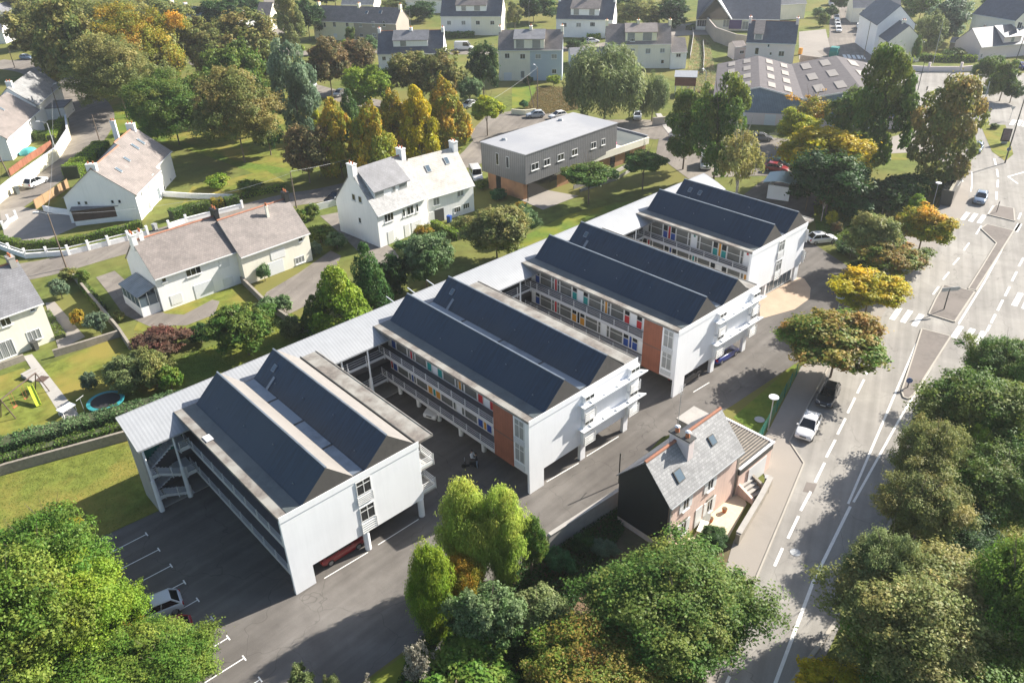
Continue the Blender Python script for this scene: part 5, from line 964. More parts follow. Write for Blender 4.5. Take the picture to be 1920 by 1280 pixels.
# bottom centre
T(1265, 1128, 162, 130, 'fine', 'mid', 'huge round dark green tree below the pink house', clear=2)
T(1110, 1262, 125, 62, 'near', 'redgreen', 'green tree with orange and red tips at the bottom edge, below the huge round tree', clear=1.5)
T(1265, 1290, 70, 34, 'nearbush', 'olive', 'olive green tree top at the bottom edge beside the road', clear=1.5)
T(875, 1005, 55, 85, 'bamboo', 'bamboo', 'tallest clump of yellow-green bamboo at the yard edge', 'bamboo_clump', 'bamboo', .8); T(942, 1008, 48, 80, 'bamboo', 'bamboo', 'right hand bamboo clump leaning towards the upright green tree', 'bamboo_clump', 'bamboo', .8)
T(808, 1115, 48, 80, 'bamboo', 'lime', 'narrow bright lime bamboo clump nearest the parking lot', 'bamboo_clump', 'bamboo', .5)
T(865, 1095, 45, 52, 'bamboo', 'orange', 'orange-yellow bamboo clump between the two green ones', 'bamboo_clump', 'bamboo', .5)
T(910, 1155, 68, 72, 'nearbush', 'silvery', 'glossy dark evergreen shrub tree with pale new leaves under the bamboo', clear=.8)
T(995, 1015, 38, 52, 'nearbush', 'mid', 'upright green tree leaning over the concrete boundary wall', clear=.8)
bush(1052, 1052, 32, 28, 'emerald', 'rounded emerald green shrub below the concrete wall', 'nearbush'); bush(1092, 1018, 24, 22, 'dark', 'dark shrub directly left of the black gable', 'nearbush'); bush(1135, 1028, 25, 22, 'blueish', 'blue-green shrub at the foot of the black gable', 'nearbush')
T(1015, 1150, 62, 55, 'nearbush', 'willow', 'sparse grey-green tree with bare twigs left of the huge round tree', clear=.8)
bush(875, 1262, 110, 36, 'bright', 'low spread of bright green foliage at the bottom edge', 'nearbush'); bush(785, 1245, 32, 46, 'grey_twig', 'bare grey twiggy shrub at the grass verge corner', 'sparse')
bush(960, 1210, 45, 30, 'dark', 'dark green undergrowth between the evergreen and the red-tipped tree', 'nearbush'); bush(1340, 1008, 30, 22, 'dark', 'dark shrub against the stone wall of the terrace', 'nearbush')
T(565, 1282, 28, 38, 'nearbush', 'willow', 'small pale green tree top poking over the bottom edge of the yard', clear=.5); T(625, 1292, 20, 28, 'nearbush', 'willow', 'smallest pale green tree top at the bottom edge of the yard', clear=.5)
bush(690, 1290, 18, 22, 'grey_twig', 'leafless shrub tip at the bottom edge beside the verge', 'sparse')
# right side
T(1888, 680, 72, 55, 'near', 'mid', 'green tree at the right edge just below the last zebra stripes'); T(1850, 775, 115, 88, 'near', 'mid', 'large pale green tree at the right edge in the middle of the row')
T(1745, 855, 62, 70, 'near', 'olive', 'loose olive tree with branches reaching over the road kerb'); T(1735, 945, 82, 72, 'near', 'olive', 'olive-brown tree leaning over the road beside the double white line')
T(1822, 850, 36, 50, 'near', 'lime', 'small bright green tree between the darker roadside trees'); T(1880, 905, 88, 72, 'near', 'mid', 'rounded deep green tree with large leaves at the right edge')
T(1800, 1000, 75, 50, 'near', 'dark', 'darkest roadside tree, behind the olive giant at lower right')
T(1730, 1160, 165, 135, 'fine', 'olive', 'olive giant with orange tips filling the bottom right corner'); T(1900, 1130, 85, 115, 'near', 'bright', 'bright green tree at the right edge beside the olive giant'); T(1790, 1290, 165, 55, 'near', 'bright', 'green tree along the bottom edge in the right corner')
T(1560, 1290, 75, 34, 'nearbush', 'gold', 'yellow-tipped tree top at the bottom edge beside the road', clear=1); T(1655, 1080, 62, 80, 'near', 'willow', 'slender olive tree with twigs reaching furthest over the road')
# street trees
g = 'round street trees between the school and the main road'
T(1572, 637, 98, 62, 'dome', 'redgreen', 'widest round street tree, green with orange tips, over the pavement', group=g, clear=2.2); T(1633, 540, 74, 44, 'dome', 'gold', 'brilliant yellow round street tree by the second zebra crossing', group=g, clear=2.2)
T(1680, 482, 58, 32, 'dome', 'redgreen', 'low orange-red street tree above the yellow one', group=g, clear=2.2); T(1640, 438, 48, 44, 'dome', 'olive', 'pale yellowish street tree beside the grass strip of the school', group=g, clear=2); T(1735, 420, 58, 42, 'dome', 'orange', 'green and orange street tree nearest the bus shelter', group=g, clear=2.2)
# far right and behind the farthest block
T(1550, 285, 90, 58, 'dome', 'gold', 'big tree with yellow crown top and dark green base right of the birch', clear=2); T(1560, 335, 75, 52, 'broad', 'dark', 'dark green tree beneath the big yellow-topped one', clear=2)
T(1655, 205, 55, 100, 'column', 'mid', 'tall pointed green tree in front of the warehouse corner', clear=2); T(1600, 215, 45, 45, 'broad', 'mid', 'green tree joining the tall pointed one to the warehouse wall'); T(1520, 205, 42, 34, 'sparse', 'orange', 'thin yellowing tree before the warehouse front', clear=3)
T(1495, 238, 36, 30, 'broad', 'yellow', 'small yellow-green tree at the warehouse doors'); T(1775, 245, 58, 88, 'column', 'chestnut', 'tall brownish green tree standing alone by the roundabout', clear=2)
T(1350, 230, 46, 80, 'column', 'mid', 'tall loose green tree left of the birch, above the white van', clear=3); T(1288, 232, 36, 55, 'column', 'mid', 'slim green tree left of the tall loose one', clear=3)
T(1388, 300, 42, 62, 'sparse', 'birch', 'pale yellow birch with white trunks behind the farthest block', clear=3, bark='bark_pale'); T(1392, 285, 36, 52, 'sparse', 'birch', 'second thin birch crown inside the pale yellow group', clear=3, bark='bark_pale')
T(1105, 322, 50, 30, 'flat', 'mid', 'spreading light green tree on the lawn before the metal building', clear=3.2); T(1208, 300, 42, 26, 'flat', 'mid', 'second spreading lawn tree beside the white wing', clear=3.2)
T(1135, 155, 78, 72, 'willow', 'willow', 'huge grey-green weeping willow with drooping strands', 'willow', clear=.8); T(1225, 178, 30, 45, 'willow', 'willow', 'small willow to the right of the huge one', 'willow', clear=.5)
for a in [(1660, 365, 45, 34, 'dark', 'dark green thicket left of the bus shelter'), (1700, 350, 42, 30, 'dark', 'dark shrub mass behind the bus shelter pavement'), (1720, 385, 20, 24, 'lime', 'bright green feathery conifer beside the street tree'), (1765, 355, 18, 14, 'mid', 'small shrub touching the bus shelter'), (1600, 385, 38, 24, 'emerald', 'green scrub under the dark tree near the grass strip'),
          (1560, 408, 12, 16, 'yellow', 'small yellow shrub on the grass strip'), (1570, 425, 10, 12, 'brown', 'tiny brown leafed sapling on the grass strip'), (1595, 465, 28, 12, 'dark', 'low scrub along the school fence'), (1625, 500, 30, 12, 'dark', 'low dark planting under the orange-red street tree')]: bush(*a)
T(1518, 350, 16, 24, 'sparse', 'grey_twig', 'pale bare-topped sapling right of the curved shelter'); T(1548, 370, 14, 22, 'sparse', 'brown', 'leafless brown sapling beside the pale one', bark='bark_pale')
# row of flame shaped autumn trees
g = 'flame shaped trees turning orange along the street'
for px, py, w, h, lf, lb in [(632, 258, 38, 66, 'orange', 'first flame shaped orange tree of the row, next to the brown shrub'), (697, 262, 42, 62, 'orange', 'second flame shaped orange tree from the left, above the large white house roof'), (738, 232, 36, 56, 'orange', 'third flame shaped tree, most orange of the row'), (782, 228, 38, 62, 'gold', 'fourth flame shaped tree, yellow-green lower half'), (835, 210, 42, 58, 'orange', 'last flame shaped tree of the row, broadest one by the lamp')]:
    T(px, py, w, h, 'flame', lf, lb, group=g, clear=1)
T(655, 212, 26, 40, 'cone', 'conif', 'dark green conical tree behind the flame shaped row', 'conifer', 'conifer', .5); T(590, 222, 14, 26, 'flame', 'yellow', 'small bright yellow tree at the left end of the flame row', clear=.8); T(572, 285, 48, 52, 'broad', 'brown', 'brown and grey-green bush tree above the street, left of the flame row', clear=.8)
T(550, 165, 40, 78, 'column', 'blueish', 'tall blue-grey cedar on the park lawn', 'conifer', 'conifer', 2); T(615, 120, 42, 50, 'broad', 'brown', 'brownish tree left of the rusty one, beyond the car park'); T(665, 115, 40, 38, 'broad', 'brown', 'rusty brown tree in front of the blue-roofed house')
T(692, 158, 40, 38, 'broad', 'lime', 'lime green tree beyond the flame row'); T(768, 138, 45, 42, 'broad', 'chestnut', 'olive-brown tree hiding the blue-roofed house'); T(830, 140, 44, 42, 'broad', 'chestnut', 'olive tree right of the olive-brown one'); T(912, 200, 33, 32, 'flat', 'yellow', 'yellow leafed tree on the car park island', clear=2.5)
T(905, 125, 30, 40, 'broad', 'dark', 'dark tree against the left wall of the grey-blue pair'); T(880, 165, 22, 20, 'broad', 'silvery', 'silvery shrub tree below the dark tree')
# park trees on the left
g = 'mature park trees on the left lawn'
for px, py, w, h, lf, lb, cl in [(75, 62, 48, 40, 'chestnut', 'leftmost park tree over the street junction', 2), (125, 75, 52, 68, 'chestnut', 'dark park tree beside the left street, second from the edge', 2), (195, 45, 62, 46, 'olive', 'highest olive-brown park tree near the top edge', 3), (262, 85, 58, 62, 'orange', 'large park tree with golden brown right side', 3),
                                 (215, 130, 58, 55, 'olive', 'park tree with visible leaning trunk on the bright lawn', 3.5), (318, 190, 56, 48, 'mid', 'dark park tree right behind the gabled house wing', 2.5), (325, 45, 38, 38, 'olive', 'olive park tree below the long blue roof', 3), (370, 75, 42, 42, 'chestnut', 'park tree over the left parked cars', 3),
                                 (455, 70, 48, 42, 'chestnut', 'park tree at the left of the narrow top street', 2.5), (442, 130, 42, 50, 'mid', 'upper half of the tall dark park tree group', 4), (440, 205, 62, 62, 'chestnut', 'biggest dark park tree with thick trunk by the footpath', 2.5), (500, 130, 28, 34, 'chestnut', 'small park tree left of the cedar', 3), (500, 240, 22, 34, 'dark', 'narrow dark tree at the footpath under the biggest park tree', .5)]:
    T(px, py+6, w*1.28, h*1.2, 'near' if w > 55 else 'broad', lf, lb, clear=min(cl, 2.2), group=g)
T(540, 40, 26, 42, 'column', 'olive', 'olive tree beside the narrow top street'); T(575, 30, 28, 32, 'broad', 'dark', 'dark tree left of the pale yellow pair'); T(656, 66, 11, 15, 'broad', 'mid', 'small tree against the pale yellow wall', clear=.2); T(695, 82, 14, 14, 'broad', 'silvery', 'grey shrub tree left of the blue-roofed house', clear=.2)
g = 'broad trees filling the left park'
for px, py, w, h, lf, lb in [(290, 120, 48, 42, 'olive', 'broad olive crown under the golden brown tree'), (385, 190, 42, 46, 'mid', 'broad green crown between the dark tree and the biggest park tree'), (270, 30, 45, 32, 'olive', 'broad crown behind the park trees below the top left roofs'), (410, 30, 34, 26, 'dark', 'dark crown in front of the long dark roof'), (395, 100, 36, 36, 'olive', 'broad olive crown over the parked cars of the park'), (485, 185, 34, 40, 'mid', 'green crown left of the cedar trunk'), (60, 40, 36, 30, 'olive', 'broad crown by the cream house in the top left corner')]:
    T(px, py, w*1.15, h*1.15, 'broad', lf, lb, group=g, clear=2)
# gardens, middle and left
T(688, 522, 45, 62, 'cone', 'conif', 'dark pointed conifer, taller of the pair behind the covered walkway', 'conifer', 'conifer', .3); T(632, 560, 62, 62, 'cone', 'lime', 'broad yellow-green conifer, left of the pair', 'conifer', 'conifer', .3); T(590, 590, 30, 36, 'cone', 'mid', 'small green conifer at the left foot of the broad one', 'conifer', 'conifer', .2)
T(795, 480, 50, 52, 'dome', 'silvery', 'silvery green tree in front of the large white house', clear=1); T(735, 515, 34, 38, 'broad', 'dark', 'dark bush tree between the conifers and the silvery tree', clear=.5); T(930, 428, 62, 52, 'dome', 'olive', 'large olive green garden tree left of the metal building', clear=1); T(985, 415, 28, 28, 'broad', 'silvery', 'silvery shrub tree beside the terrace', clear=.4)
T(795, 440, 22, 18, 'broad', 'orange', 'orange tipped shrub at the corner of the large white house', clear=.6); T(455, 612, 62, 50, 'dome', 'mid', 'round green fruit tree below the drive of the long white house', clear=1)
T(300, 640, 52, 28, 'broad', 'purple', 'wide purple-red leafed shrub on the garden boundary', clear=.4); T(245, 695, 46, 36, 'broad', 'willow', 'loose grey-green shrub tree in the lower garden', clear=.4); T(285, 690, 36, 36, 'broad', 'olive', 'second loose shrub tree beside the bright round one', clear=.3); T(375, 625, 24, 18, 'broad', 'dark', 'dark shrub between purple bush and fruit tree', clear=.2)
for a in [(317, 708, 24, 28, 'bright', 'bright round clipped evergreen beside the white roof'), (166, 712, 13, 20, 'blueish', 'small upright conifer on the lower lawn'), (182, 603, 22, 23, 'blueish', 'dense blue-green ball shrub in the left garden'), (110, 540, 18, 21, 'blueish', 'upper round clipped ball shrub by the garden wall'), (127, 513, 16, 13, 'olive', 'yellowing shrub beneath the utility pole'),
          (155, 520, 14, 18, 'mid', 'clipped green shrub right of the garden wall'), (222, 592, 12, 12, 'olive', 'small tan shrub beside the curved drive'), (277, 562, 14, 18, 'dark', 'dark bush at the corner of the long white house'), (494, 510, 14, 18, 'silvery', 'pale flowering climber at the cream house wall'), (145, 595, 14, 18, 'orange', 'reddish shrub beside the ball shrub'),
          (408, 338, 22, 15, 'lime', 'feathery light green shrub in the upper garden'), (467, 350, 24, 15, 'mid', 'dome shaped green shrub in the upper garden'), (585, 395, 16, 16, 'mid', 'clipped round tree by the white gate'), (562, 405, 12, 16, 'mid', 'small tree left of the clipped round one'), (600, 438, 26, 20, 'mid', 'green hydrangea mass beside the drive'), (630, 450, 22, 18, 'silvery', 'white flowering hydrangea beside the drive'),
          (590, 465, 12, 16, 'blueish', 'evergreen bush at the end of the cream house'), (500, 575, 20, 22, 'silvery', 'white flowered shrub on the garden bank'), (530, 568, 18, 18, 'silvery', 'pale leafed shrub below the paved drive'), (545, 610, 20, 24, 'willow', 'tan leafed shrub on the boundary by the conifers'), (862, 425, 16, 12, 'mid', 'hedge end shrub below the doorway'), (903, 345, 14, 10, 'mid', 'shrub in front of the timber wall, left'), (935, 363, 15, 12, 'emerald', 'dark shrub in front of the timber wall, right'), (978, 385, 12, 8, 'orange', 'reddish shrub at the terrace corner'),
          (195, 290, 14, 14, 'dark', 'dark shrub by the chimney of the gabled house'), (1012, 128, 15, 15, 'mid', 'round green shrub against the grey-blue wall'), (1038, 150, 14, 11, 'lime', 'lime shrub below the grey-blue wall'), (990, 150, 10, 9, 'dark', 'small dark shrub below the cream half'), (1075, 82, 14, 10, 'dark', 'clipped hedge block by the white car'), (1270, 118, 12, 8, 'dark', 'small dark tree before the low white annex'), (982, 195, 9, 8, 'emerald', 'small dark shrub by the car park wall'),
          (1340, 190, 12, 18, 'mid', 'green shrub below the elevated shed'), (1500, 222, 14, 8, 'dark', 'dark shrub at the warehouse doors'), (1560, 22, 12, 12, 'dark', 'dark tree beside the parked cars at the top'), (1545, 35, 10, 14, 'mid', 'green bush beside the hall, near the parked cars'), (1640, 42, 20, 14, 'mid', 'garden shrubs left of the tall grey gable'), (1720, 92, 9, 26, 'mid', 'slender climbing conifer on the cream gable'),
          (1790, 100, 22, 12, 'mid', 'shrubs behind the corner wall'), (1862, 158, 16, 12, 'gold', 'yellow shrub on the corner of the square'), (1835, 170, 14, 12, 'dark', 'dark low shrub left of the yellow one'), (1865, 236, 8, 6, 'mid', 'clipped shrub on the roundabout grass')]: bush(*a)
for px, py, w, h, lf, lb in [(1780, 35, 40, 38, 'blueish', 'grey-green garden tree right of the tall grey gable'), (1745, 55, 26, 34, 'willow', 'lighter garden tree beside the grey gable'), (1858, 130, 28, 26, 'mid', 'clipped green tree at the corner hedge'), (1885, 150, 26, 34, 'mid', 'tall hedge tree at the right of the square'), (1900, 170, 18, 18, 'dark', 'small dark tree near the right edge by the roundabout'),
                             (1255, 22, 36, 26, 'dark', 'dark tree left of the hall'), (1195, 22, 42, 26, 'olive', 'olive tree behind the pale yellow pair'), (1160, 12, 34, 20, 'dark', 'dark tree at the top edge right of the white pair'), (1000, 12, 36, 26, 'dark', 'dark tree at the top edge, centre right'), (965, 28, 16, 22, 'olive', 'pale shrub tree beside the lamp post at the top'), (790, 20, 30, 16, 'dark', 'hedge-like tree left of the top centre pair'), (740, 8, 24, 12, 'olive', 'olive tree at the top edge over the brown roof'),
                             (470, 12, 22, 14, 'dark', 'small dark tree at the top edge left'), (300, 8, 26, 12, 'dark', 'dark tree line between the top left roofs'), (610, -5, 22, 14, 'dark', 'dark tree at the top edge above the pale yellow pair'), (1690, -8, 20, 18, 'dark', 'dark tree at the top edge in the right gardens'), (1730, 8, 30, 28, 'mid', 'green tree at the top edge beside the grey gable'), (1870, 5, 24, 16, 'mid', 'green tree at the top edge in the right corner'), (1100, -12, 50, 16, 'dark', 'tree crown at the very top edge, centre'), (880, -20, 60, 14, 'olive', 'tree crowns above the top centre pair'), (440, 0, 20, 10, 'purple', 'pink blossoming shrub at the top left edge'), (1645, 60, 15, 12, 'lime', 'bright shrub in the top right garden'), (1575, 5, 14, 12, 'dark', 'tree behind the parked white van at the top')]:
    T(px, py, w, h, 'broad', lf, lb, clear=.6)
# trees past the frame, for anyone who steps aside
rr = random.Random(5)
for k in range(26):
    a = R(-25+k*6); d0 = 330+rr.random()*90; x = CAM.x+math.cos(a)*d0; y = CAM.y+math.sin(a)*d0
    s = 5+rr.random()*4; place_tree(x, y, s, s*.9, s*.9+2, 'broad', rr.choice(['dark', 'mid', 'olive', 'chestnut']), 'deciduous_tree', 'one of the distant trees on the edge of the town', group='distant trees on the edge of the town')
# hedges
def HP(*pts): return [Vector((p.x, p.y, 0)) for p in GG(pts)]
hedge([Vector((-75, 47.5, 0)), Vector((-30, 38.6, 0)), Vector((-12, 34.9, 0)), Vector((0, 31.6, 0)), Vector((14, 26.5, 0)), Vector((24, 23.2, 0))], 1.8, 2.0, 'silvery', 'long thick grey-green hedge running from the left edge to the covered walkway', .11, 60, seed=3)
hedge([Vector((-75, 45.0, 0)), Vector((-30, 36.4, 0)), Vector((-12, 32.9, 0)), Vector((2, 28.8, 0)), Vector((12, 25, 0))], 1.0, 1.5, 'mid', 'lower ivy covered hedge on the old wall in front of the long thick hedge', .10, 60, seed=4)
hedge([Vector((14, 21.8, 0)), Vector((34, 21.4, 0)), Vector((44, 21.4, 0))], 1.0, 1.2, 'mid', 'low green hedge tucked against the back of the covered walkway', .12, 45, seed=5)
hedge(HP((0, 455), (20, 462), (60, 468), (130, 462), (200, 446), (268, 428)), 1.0, 1.25, 'bright', 'yellow-green clipped hedge behind the white pillar wall', .10, 70, seed=6)
hedge(HP((136, 335), (165, 312), (196, 285)), 3.0, 2.3, 'lime', 'tall wide yellow-green hedge beside the left street', .13, 45, seed=7)
hedge(HP((322, 412), (360, 400), (395, 392)), 1.6, 1.5, 'mid', 'rounded dark green hedge along the white garden wall', .11, 60, seed=8); hedge(HP((398, 390), (420, 386)), 1.4, 1.5, 'orange', 'orange-red leafed piece of hedge in the white wall row', .11, 60, seed=9); hedge(HP((423, 386), (450, 380)), 1.4, 1.4, 'mid', 'last green piece of hedge in the white wall row', .11, 60, seed=10)
hedge(HP((455, 372), (500, 362), (535, 355)), .9, .9, 'lime', 'low clipped hedge running towards the utility pole', .11, 60, seed=11); hedge(HP((812, 425), (862, 450)), .9, 1.1, 'lime', 'narrow clipped hedge leading away from the pale roofed house', .11, 60, seed=12)
hedge(HP((62, 262), (98, 262)), 2.0, 1.6, 'mid', 'dark clipped hedge behind the white wall on the left street', .13, 45, seed=13); hedge(HP((98, 268), (122, 232)), 1.6, 1.5, 'lime', 'bright clipped hedge following the white wall on the left street', .13, 45, seed=14)
hedge(HP((158, 540), (195, 585)), 1.0, .8, 'mid', 'small green hedge beside the curved drive', .11, 50, seed=15); hedge(HP((85, 590), (115, 635)), 1.2, .6, 'mid', 'low planting beside the cream house path', .1, 50, seed=16)
hedge(HP((1718, 113), (1745, 114)), 1.2, 1.6, 'mid', 'first hedge section behind the corner wall', .2, 18, seed=17, group='hedge sections'); hedge(HP((1745, 115), (1830, 116)), 1.4, 1.6, 'lime', 'long hedge section behind the corner wall', .2, 18, seed=18, group='hedge sections')
hedge(HP((832, 71), (890, 70)), 2.0, 1.6, 'mid', 'clipped hedge above the white van', .2, 18, seed=19); hedge(HP((1100, 74), (1126, 74)), 1.5, 1.5, 'lime', 'short clipped hedge right of the parked white car', .2, 18, seed=20); hedge(HP((1290, 57), (1308, 53)), 2, 1.2, 'mid', 'hedge in front of the hall', .2, 18, seed=21)
# rough grass tufts on the near lawns and planting beds
def tufts(name, poly, n, size, leaf, seed, px=True, h=.12):
    P = GG(poly) if px else [Vector((x, y, 0)) for x, y in poly]; rng = np.random.default_rng(seed); xs = [p.x for p in P]; ys = [p.y for p in P]; pts = []
    X = rng.uniform(min(xs), max(xs), n*3); Y = rng.uniform(min(ys), max(ys), n*3); ins = np.zeros(n*3, bool); j = len(P)-1
    for i in range(len(P)):
        c = ((P[i].y > Y) != (P[j].y > Y)) & (X < (P[j].x-P[i].x)*(Y-P[i].y)/((P[j].y-P[i].y) or 1e-9)+P[i].x); ins ^= c; j = i
    X, Y = X[ins][:n], Y[ins][:n]; k = len(X); Q = np.stack([X, Y, rng.uniform(.02, h, k)], 1); N = rng.normal(size=(k, 3)); N[:, 2] += 1.2
    tone = np.stack([rng.uniform(.2, .8, k), np.clip(rng.normal(size=k)*.25+.35, 0, 1)], 1); me = leaves_mesh(name, Q, N, size, tone, .4, rng); me.materials.append(L[leaf]); o = bpy.data.objects.new(name, me); COL.objects.link(o); o['kind'] = 'stuff'; return o
tufts('undergrowth', [(770, 1215), (950, 1085), (1035, 1010), (1170, 925), (1170, 1000), (1100, 1090), (1010, 1300), (740, 1300)], 26000, .10, 'dark', 1, h=.5)
tufts('undergrowth', [(1610, 1120), (1660, 1012), (1745, 862), (1840, 722), (2000, 570), (2100, 1400), (1480, 1400)], 26000, .16, 'olive', 2, h=.7)
tufts('grass_tufts', [(-30, 12), (-11, 17), (-4.2, 17.2), (-4.2, 20.3), (10, 21), (0, 28), (-13, 32), (-30, 35)], 40000, .045, 'mid', 3, px=False, h=.05)
tufts('ground_cover', [(1525, 380), (1610, 380), (1680, 440), (1650, 500), (1560, 455)], 7000, .18, 'mid', 4, h=.3)
tufts('meadow_growth', [(1010, 165), (1075, 165), (1085, 205), (1020, 215), (985, 205)], 16000, .13, 'brown', 5, h=.4)
tufts('meadow_growth', [(1300, 70), (1330, 80), (1345, 150), (1310, 205), (1285, 200), (1290, 130)], 20000, .14, 'willow', 6, h=.5)
tufts('ground_cover', [(262, 690), (420, 640), (540, 585), (600, 610), (560, 640), (300, 745)], 9000, .06, 'mid', 7, h=.06)

g = 'small garden shrubs of the upper streets'; rr = random.Random(9)
for k in range(46):
    px, py = rr.uniform(560, 1900), rr.uniform(2, 120)
    if py < 12 or any(a < px < b_ and c < py < d__ for a, b_, c, d__ in [(580, 750, 0, 75), (700, 840, 45, 125), (820, 950, 0, 75), (925, 1060, 40, 150), (1030, 1160, 0, 66), (1125, 1300, 35, 130), (1300, 1515, 0, 115), (1545, 1665, 0, 130), (1640, 1770, 0, 120), (1780, 1920, 0, 125), (835, 900, 75, 100), (1095, 1130, 70, 90)]): continue
    bush(px, py, rr.uniform(6, 12), rr.uniform(5, 10), rr.choice(['mid', 'dark', 'lime', 'silvery', 'olive']), 'one of the small garden shrubs scattered between the upper houses', group=g)
# ------------------------------------------------------------------ vehicles (x forward, origin on the ground in the middle)
def car_mesh(kind):
    if kind == 'van': Ln, Wd, H, belt, hood = 5.6, 2.0, 2.4, 1.25, 1.15
    elif kind == 'minibus': Ln, Wd, H, belt, hood = 4.9, 1.9, 2.0, 1.05, .95
    elif kind == 'suv': Ln, Wd, H, belt, hood = 4.45, 1.84, 1.66, 1.0, 1.02
    else: Ln, Wd, H, belt, hood = 4.1, 1.74, 1.46, .92, .88
    h = Ln/2; w = Wd/2
    # body shell: stations along x, ring of points
    st = [(-h, .42, .45, belt-.16, .82), (-h+.10, .26, .40, belt-.05, .94), (-h+.5, .22, .30, belt, 1.0), (-.3*h, .2, .26, belt+.01, 1.0), (.25*h, .2, .26, belt, 1.0), (.45*h, .2, .28, hood+.03, .99), (.72*h, .22, .32, hood-.05, .97), (h-.14, .26, .40, hood-.17, .90), (h-.02, .34, .46, hood-.30, .80)]
    vs = []; 
    for x, zb, zl, zt, ws in st:
        a = w*ws; vs += [(x, -a*.88, zb), (x, -a, zl), (x, -a*1.0, (zl+zt)/2+.05), (x, -a*.95, zt-.05), (x, -a*.84, zt), (x, 0, zt+.025), (x, a*.84, zt), (x, a*.95, zt-.05), (x, a*1.0, (zl+zt)/2+.05), (x, a, zl), (x, a*.88, zb)]
    n = 11; fs = []
    for i in range(len(st)-1):
        for j in range(n): fs.append((i*n+j, i*n+(j+1) % n, (i+1)*n+(j+1) % n, (i+1)*n+j))
    fs += [tuple(range(n)), tuple(range((len(st)-1)*n, len(st)*n))[::-1]]
    b = B(); b.add(vs, fs, 0)
    # cabin
    rear = -h+.20 if kind != 'van' else -h+.1
    cb0, cb1 = (rear, .46*h) if kind != 'van' else (rear, .70*h)
    ct0, ct1 = (rear+.55, .02*h) if kind not in ('van', 'minibus') else (rear+.08, .42*h)
    bw, tw = w*.86, w*.70 if kind not in ('van', 'minibus') else w*.82
    zb, zt = belt-.01, H
    g = B(); g.add([(cb0, -bw, zb), (cb1, -bw, zb), (cb1, bw, zb), (cb0, bw, zb), (ct0, -tw, zt-.04), (ct1, -tw, zt-.04), (ct1, tw, zt-.04), (ct0, tw, zt-.04)], [(0, 3, 2, 1), (4, 5, 6, 7), (0, 1, 5, 4), (1, 2, 6, 5), (2, 3, 7, 6), (3, 0, 4, 7)])
    # roof panel with rounded edge and pillars
    b.add([(ct0-.06, -tw*.95, zt-.03), (ct1+.06, -tw*.95, zt-.03), (ct1+.06, tw*.95, zt-.03), (ct0-.06, tw*.95, zt-.03), (ct0+.1, -tw*.78, zt+.03), (ct1-.12, -tw*.78, zt+.03), (ct1-.12, tw*.78, zt+.03), (ct0+.1, tw*.78, zt+.03)], [(0, 3, 2, 1), (4, 5, 6, 7), (0, 1, 5, 4), (1, 2, 6, 5), (2, 3, 7, 6), (3, 0, 4, 7)])
    for s in (-1, 1):
        b.tube((cb1, s*bw, zb), (ct1, s*tw*.98, zt-.02), .045, .045, 5); b.tube((cb0, s*bw, zb), (ct0, s*tw*.98, zt-.02), .08, .08, 5); mx = (cb0+cb1)/2; tx = (ct0+ct1)/2
        b.tube((mx, s*(bw+.005), zb), (tx, s*tw, zt-.02), .035, .035, 5); b.tube((ct0, s*tw, zt-.03), (ct1, s*tw, zt-.03), .05, .05, 5)
        b.box(cb1-.25, cb1-.08, s*(w+.02)-.08, s*(w+.02)+.08, belt, belt+.12)
        if kind in ('van', 'minibus'):
            y0, y1 = sorted((s*(bw-.02), s*(bw+.012))); b.add([(cb0, s*(bw+.01), zb), (cb0+(.45 if kind == 'van' else .1)*Ln, s*(bw+.01), zb), (ct0+(.45 if kind == 'van' else .1)*Ln, s*(tw+.01), zt-.03), (ct0, s*(tw+.01), zt-.03)], [(0, 1, 2, 3)])
    if kind == 'van': b.add([(cb0-.01, -bw, zb), (cb0-.01, bw, zb), (ct0-.01, tw, zt-.02), (ct0-.01, -tw, zt-.02)], [(0, 1, 2, 3)])
    parts = {'body': b, 'windows': g}
    wr = .31 if kind not in ('van',) else .35
    wx = (h-.78, -h+.72)
    hl = B(); out = []
    def mk(bb, nm, mats, smooth=False):
        o = bb.obj(nm, mats, smooth=smooth); COL.objects.unlink(o)
        if smooth: bv = o.modifiers.new('round', 'BEVEL'); bv.width = .045; bv.segments = 2; bv.limit_method = 'ANGLE'; bv.angle_limit = R(25)
        return o
    P = [('body', mk(b, 'body', [CP['white']], True), (0, 0, 0)), ('windows', mk(g, 'windows', [M['carglass']]), (0, 0, 0))]
    t = B().tube((0, -.1, 0), (0, .1, 0), wr, wr, 18); tm = mk(t, 'tyre', [M['rubber']]); r = B().tube((0, -.112, 0), (0, .112, 0), wr*.62, wr*.62, 12); rm = mk(r, 'rim', [M['rim']])
    for x in wx:
        for s in (-1, 1): P.append(('wheel', tm, (x, s*(w-.10), wr), rm))
    for s in (-1, 1):
        q = B().add([(h-.05, s*w*.42, hood-.30), (h-.30, s*w*.88, hood-.28), (h-.38, s*w*.88, hood-.12), (h-.14, s*w*.44, hood-.155)], [(0, 1, 2, 3)]); q.v = [(v[0]+.03, v[1], v[2]+.02) for v in q.v]; P.append(('headlight', mk(q, 'headlight', [M['lampglass']]), (0, 0, 0)))
        q = B().box(-h-.01, -h+.16, min(s*w*.62, s*w*.9), max(s*w*.62, s*w*.9), belt-.32, belt-.10); P.append(('rear_light', mk(q, 'rear_light', [M['redglass']]), (0, 0, 0)))
    q = B().box(h-.03, h+.012, -.26, .26, .38, .49).box(-h-.012, -h+.03, -.26, .26, .48, .59); P.append(('number_plate', mk(B().box(h-.03, h+.012, -.26, .26, .38, .49), 'number_plate', [M['plate']]), (0, 0, 0)))
    P.append(('grille', mk(B().box(h-.05, h+.004, -w*.36, w*.36, .55, .66), 'grille', [M['rubber']]), (0, 0, 0)))
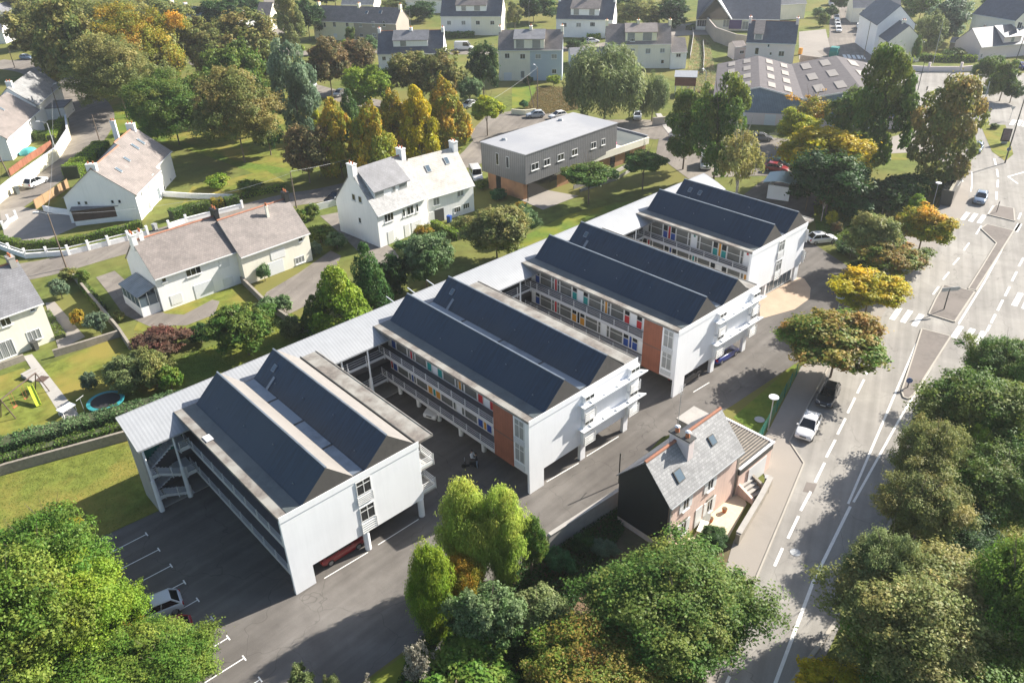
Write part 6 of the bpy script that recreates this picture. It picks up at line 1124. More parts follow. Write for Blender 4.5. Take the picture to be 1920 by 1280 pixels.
    if kind == 'van': bb = P
    return P
CK = {k: car_mesh(k) for k in ('hatch', 'suv', 'van', 'minibus')}
def car(front, rear, col, label, kind='hatch', group=None, cat='car', name='parked_car', z=0.0, L0=None):
    f = G(*front); r = G(*rear); c = (f+r)/2; d = f-r
    t = thing(name, label, cat, (c.x, c.y, z), math.atan2(d.y, d.x), group)
    for p in CK[kind]:
        o = p[1].copy(); COL.objects.link(o); o.name = p[0]; o.parent = t; o.location = p[2]
        if p[0] == 'body': o.material_slots[0].link = 'OBJECT'; o.material_slots[0].material = CP[col]
        if len(p) > 3: q = p[3].copy(); COL.objects.link(q); q.name = 'rim'; q.parent = o
    return t
RZ = .07
car((1503, 829), (1524, 788), 'white', 'white hatchback parked in the roadside bay, in full sun', z=RZ); car((1540, 770), (1561, 728), 'dgrey', 'dark grey hatchback parked in the tree shade behind the white one', z=RZ)
car((1831, 391), (1842, 366), 'steelblue', 'steel blue car driving on the main road between two zebra crossings', name='moving_car', z=RZ); car((1826, 291), (1835, 277), 'steelblue', 'small blue car beside the tall lone tree at the roundabout', name='moving_car', z=RZ)
car((1558, 452), (1522, 455), 'white', 'white hatchback in the lot at the corner of the farthest school block', kind='hatch'); car((245, 1172), (338, 1133), 'silver', 'silver car in the car park bay at the edge of the feathery trees', z=.02); car((272, 1222), (352, 1186), 'red', 'red car almost hidden by the feathery trees', z=.02)
car((665, 1018), (611, 1050), 'red', 'dark red car under the nearest school block', z=.02); car((812, 783), (838, 757), 'white', 'white car nosing out from under the second school block', z=.02); car((1300, 700), (1268, 722), 'black', 'black car under the third school block, nearer the wall leg', z=.02); car((1370, 660), (1338, 680), 'blue', 'blue car under the third school block at its far column', z=.02)
car((1140, 785), (1098, 806), 'black', 'black car deep in the shade under the second school block', z=.02)
car((608, 388), (655, 368), 'black', 'long black estate car on the street by the large white house', 'suv', z=.04); car((90, 338), (48, 357), 'white', 'white car parked on the left street beside the white wall', 'suv', z=.04); car((88, 178), (66, 166), 'silver', 'pale blue-silver car parked at the bend of the left street', z=.04); car((137, 216), (122, 200), 'grey', 'grey car under the lamp at the garage on the left street', z=.04)
car((62, 112), (40, 111), 'steelblue', 'dark teal car at the far left street junction', z=.04); car((985, 221), (1022, 219), 'silver', 'silver hatchback parked against the low wall behind the modern building', z=.05); car((1035, 224), (1056, 220), 'white', 'white car half hidden by the modern building roof', z=.05)
car((1194, 232), (1196, 214), 'silver', 'silver car under the willow', z=.05); car((1440, 264), (1416, 263), 'grey', 'beige-grey car behind the birch', z=.05); car((1474, 313), (1446, 309), 'green', 'dark green car in front of the curved shelter', z=.05); car((1470, 323), (1440, 319), 'red', 'red car next to the green one at the curved shelter', z=.05)
car((1322, 326), (1322, 300), 'white', 'white van under the tall loose tree', 'minibus', cat='van', name='parked_van', z=.05); car((1285, 262), (1262, 258), 'white', 'white car left of the slim green tree', z=.05); car((900, 347), (886, 322), 'white', 'white minibus behind the pale roofed house', 'minibus', cat='minibus', name='parked_minibus', z=.05)
car((889, 94), (851, 94), 'white', 'white delivery van parked on the upper street', 'van', cat='van', name='parked_van', z=.05); car((1122, 80), (1100, 82), 'white', 'white car behind the low outbuilding', z=.05); car((1382, 80), (1368, 78), 'silver', 'silver car below the hall windows', z=.05)
car((1496, 138), (1507, 127), 'red', 'red car behind the warehouse roof', z=.05); car((1518, 134), (1528, 124), 'silver', 'silver car behind the warehouse roof, beside the red one', z=.05); car((1925, 132), (1905, 126), 'blue', 'blue car cut by the right edge', z=.05)
for f, r, c, lb in [((488, 150), (506, 147), 'dgrey', 'dark car behind the park trees, farthest left of its row'), ((577, 170), (590, 162), 'silver', 'silver car beyond the cedar'), ((628, 184), (645, 176), 'white', 'white car under the rusty tree'), ((672, 190), (688, 182), 'white', 'white car behind the flame shaped row, right one'), ((340, 98), (322, 96), 'silver', 'silver car behind the left park trees'),
                    ((400, 132), (378, 128), 'white', 'white car between two park tree trunks'), ((868, 205), (888, 198), 'white', 'white car parked beside the yellow tree'), ((345, 128), (328, 126), 'black', 'dark car half hidden behind the park trees'), ((140, 113), (118, 110), 'green', 'green car at the left park edge')]: car(f, r, c, lb, z=.05)
g = 'cars parked up the side street at the top'
for f, r, c, lb in [((1563, 31), (1562, 21), 'silver', 'silver car, second from the top in the left row of the side street'), ((1569, 42), (1567, 33), 'white', 'white car in the middle of the left row of the side street'), ((1570, 50), (1569, 42), 'white', 'third white car from below in the left row of the side street'), ((1571, 56), (1570, 49), 'white', 'second white car from below in the left row of the side street'), ((1573, 64), (1571, 56), 'white', 'lowest white car in the left row of the side street'),
                    ((1588, 12), (1586, 2), 'silver', 'silver-blue car at the top of the right row'), ((1598, 27), (1595, 17), 'dgrey', 'dark car, second in the right row of the side street'), ((1605, 45), (1602, 35), 'black', 'black car in the right row of the side street'), ((1612, 58), (1609, 49), 'silver', 'silver car, second lowest of the right row'), ((1617, 70), (1613, 62), 'dgrey', 'dark grey car at the lower end of the right row'), ((1590, -2), (1584, -10), 'red', 'red car at the very top of the side street')]: car(f, r, c, lb, group=g, z=.05)
car((1560, 16), (1556, 4), 'white', 'white van at the top of the left row on the side street', 'van', group=g, cat='van', name='parked_van', z=.05)
# ------------------------------------------------------------------ walls and fences
def wall(pts, h, th, m, label, cap=None, name='garden_wall', cat='wall', piers=None, ph=1.5, pw=.34, group=None, rails=False, pm=None):
    c = pts[0]; t = thing(name, label, cat, (c.x, c.y, 0), 0, group); b = B(); bc = B(); O_ = Vector((c.x, c.y, 0)); br = B()
    for i in range(len(pts)-1):
        p, q = pts[i]-O_, pts[i+1]-O_; p.z = q.z = 0; d = q-p; l = d.length; d.normalize(); n = Vector((-d.y, d.x, 0))
        b.obox(p-n*th/2-d*th/2*.98, d*(l+th*.97), n*th, (0, 0, h-.002*(i % 2)))
        if cap: bc.obox(p-n*(th/2+.05)+Vector((0, 0, h+.001)), d*l, n*(th+.1), (0, 0, .08-.002*(i % 2)))
        if rails: br.obox(p-n*.04+Vector((0, 0, h+.35)), d*l, n*.08, (0, 0, .12))
        if piers:
            k = max(1, round(l/piers))
            for j in range(k+(i == len(pts)-2)):
                a = p+d*(l*j/k); B().box(a.x-pw/2, a.x+pw/2, a.y-pw/2, a.y+pw/2, 0, ph).obj('pillar', M[pm or m], t)
    b.obj('wall', M[m], t)
    if cap: bc.obj('coping', M[cap], t)
    if rails: br.obj('rail', M[m], t)
    return t
wall(HP((0, 466), (20, 474), (50, 484), (130, 478), (205, 460), (278, 441)), .75, .25, 'wall_white', 'low white wall with evenly spaced pillars in front of the yellow-green hedge', piers=3.0, ph=1.55, rails=True)
wall(HP((318, 428), (350, 417), (400, 404), (455, 390)), .7, .25, 'wall_white', 'low white wall with small pillars under the dark green hedge', cap='cap', piers=4.2, ph=1.3)
wall(HP((1163, 948), (1030, 1036)), 2.0, .25, 'concrete', 'grey concrete boundary wall between the yard and the planted garden', cap='concrete', name='boundary_wall')
wall(HP((1442, 912), (1425, 945), (1382, 1018)), 1.1, .35, 'stonewall', 'low rubble wall between the terrace and the pavement', cap='concrete', name='stone_wall')
wall(HP((785, 1300), (828, 1208)), .5, .2, 'concrete', 'short concrete edging wall at the verge', name='edging_wall')
wall([Vector((-75, 44.2, 0)), Vector((-30, 35.6, 0)), Vector((-12, 32.1, 0)), Vector((2, 28.0, 0)), Vector((12, 24.2, 0))], 1.1, .3, 'stonewall', 'old ivy covered stone wall between the two hedges', name='stone_wall')
wall(HP((138, 520), (170, 560), (225, 625), (245, 655)), 1.0, .3, 'stonewall', 'winding stone garden wall beside the curved drive', name='stone_wall'); wall(HP((105, 668), (165, 650), (222, 632)), .9, .3, 'stonewall', 'stone retaining wall at the top of the lower lawn', name='stone_wall'); wall(HP((-20, 700), (45, 676)), .8, .3, 'stonewall', 'stone retaining wall left of the garden path', name='stone_wall')
wall(HP((452, 528), (500, 575), (560, 618), (590, 640)), 1.0, .3, 'stonewall', 'stone boundary wall running down to the covered walkway', name='stone_wall')
wall(HP((-40, 415), (25, 360), (110, 298), (132, 262), (128, 235)), 2.2, .3, 'yellow_wall', 'high cream wall along the left street', cap='cap')
wall(HP((68, 392), (100, 372), (130, 352)), 1.6, .10, 'fence_wood', 'orange-brown board fence with posts beside the left street', name='board_fence', cat='fence', piers=2.2, ph=1.7, pw=.12)
wall(HP((20, 330), (60, 300), (98, 275)), 1.3, .08, 'redfence', 'red-brown board fence above the high cream wall', name='board_fence', cat='fence', piers=2.0, ph=1.4, pw=.1)
wall(HP((8, 430), (18, 418), (32, 410)), .6, .2, 'wall_white', 'short white gate wall with two pillars, left street corner', piers=2.5, ph=1.4)
wall(HP((84, 396), (102, 400), (134, 404)), 1.0, .2, 'wall_white', 'white wall curving from the pillar to the brown garage'); wall(HP((305, 368), (360, 372), (437, 374)), .9, .2, 'wall_white', 'white retaining wall in the upper garden')
wall(HP((1678, 131), (1740, 135), (1800, 135), (1838, 132)), 1.3, .3, 'palepink', 'pinkish wall with square pillars along the square', piers=9, ph=2.3, pw=.5, name='boundary_wall'); wall(HP((1500, 118), (1560, 126), (1590, 130)), 2.0, .3, 'stonewall', 'grey-brown wall beside the green recycling container', name='boundary_wall')
wall(HP((1322, 55), (1340, 78), (1378, 92), (1400, 95)), 4.0, .4, 'stone_wall', 'high brown retaining wall below the hall', name='retaining_wall'); wall(HP((960, 214), (985, 216), (1004, 213)), 1.1, .25, 'yellow_wall', 'pale wall behind the silver hatchback'); wall(HP((1225, 235), (1250, 233)), 1.6, .4, 'stone_wall', 'brown brick wall at the end of the concrete steps')
wall(HP((1298, 52), (1300, 70), (1294, 110)), .9, .15, 'concrete', 'left pale handrail wall of the steps down the meadow', name='stair_wall'); wall(HP((1318, 80), (1320, 110), (1318, 140)), .9, .15, 'concrete', 'right pale handrail wall of the steps down the meadow', name='stair_wall'); wall(HP((585, 397), (632, 385)), 1.1, .12, 'cap', 'white slatted gate beside the clipped round tree', name='garden_gate', cat='gate', piers=6, ph=1.4)
wall(HP((1235, 215), (1250, 240), (1258, 250)), .1, 1.2, 'concrete', 'narrow concrete garden path beside the small willow', name='kerb_path', cat='path')
def wirefence(pts, h, label, step=2.5, m='green', name='wire_fence'):
    c = pts[0]; t = thing(name, label, 'fence', (c.x, c.y, 0)); O_ = Vector((c.x, c.y, 0)); b = B()
    for i in range(len(pts)-1):
        p, q = pts[i]-O_, pts[i+1]-O_; d = q-p; l = d.length; k = max(1, round(l/step)); d.normalize()
        for j in range(k+1): a = p+d*(l*j/k); B().tube((a.x, a.y, 0), (a.x, a.y, h), .04, .04, 6).obj('post', M[m], t)
        for z in np.arange(.15, h, .22): b.tube((p.x, p.y, z), (q.x, q.y, z), .012, .012, 4)
    b.obj('wire_panel', M[m], t)
wirefence(HP((1502, 688), (1470, 745), (1440, 800), (1414, 846)), 1.7, 'green wire mesh fence on the edge of the grass triangle'); wirefence(HP((1530, 448), (1560, 462), (1610, 500), (1660, 560)), 1.6, 'thin dark fence between the school lot and the scrub', m='post_dark'); wirefence(HP((1395, 262), (1440, 268), (1490, 252)), 1.8, 'pale wire fence in front of the warehouse doors', m='galv')
# ------------------------------------------------------------------ lamps, poles, signs
def lamp(px, py, h, label, group='disc topped street lamps'):
    p = G(px, py); t = thing('street_lamp', label, 'street lamp', (p.x, p.y, 0), 0, group); B().tube((0, 0, 0), (0, 0, h-.25), .07, .05, 8).obj('pole', M['galv'], t); b = B(); b.tube((0, 0, h), (0, 0, h+.06), .48, .46, 20); b.obj('disc', M['cap'], t); B().tube((0, 0, h-.3), (0, 0, h), .12, .16, 10).obj('lamp_head', M['galv'], t)
lamp(1440, 806, 3.9, 'disc topped street lamp at the green mesh fence'); lamp(1564, 612, 3.9, 'disc topped street lamp between the yellow and the widest street tree'); lamp(1672, 478, 3.9, 'disc topped street lamp among the street trees above the yellow one'); lamp(1748, 388, 3.9, 'disc topped street lamp beside the bus shelter')
def pole(px, py, h, label, m='woodpole', arm=None, r=.12, name='utility_pole', lean=(0, 0), cat='pole', group=None):
    p = G(px, py); t = thing(name, label, cat, (p.x, p.y, 0), 0, group); B().tube((0, 0, 0), (lean[0], lean[1], h), r, r*.65, 8).obj('pole', M[m], t)
    if arm: a = Vector(arm); b = B(); q = Vector((lean[0], lean[1], h)); b.tube(q, q+a+Vector((0, 0, .4)), .05, .04, 6); b.obj('arm', M['galv'], t); e = q+a+Vector((0, 0, .4)); b = B(); u = a.normalized(); b.obox(e-Vector((-u.y, u.x, 0))*.13-Vector((0, 0, .06)), u*.7, Vector((-u.y, u.x, 0))*.26, (0, 0, .12)); b.obj('lamp_head', M['cap'], t)
    return Vector((p.x+lean[0], p.y+lean[1], h))
e1 = pole(125, 503, 8.2, 'grey timber pole with curved lamp arm at the low pillar wall', arm=(-.9, .6, 0)); e2 = pole(556, 390, 6.2, 'timber utility pole on the street left of the large white house'); e3 = pole(826, 280, 5.0, 'lamp pole behind the chimney of the large white house', arm=(-1.2, .2, 0)); e4 = pole(1008, 205, 9.0, 'wooden pole with lamp at the car park wall', arm=(.3, 1.0, 0))
pole(1002, 205, 7.2, 'short leaning brace beside the car park pole', lean=(-1.2, 1.0), r=.1); pole(110, 298, 7.0, 'white lamp post on the high cream wall', 'cap', arm=(-1, .8, 0), r=.07, name='street_lamp', cat='street lamp'); e5 = pole(118, 232, 8.0, 'dark pole with street light over the grey garage', arm=(.9, .7, 0)); pole(187, 265, 5.5, 'thin dark pole at the edge of the left street'); pole(18, 332, 6.0, 'old timber pole by the left edge', lean=(-.6, 0)); pole(28, 128, 5.5, 'thin dark pole at the left street junction')
pole(1716, 190, 8.5, 'dark thin pole behind the warehouse corner', 'post_dark', r=.1); pole(1884, 306, 12, 'tall street light mast on the roundabout grass', 'post_dark', arm=(-1.4, -.6, 0), r=.13, name='street_lamp', cat='street lamp'); pole(1838, 218, 7, 'pale pole at the corner of the pavement by the roundabout', 'galv'); pole(1892, 150, 13, 'leaning tall dark pole at the hedge tree', 'post_dark', lean=(-1, -1)); pole(1746, 133, 12, 'thin tall pole at the pinkish wall', 'galv', r=.08)
pole(1616, 125, 11, 'tall pole at the mouth of the side street', 'woodpole', r=.1); pole(1316, 222, 9.5, 'grey lattice-like pole left of the warehouse', 'galv', arm=(.3, .8, 0)); pole(770, 48, 5, 'thin lamp post above the blue-roofed house', 'galv', r=.06); pole(500, 82, 7, 'timber pole beside the narrow top street'); pole(992, 48, 7, 'thin lamp pole in front of the top right pair', 'galv', arm=(.6, .4, 0), r=.07)
def cable(a, b_, label, sag=1.2, r=.016):
    t = thing('overhead_cable', label, 'cable', a); n = 12; b = B(); prev = Vector((0, 0, 0)); D_ = b_-a
    for k in range(1, n+1):
        s = k/n; q = D_*s-Vector((0, 0, sag*4*s*(1-s))); b.tube(prev, q, r, r, 5, cap=False); prev = q
    b.obj('wire', M['galv'], t)
cable(e2, e3, 'thin cable crossing in front of the flame shaped trees'); cable(e3, e4, 'pale cable rising from the lamp pole to the car park pole'); cable(e1, e2+Vector((0, 0, -.3)), 'cable above the roof of the long white house', 1.6); cable(e1, e5, 'cable over the gabled house garden', 1.5)
# pole at the yard wall, antenna
t = thing('sign_post', 'dark post on the boundary wall beside the pink house', 'post', G(1160, 905)); B().tube((0, 0, 0), (0, 0, 3.4), .06, .06, 6).obj('post', M['post_dark'], t); B().tube((0, 0, 2.6), (.9, .3, 2.5), .03, .03, 5).obj('brace', M['post_dark'], t)
t = thing('antenna', 'rake antenna on the chimney of the pink house', 'antenna', (28.1, -13.8, 8.3)); B().tube((0, 0, 0), (0, 0, 4.2), .025, .02, 5).obj('mast', M['galv'], t); b = B(); b.tube((-.5, -.3, 4.0), (.6, .35, 4.0), .015, .015, 4)
for k in range(7): x = -.45+k*.16; b.tube((x-.1, x*.55+.18, 4.0), (x+.1, x*.55-.18, 4.0), .01, .01, 4)
b.obj('rods', M['galv'], t)
# direction sign on the island
p = G(1769, 582); t = thing('direction_sign', 'grey backed arrow shaped direction sign on the traffic island', 'road sign', (p.x, p.y, .16), R(-35)); B().tube((0, 0, 0), (0, 0, 2.9), .07, .07, 8).obj('post', M['post_dark'], t); B().prism([(-1.0, -.04, 2.5), (1.1, -.04, 2.5), (1.5, -.04, 2.75), (1.1, -.04, 3.0), (-1.0, -.04, 3.0)], (0, .05, 0)).obj('sign_plate', M['galv'], t)
p = G(1701, 728); t = thing('keep_right_bollard', 'small blue sign bollard at the tip of the long traffic island', 'bollard', (p.x, p.y, .16), R(-55)); B().tube((0, 0, 0), (0, 0, .9), .06, .06, 8).obj('post', M['post_dark'], t); B().tube((0, -.05, .85), (0, .0, .85), .32, .32, 16).obj('disc', paintm('sign_blue', (.02, .08, .25)), t)
p = G(1868, 399); t = thing('sign_post', 'thin dark post on the small upper traffic island', 'post', (p.x, p.y, .16)); B().tube((0, 0, 0), (0, 0, 1.6), .05, .05, 6).obj('post', M['post_dark'], t); B().box(-.25, .25, -.02, .02, 1.3, 1.7).obj('sign_plate', M['post_dark'], t)
p = G(1733, 188); t = thing('sign_post', 'dark sign with back plate behind the warehouse corner', 'post', p); B().tube((0, 0, 0), (0, 0, 2.6), .05, .05, 6).obj('post', M['galv'], t); B().box(-.4, .4, -.03, .03, 2.2, 3.0).obj('sign_plate', M['post_dark'], t)
p = G(1882, 270); t = thing('billboard', 'dark framed advertising panel on the roundabout grass', 'billboard', (p.x, p.y, 0), R(-60)); B().box(-.75, .75, -.12, .12, .5, 2.9).obj('panel', M['rubber'], t); B().box(-.6, .6, -.14, -.122, .75, 2.7).obj('poster', mat('poster', (.10, .05, .06), .4, .5, 3, col2=(.2, .18, .2)), t); B().box(-.5, .5, -.1, .1, 0, .5).obj('foot', M['galv'], t)
p = G(1888, 292); t = thing('keep_right_sign', 'round blue sign at the tip of the roundabout grass', 'road sign', (p.x, p.y, 0), R(-55)); B().tube((0, 0, 0), (0, 0, 1.2), .05, .05, 6).obj('post', M['galv'], t); B().tube((0, -.05, 1.2), (0, 0, 1.2), .35, .35, 14).obj('disc', paintm('sign_blue2', (.03, .15, .35)), t)
p = G(1893, 225); t = thing('triangle_sign', 'triangular give way sign at the roundabout crossing', 'road sign', (p.x, p.y, 0), R(-50)); B().tube((0, 0, 0), (0, 0, 2.0), .04, .04, 6).obj('post', M['galv'], t); B().prism([(-.5, 0, 2.7), (.5, 0, 2.7), (0, 0, 1.9)], (0, .04, 0)).obj('sign_plate', M['galv'], t)
# bus shelter
p = G(1782, 388); q = G(1800, 352); d = q-p; t = thing('bus_shelter', 'dark curved glass bus shelter with white ends and a poster panel', 'bus shelter', (p.x, p.y, .06), math.atan2(d.y, d.x)); l = d.length; n_ = 6
b = B()
for k in range(n_):
    f = lambda s: (1.5*(1-math.cos(s*math.pi/2*1.1)), .3+2.2*math.sin(s*math.pi/2*1.0)); (y0, z0), (y1, z1) = f(k/n_), f((k+1)/n_); b.obox((0, y0, z0), (l, 0, 0), (0, y1-y0+.001, z1-z0), (0, -.05, .05))
b.obj('curved_roof', M['carglass'], t); B().box(-.1, .0, 0, 1.7, 0, 2.5).obj('poster_panel', M['post_dark'], t); B().box(l, l+.1, 0, 1.7, 0, 2.5).obj('end_panel', M['cap'], t); B().box(.3, l-.3, .35, .75, .42, .5).obj('seat', M['galv'], t); B().box(l+.15, l+1.2, .2, 1.4, 0, 1.3).obj('side_cabinet', M['cap'], t)
p = G(1563, 106); t = thing('recycling_container', 'large green recycling container on the square', 'container', (p.x, p.y, .05), .3); B().prism([(-1.6, -1, 0), (1.6, -1, 0), (1.9, -1, 1.6), (1.1, -1, 2.4), (-1.1, -1, 2.4), (-1.9, -1, 1.6)], (0, 2, 0)).obj('body', mat('container_green', (.02, .20, .17), .5, .1, 2), t); B().box(-.9, .9, -1.03, -1.003, 1.5, 2.0).obj('opening', M['rubber'], t)
p = G(1500, 103); t = thing('post_box', 'small yellow cabinet at the corner of the pale pink house', 'cabinet', (p.x, p.y, 0)); B().box(-.4, .4, -.4, .4, .2, 1.8).obj('body', M['orange'], t); B().box(-.3, .3, -.3, .3, 0, .2).obj('foot', M['rubber'], t)
p = G(1283, 178); t = thing('elevated_shed', 'orange-brown shed on stilts with ribbed pale roof', 'shed', (p.x, p.y, 0), R(-55)); B().box(-2.4, 2.4, 0, 3, 2.0, 4.0).obj('boarding', M['redfence'], t); B().prism([(-2.6, -.3, 4.0), (2.6, -.3, 4.0), (2.6, 3.3, 4.7), (-2.6, 3.3, 4.7)], (0, 0, .1)).obj('roof', M['metal_roof'], t)
for x in (-2.2, -.7, .7, 2.2):
    for y in (.2, 2.7): B().tube((x, y, 0), (x, y, 2.0), .09, .09, 6).obj('stilt', M['cap'], t)
# garden things, lower left
p = G(202, 763); t = thing('trampoline', 'round trampoline with turquoise rim on the lower lawn', 'trampoline', (p.x, p.y, 0)); B().tube((0, 0, .80), (0, 0, .82), 1.45, 1.45, 28).obj('mat', M['rubber'], t); b = B()
for k in range(28):
    a0, a1 = 2*math.pi*k/28, 2*math.pi*(k+1)/28; b.add([(math.cos(a)*r, math.sin(a)*r, z) for a in (a0, a1) for r, z in ((1.45, .86), (1.85, .84), (1.85, .78))], [(0, 1, 4, 3), (1, 2, 5, 4)])
b.obj('rim', mat('turquoise_pad', (.03, .25, .27), .6, .1, 2), t)
for k in range(6): a = k*math.pi/3; B().tube((math.cos(a)*1.7, math.sin(a)*1.7, 0), (math.cos(a)*1.7, math.sin(a)*1.7, .8), .03, .03, 6).obj('leg', M['galv'], t)
p = G(55, 752); t = thing('swing_set', 'brown garden swing frame with a wooden lookout on the lower lawn', 'swing', (p.x, p.y, 0), R(35))
for x in (-3, 2):
    for s in (-1, 1): B().tube((x, s*.9, 0), (x, 0, 2.3), .06, .06, 6).obj('leg', M['brownwood'], t)
B().tube((-3, 0, 2.3), (2, 0, 2.3), .07, .07, 6).obj('beam', M['brownwood'], t)
for x in (-1.8, -.2): b = B(); b.tube((x-.2, 0, 2.25), (x-.2, 0, .6), .012, .012, 4).tube((x+.2, 0, 2.25), (x+.2, 0, .6), .012, .012, 4).box(x-.25, x+.25, -.12, .12, .55, .6); b.obj('swing_seat', M['pot'], t)
B().box(2, 3, -.5, .5, 1.15, 1.25).obj('platform', M['brownwood'], t)
p = G(74, 762); q = G(62, 738); d = q-p; t = thing('slide', 'bright yellow-green plastic slide leaning on the swing lookout', 'slide', (p.x, p.y, 0), math.atan2(d.y, d.x)); b = B(); ll = 2.6; b.obox((0, -.25, .1), (ll, 0, 1.1), (0, .5, 0), (0, 0, .05)); b.obox((0, -.27, .1), (ll, 0, 1.1), (0, .04, 0), (0, 0, .2)); b.obox((0, .23, .1), (ll, 0, 1.1), (0, .04, 0), (0, 0, .2)); b.obj('chute', mat('lime_plastic', (.50, .60, .05), .4, .03, 2), t)
p = G(128, 775); t = thing('garden_table', 'white garden table at the end of the concrete path', 'table', (p.x, p.y, .04), R(20)); B().box(-.8, .8, -.5, .5, .7, .76).obj('table_top', M['cap'], t)
for x in (-.7, .7):
    for y in (-.4, .4): B().box(x-.03, x+.03, y-.03, y+.03, 0, .7).obj('leg', M['cap'], t)
p = G(160, 775); t = thing('clothes_post', 'thin metal clothes line post beside the trampoline', 'post', (p.x, p.y, 0), R(30)); B().tube((0, 0, 0), (0, 0, 2.0), .03, .03, 6).obj('pole', M['galv'], t); B().tube((-.5, 0, 1.95), (.5, 0, 1.95), .025, .025, 6).obj('crossbar', M['galv'], t)
for k, (px, py) in enumerate([(58, 690), (62, 699), (67, 707), (72, 715)]):
    pass
p = G(64, 706); t = thing('garden_steps', 'four pale concrete steps on the garden path', 'steps', (p.x, p.y, .04), R(-72))
for k in range(4): B().box(-1.0+k*.5, -.55+k*.5, -.8, .8, 0, .5-k*.12).obj('step', M['concrete'], t)
p = G(55, 288); t = thing('covered_pile', 'pile under a turquoise tarpaulin in the yard of the white house', 'tarpaulin', (p.x, p.y, 0)); rng_ = np.random.default_rng(3); D_ = unit(rng_, 60); bm = bmesh.new()
for v in D_: bm.verts.new((v[0]*1.9, v[1]*1.3, abs(v[2])*1.3))
bmesh.ops.convex_hull(bm, input=bm.verts); me = bpy.data.meshes.new('tarpaulin'); bm.to_mesh(me); bm.free(); me.materials.append(mat('turquoise_tarp', (.08, .38, .36), .5, .12, 2)); o = bpy.data.objects.new('tarpaulin', me); COL.objects.link(o); o.parent = t
def bin_(px, py, col, label, s=1.0):
    p = G(px, py); t = thing('wheelie_bin', label, 'bin', (p.x, p.y, .03), .4); B().prism([(-.25*s, -.28*s, 0), (.25*s, -.28*s, 0), (.3*s, -.28*s, 1*s), (-.3*s, -.28*s, 1*s)], (0, .6*s, 0)).obj('body', M[col], t); B().box(-.33*s, .33*s, -.32*s, .36*s, 1.0*s, 1.08*s).obj('lid', M[col], t)
bin_(33, 364, 'gutter_wet', 'grey-green wheelie bin beside the parked white car', 1.2); bin_(292, 432, 'galv', 'grey wheelie bin at the gap in the white walls'); bin_(843, 417, 'blue', 'blue barrel-like bin before the pale roofed house'); bin_(68, 655, 'post_dark', 'dark bin at the wall of the cream house'); bin_(1438, 908, 'galv', 'grey bin at the end of the rubble wall', .8)
# terrace things and outside stair of the pink house
t = thing('outdoor_stair', 'small outside stair with orange side wall down to the pink house terrace', 'steps', G(1398, 917), R(-5))
for k in range(5): B().box(-.8, .8, -1.2+k*.35, -.88+k*.35, 0, .2+k*.2).obj('step', M['concrete'], t)
b = B(); b.prism([(-1.15, -1.6, 0), (-1.15, 1.0, 0), (-1.15, 1.0, 1.5), (-1.15, -1.6, .5)], (.25, 0, 0)); b.obj('side_wall', M['pink'], t); b = B(); b.prism([(.85, -1.6, 0), (.85, 1.0, 0), (.85, 1.0, 1.3), (.85, -1.6, .5)], (.25, 0, 0)); b.obj('side_wall', M['stonewall'], t)
p = G(1318, 990); t = thing('sun_lounger', 'beige garden lounger on the pale terrace', 'lounger', (p.x, p.y, .04), R(20)); B().box(-.9, .6, -.33, .33, .28, .34).obj('seat', M['cream'], t); B().obox((.6, -.33, .3), (.55, 0, .35), (0, .66, 0), (0, 0, .06)).obj('backrest', M['cream'], t)
for x in (-.8, .5):
    for y in (-.28, .28): B().tube((x, y, 0), (x, y, .28), .025, .025, 6).obj('leg', M['galv'], t)
for px, py, lb in ((1332, 978, 'terracotta plant pot beside the beige lounger'), (1358, 960, 'dark plant pot near the corner of the pink house')): p = G(px, py); t = thing('plant_pot', lb, 'pot', (p.x, p.y, .04)); B().tube((0, 0, 0), (0, 0, .4), .16, .24, 12).obj('pot', M['pot'], t); B().tube((0, 0, .38), (0, 0, .44), .2, .2, 10).obj('soil', M['soil'], t)
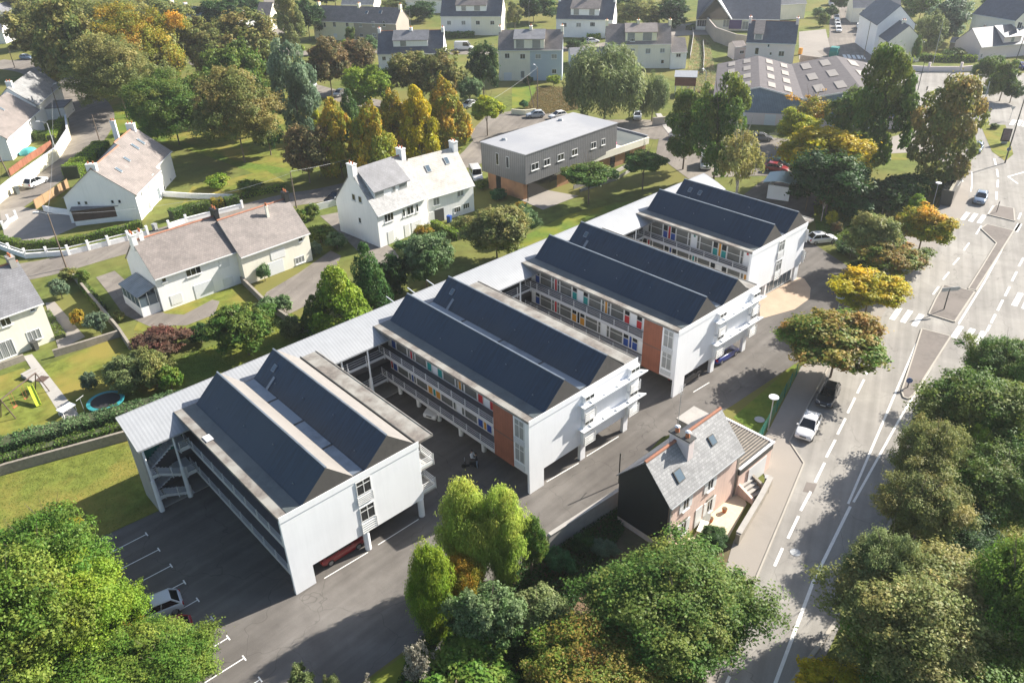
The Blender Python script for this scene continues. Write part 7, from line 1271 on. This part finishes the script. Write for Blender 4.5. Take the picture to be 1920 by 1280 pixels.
# ------------------------------------------------------------------ people
def person(px, py, h, label, rz, top, legs, hair=(.03, .02, .015), arms='down', lean=0, group=None):
    p = G(px, py); t = thing('person', label, 'person', (p.x, p.y, .012), rz, group); s = h/1.75
    J = {'pel': (0, 0, .95), 'sp': (lean*.1, 0, 1.15), 'ch': (lean*.2, 0, 1.38), 'nk': (lean*.25, 0, 1.50), 'hd0': (lean*.28+.01, 0, 1.60), 'hd1': (lean*.30+.02, 0, 1.70),
         'lh': (0, .10, .90), 'lk': (.04, .11, .50), 'la': (0, .12, .09), 'lf': (.14, .13, .04), 'rh': (0, -.10, .90), 'rk': (.06, -.12, .50), 'ra': (-.03, -.13, .09), 'rf': (.11, -.14, .04), 'ls': (lean*.2, .18, 1.42), 'rs': (lean*.2, -.18, 1.42)}
    if arms == 'hold': J.update(le=(.10+lean*.2, .24, 1.15), lw=(.32+lean*.2, .12, 1.12), re=(.10+lean*.2, -.24, 1.15), rw=(.32+lean*.2, -.10, 1.12), lhn=(.39+lean*.2, .08, 1.13), rhn=(.39+lean*.2, -.07, 1.13))
    else: J.update(le=(.0, .26, 1.14), lw=(.06, .27, .90), re=(.0, -.26, 1.14), rw=(.06, -.27, .90), lhn=(.08, .27, .82), rhn=(.08, -.27, .82))
    rad = dict(pel=.14, sp=.125, ch=.15, nk=.055, hd0=.085, hd1=.088, lh=.09, lk=.062, la=.042, lf=.04, rh=.09, rk=.062, ra=.042, rf=.04, ls=.06, rs=.06, le=.043, lw=.03, re=.043, rw=.03, lhn=.035, rhn=.035)
    E_ = [('pel', 'sp'), ('sp', 'ch'), ('ch', 'nk'), ('nk', 'hd0'), ('hd0', 'hd1'), ('pel', 'lh'), ('lh', 'lk'), ('lk', 'la'), ('la', 'lf'), ('pel', 'rh'), ('rh', 'rk'), ('rk', 'ra'), ('ra', 'rf'), ('ch', 'ls'), ('ls', 'le'), ('le', 'lw'), ('lw', 'lhn'), ('ch', 'rs'), ('rs', 're'), ('re', 'rw'), ('rw', 'rhn')]
    K = list(J); me = bpy.data.meshes.new('body'); me.from_pydata([Vector(J[k])*s for k in K], [(K.index(a), K.index(b_)) for a, b_ in E_], []); o = bpy.data.objects.new('body', me); COL.objects.link(o); o.parent = t
    m = o.modifiers.new('s', 'SKIN'); me.skin_vertices.new() if not me.skin_vertices else None
    for i, k in enumerate(K): me.skin_vertices[0].data[i].radius = (rad[k]*s, rad[k]*s)
    me.skin_vertices[0].data[0].use_root = True; o.modifiers.new('ss', 'SUBSURF').levels = 2; o.modifiers['ss'].render_levels = 2
    mm, tt, bb = nodes('person_clothes'); tc = tt.nodes.new('ShaderNodeTexCoord'); sx = tt.nodes.new('ShaderNodeSeparateXYZ'); tt.links.new(tc.outputs['Object'], sx.inputs[0]); cr = tt.nodes.new('ShaderNodeValToRGB'); cr.color_ramp.interpolation = 'CONSTANT'
    dv = tt.nodes.new('ShaderNodeMath'); dv.operation = 'DIVIDE'; dv.inputs[1].default_value = 2*s; tt.links.new(sx.outputs['Z'], dv.inputs[0]); tt.links.new(dv.outputs[0], cr.inputs[0]); tt.links.new(cr.outputs[0], bb.inputs['Base Color'])
    el = cr.color_ramp.elements; el[0].position = 0; el[0].color = (.05, .05, .05, 1); el[1].position = .05; el[1].color = (*legs, 1); e = el.new(.49); e.color = (*top, 1); e = el.new(.755); e.color = (.45, .27, .19, 1); me.materials.append(mm)
    hb = B(); c = Vector(J['hd1'])*s
    for k in range(5):
        for j in range(10):
            pass
    bm = bmesh.new(); bmesh.ops.create_uvsphere(bm, u_segments=12, v_segments=8, radius=.105*s); bm.verts.ensure_lookup_table(); bmesh.ops.delete(bm, geom=[v for v in bm.verts if v.co.z < -.01*s and v.co.x > -.02*s], context='VERTS'); me2 = bpy.data.meshes.new('hair'); bm.to_mesh(me2); bm.free(); me2.materials.append(mat('hair', hair, .7, .1, 5)); h2 = bpy.data.objects.new('hair', me2); COL.objects.link(h2); h2.parent = t; h2.location = c+Vector((-.015, 0, .03))*s
    hd = B(); 
    for a in (-.035, .035): hd.tube(c+Vector((.085, a, -.01))*s, c+Vector((.093, a, -.01))*s, .012*s, .008*s, 6)
    hd.tube(c+Vector((.08, -.022, -.06))*s, c+Vector((.085, .022, -.06))*s, .008*s, .008*s, 5); hd.obj('face_features', M['rubber'], t)
    return t
person(886, 873, 1.8, 'person in white shirt and dark red trousers holding something in the yard', R(-80), (.75, .75, .76), (.06, .015, .015), arms='hold')
person(895, 877, 1.72, 'person in black top and light jeans standing beside the white shirted one', R(150), (.02, .02, .022), (.16, .22, .30), arms='hold', lean=.3)
person(1844, 218, 1.75, 'person in dark clothes on the pavement near the roundabout, left one', R(20), (.03, .03, .03), (.03, .03, .04)); person(1854, 217, 1.7, 'person in brown jacket on the pavement near the roundabout, right one', R(200), (.15, .10, .06), (.06, .05, .05)); person(1272, 48, 1.75, 'person in white on the footpath by the hall', R(200), (.7, .7, .7), (.6, .6, .6))
# scooter beside the two people
p = G(882, 876); t = thing('motor_scooter', 'small dark scooter standing next to the two people', 'scooter', (p.x, p.y, .012), R(140)); b = B(); b.obox((-.55, -.12, .32), (.6, 0, .1), (0, .24, 0), (0, 0, .3)); b.obox((.05, -.14, .2), (.35, 0, 0), (0, .28, 0), (0, 0, .08)); b.obox((.36, -.17, .2), (.12, 0, .6), (0, .34, 0), (.06, 0, 0)); b.obj('body', M['rubber'], t); B().obox((-.55, -.13, .72), (.6, 0, 0), (0, .26, 0), (0, 0, .09)).obj('seat', M['post_dark'], t); B().tube((.5, -.3, .98), (.5, .3, .98), .02, .02, 6).obj('handlebar', M['galv'], t)
for x in (-.55, .6): B().tube((x, -.05, .22), (x, .05, .22), .22, .22, 16).obj('wheel', M['rubber'], t)
# equipment and a pink balloon on the modern building roof terrace
p = G(1152, 268, 3.9); t = thing('pink_balloon', 'bright pink round decoration at the end of the metal clad storey', 'balloon', p); bm = bmesh.new(); bmesh.ops.create_icosphere(bm, subdivisions=2, radius=.45); me = bpy.data.meshes.new('ball'); bm.to_mesh(me); bm.free(); me.materials.append(paintm('pink_plastic', (.7, .05, .22))); o = bpy.data.objects.new('balloon_skin', me); COL.objects.link(o); o.parent = t; B().tube((0, 0, -.9), (0, 0, -.4), .01, .01, 4).obj('string', M['rubber'], t)

# ------------------------------------------------------------------ air: one closed box of thin even haze round everything
for o in bpy.data.objects:
    pass
b = B().box(-1230, 1230, -1230, 1230, -1.0, 62); hz = b.obj('haze', [bpy.data.materials.new('haze_air')]); hm = hz.data.materials[0]; hm.use_nodes = True; ht = hm.node_tree; ht.nodes.clear()
pv = ht.nodes.new('ShaderNodeVolumePrincipled'); pv.inputs['Color'].default_value = (.92, .95, 1, 1); pv.inputs['Density'].default_value = 0.00020; pv.inputs['Anisotropy'].default_value = .3; ho = ht.nodes.new('ShaderNodeOutputMaterial'); ht.links.new(pv.outputs[0], ho.inputs['Volume']); hz['kind'] = 'stuff'
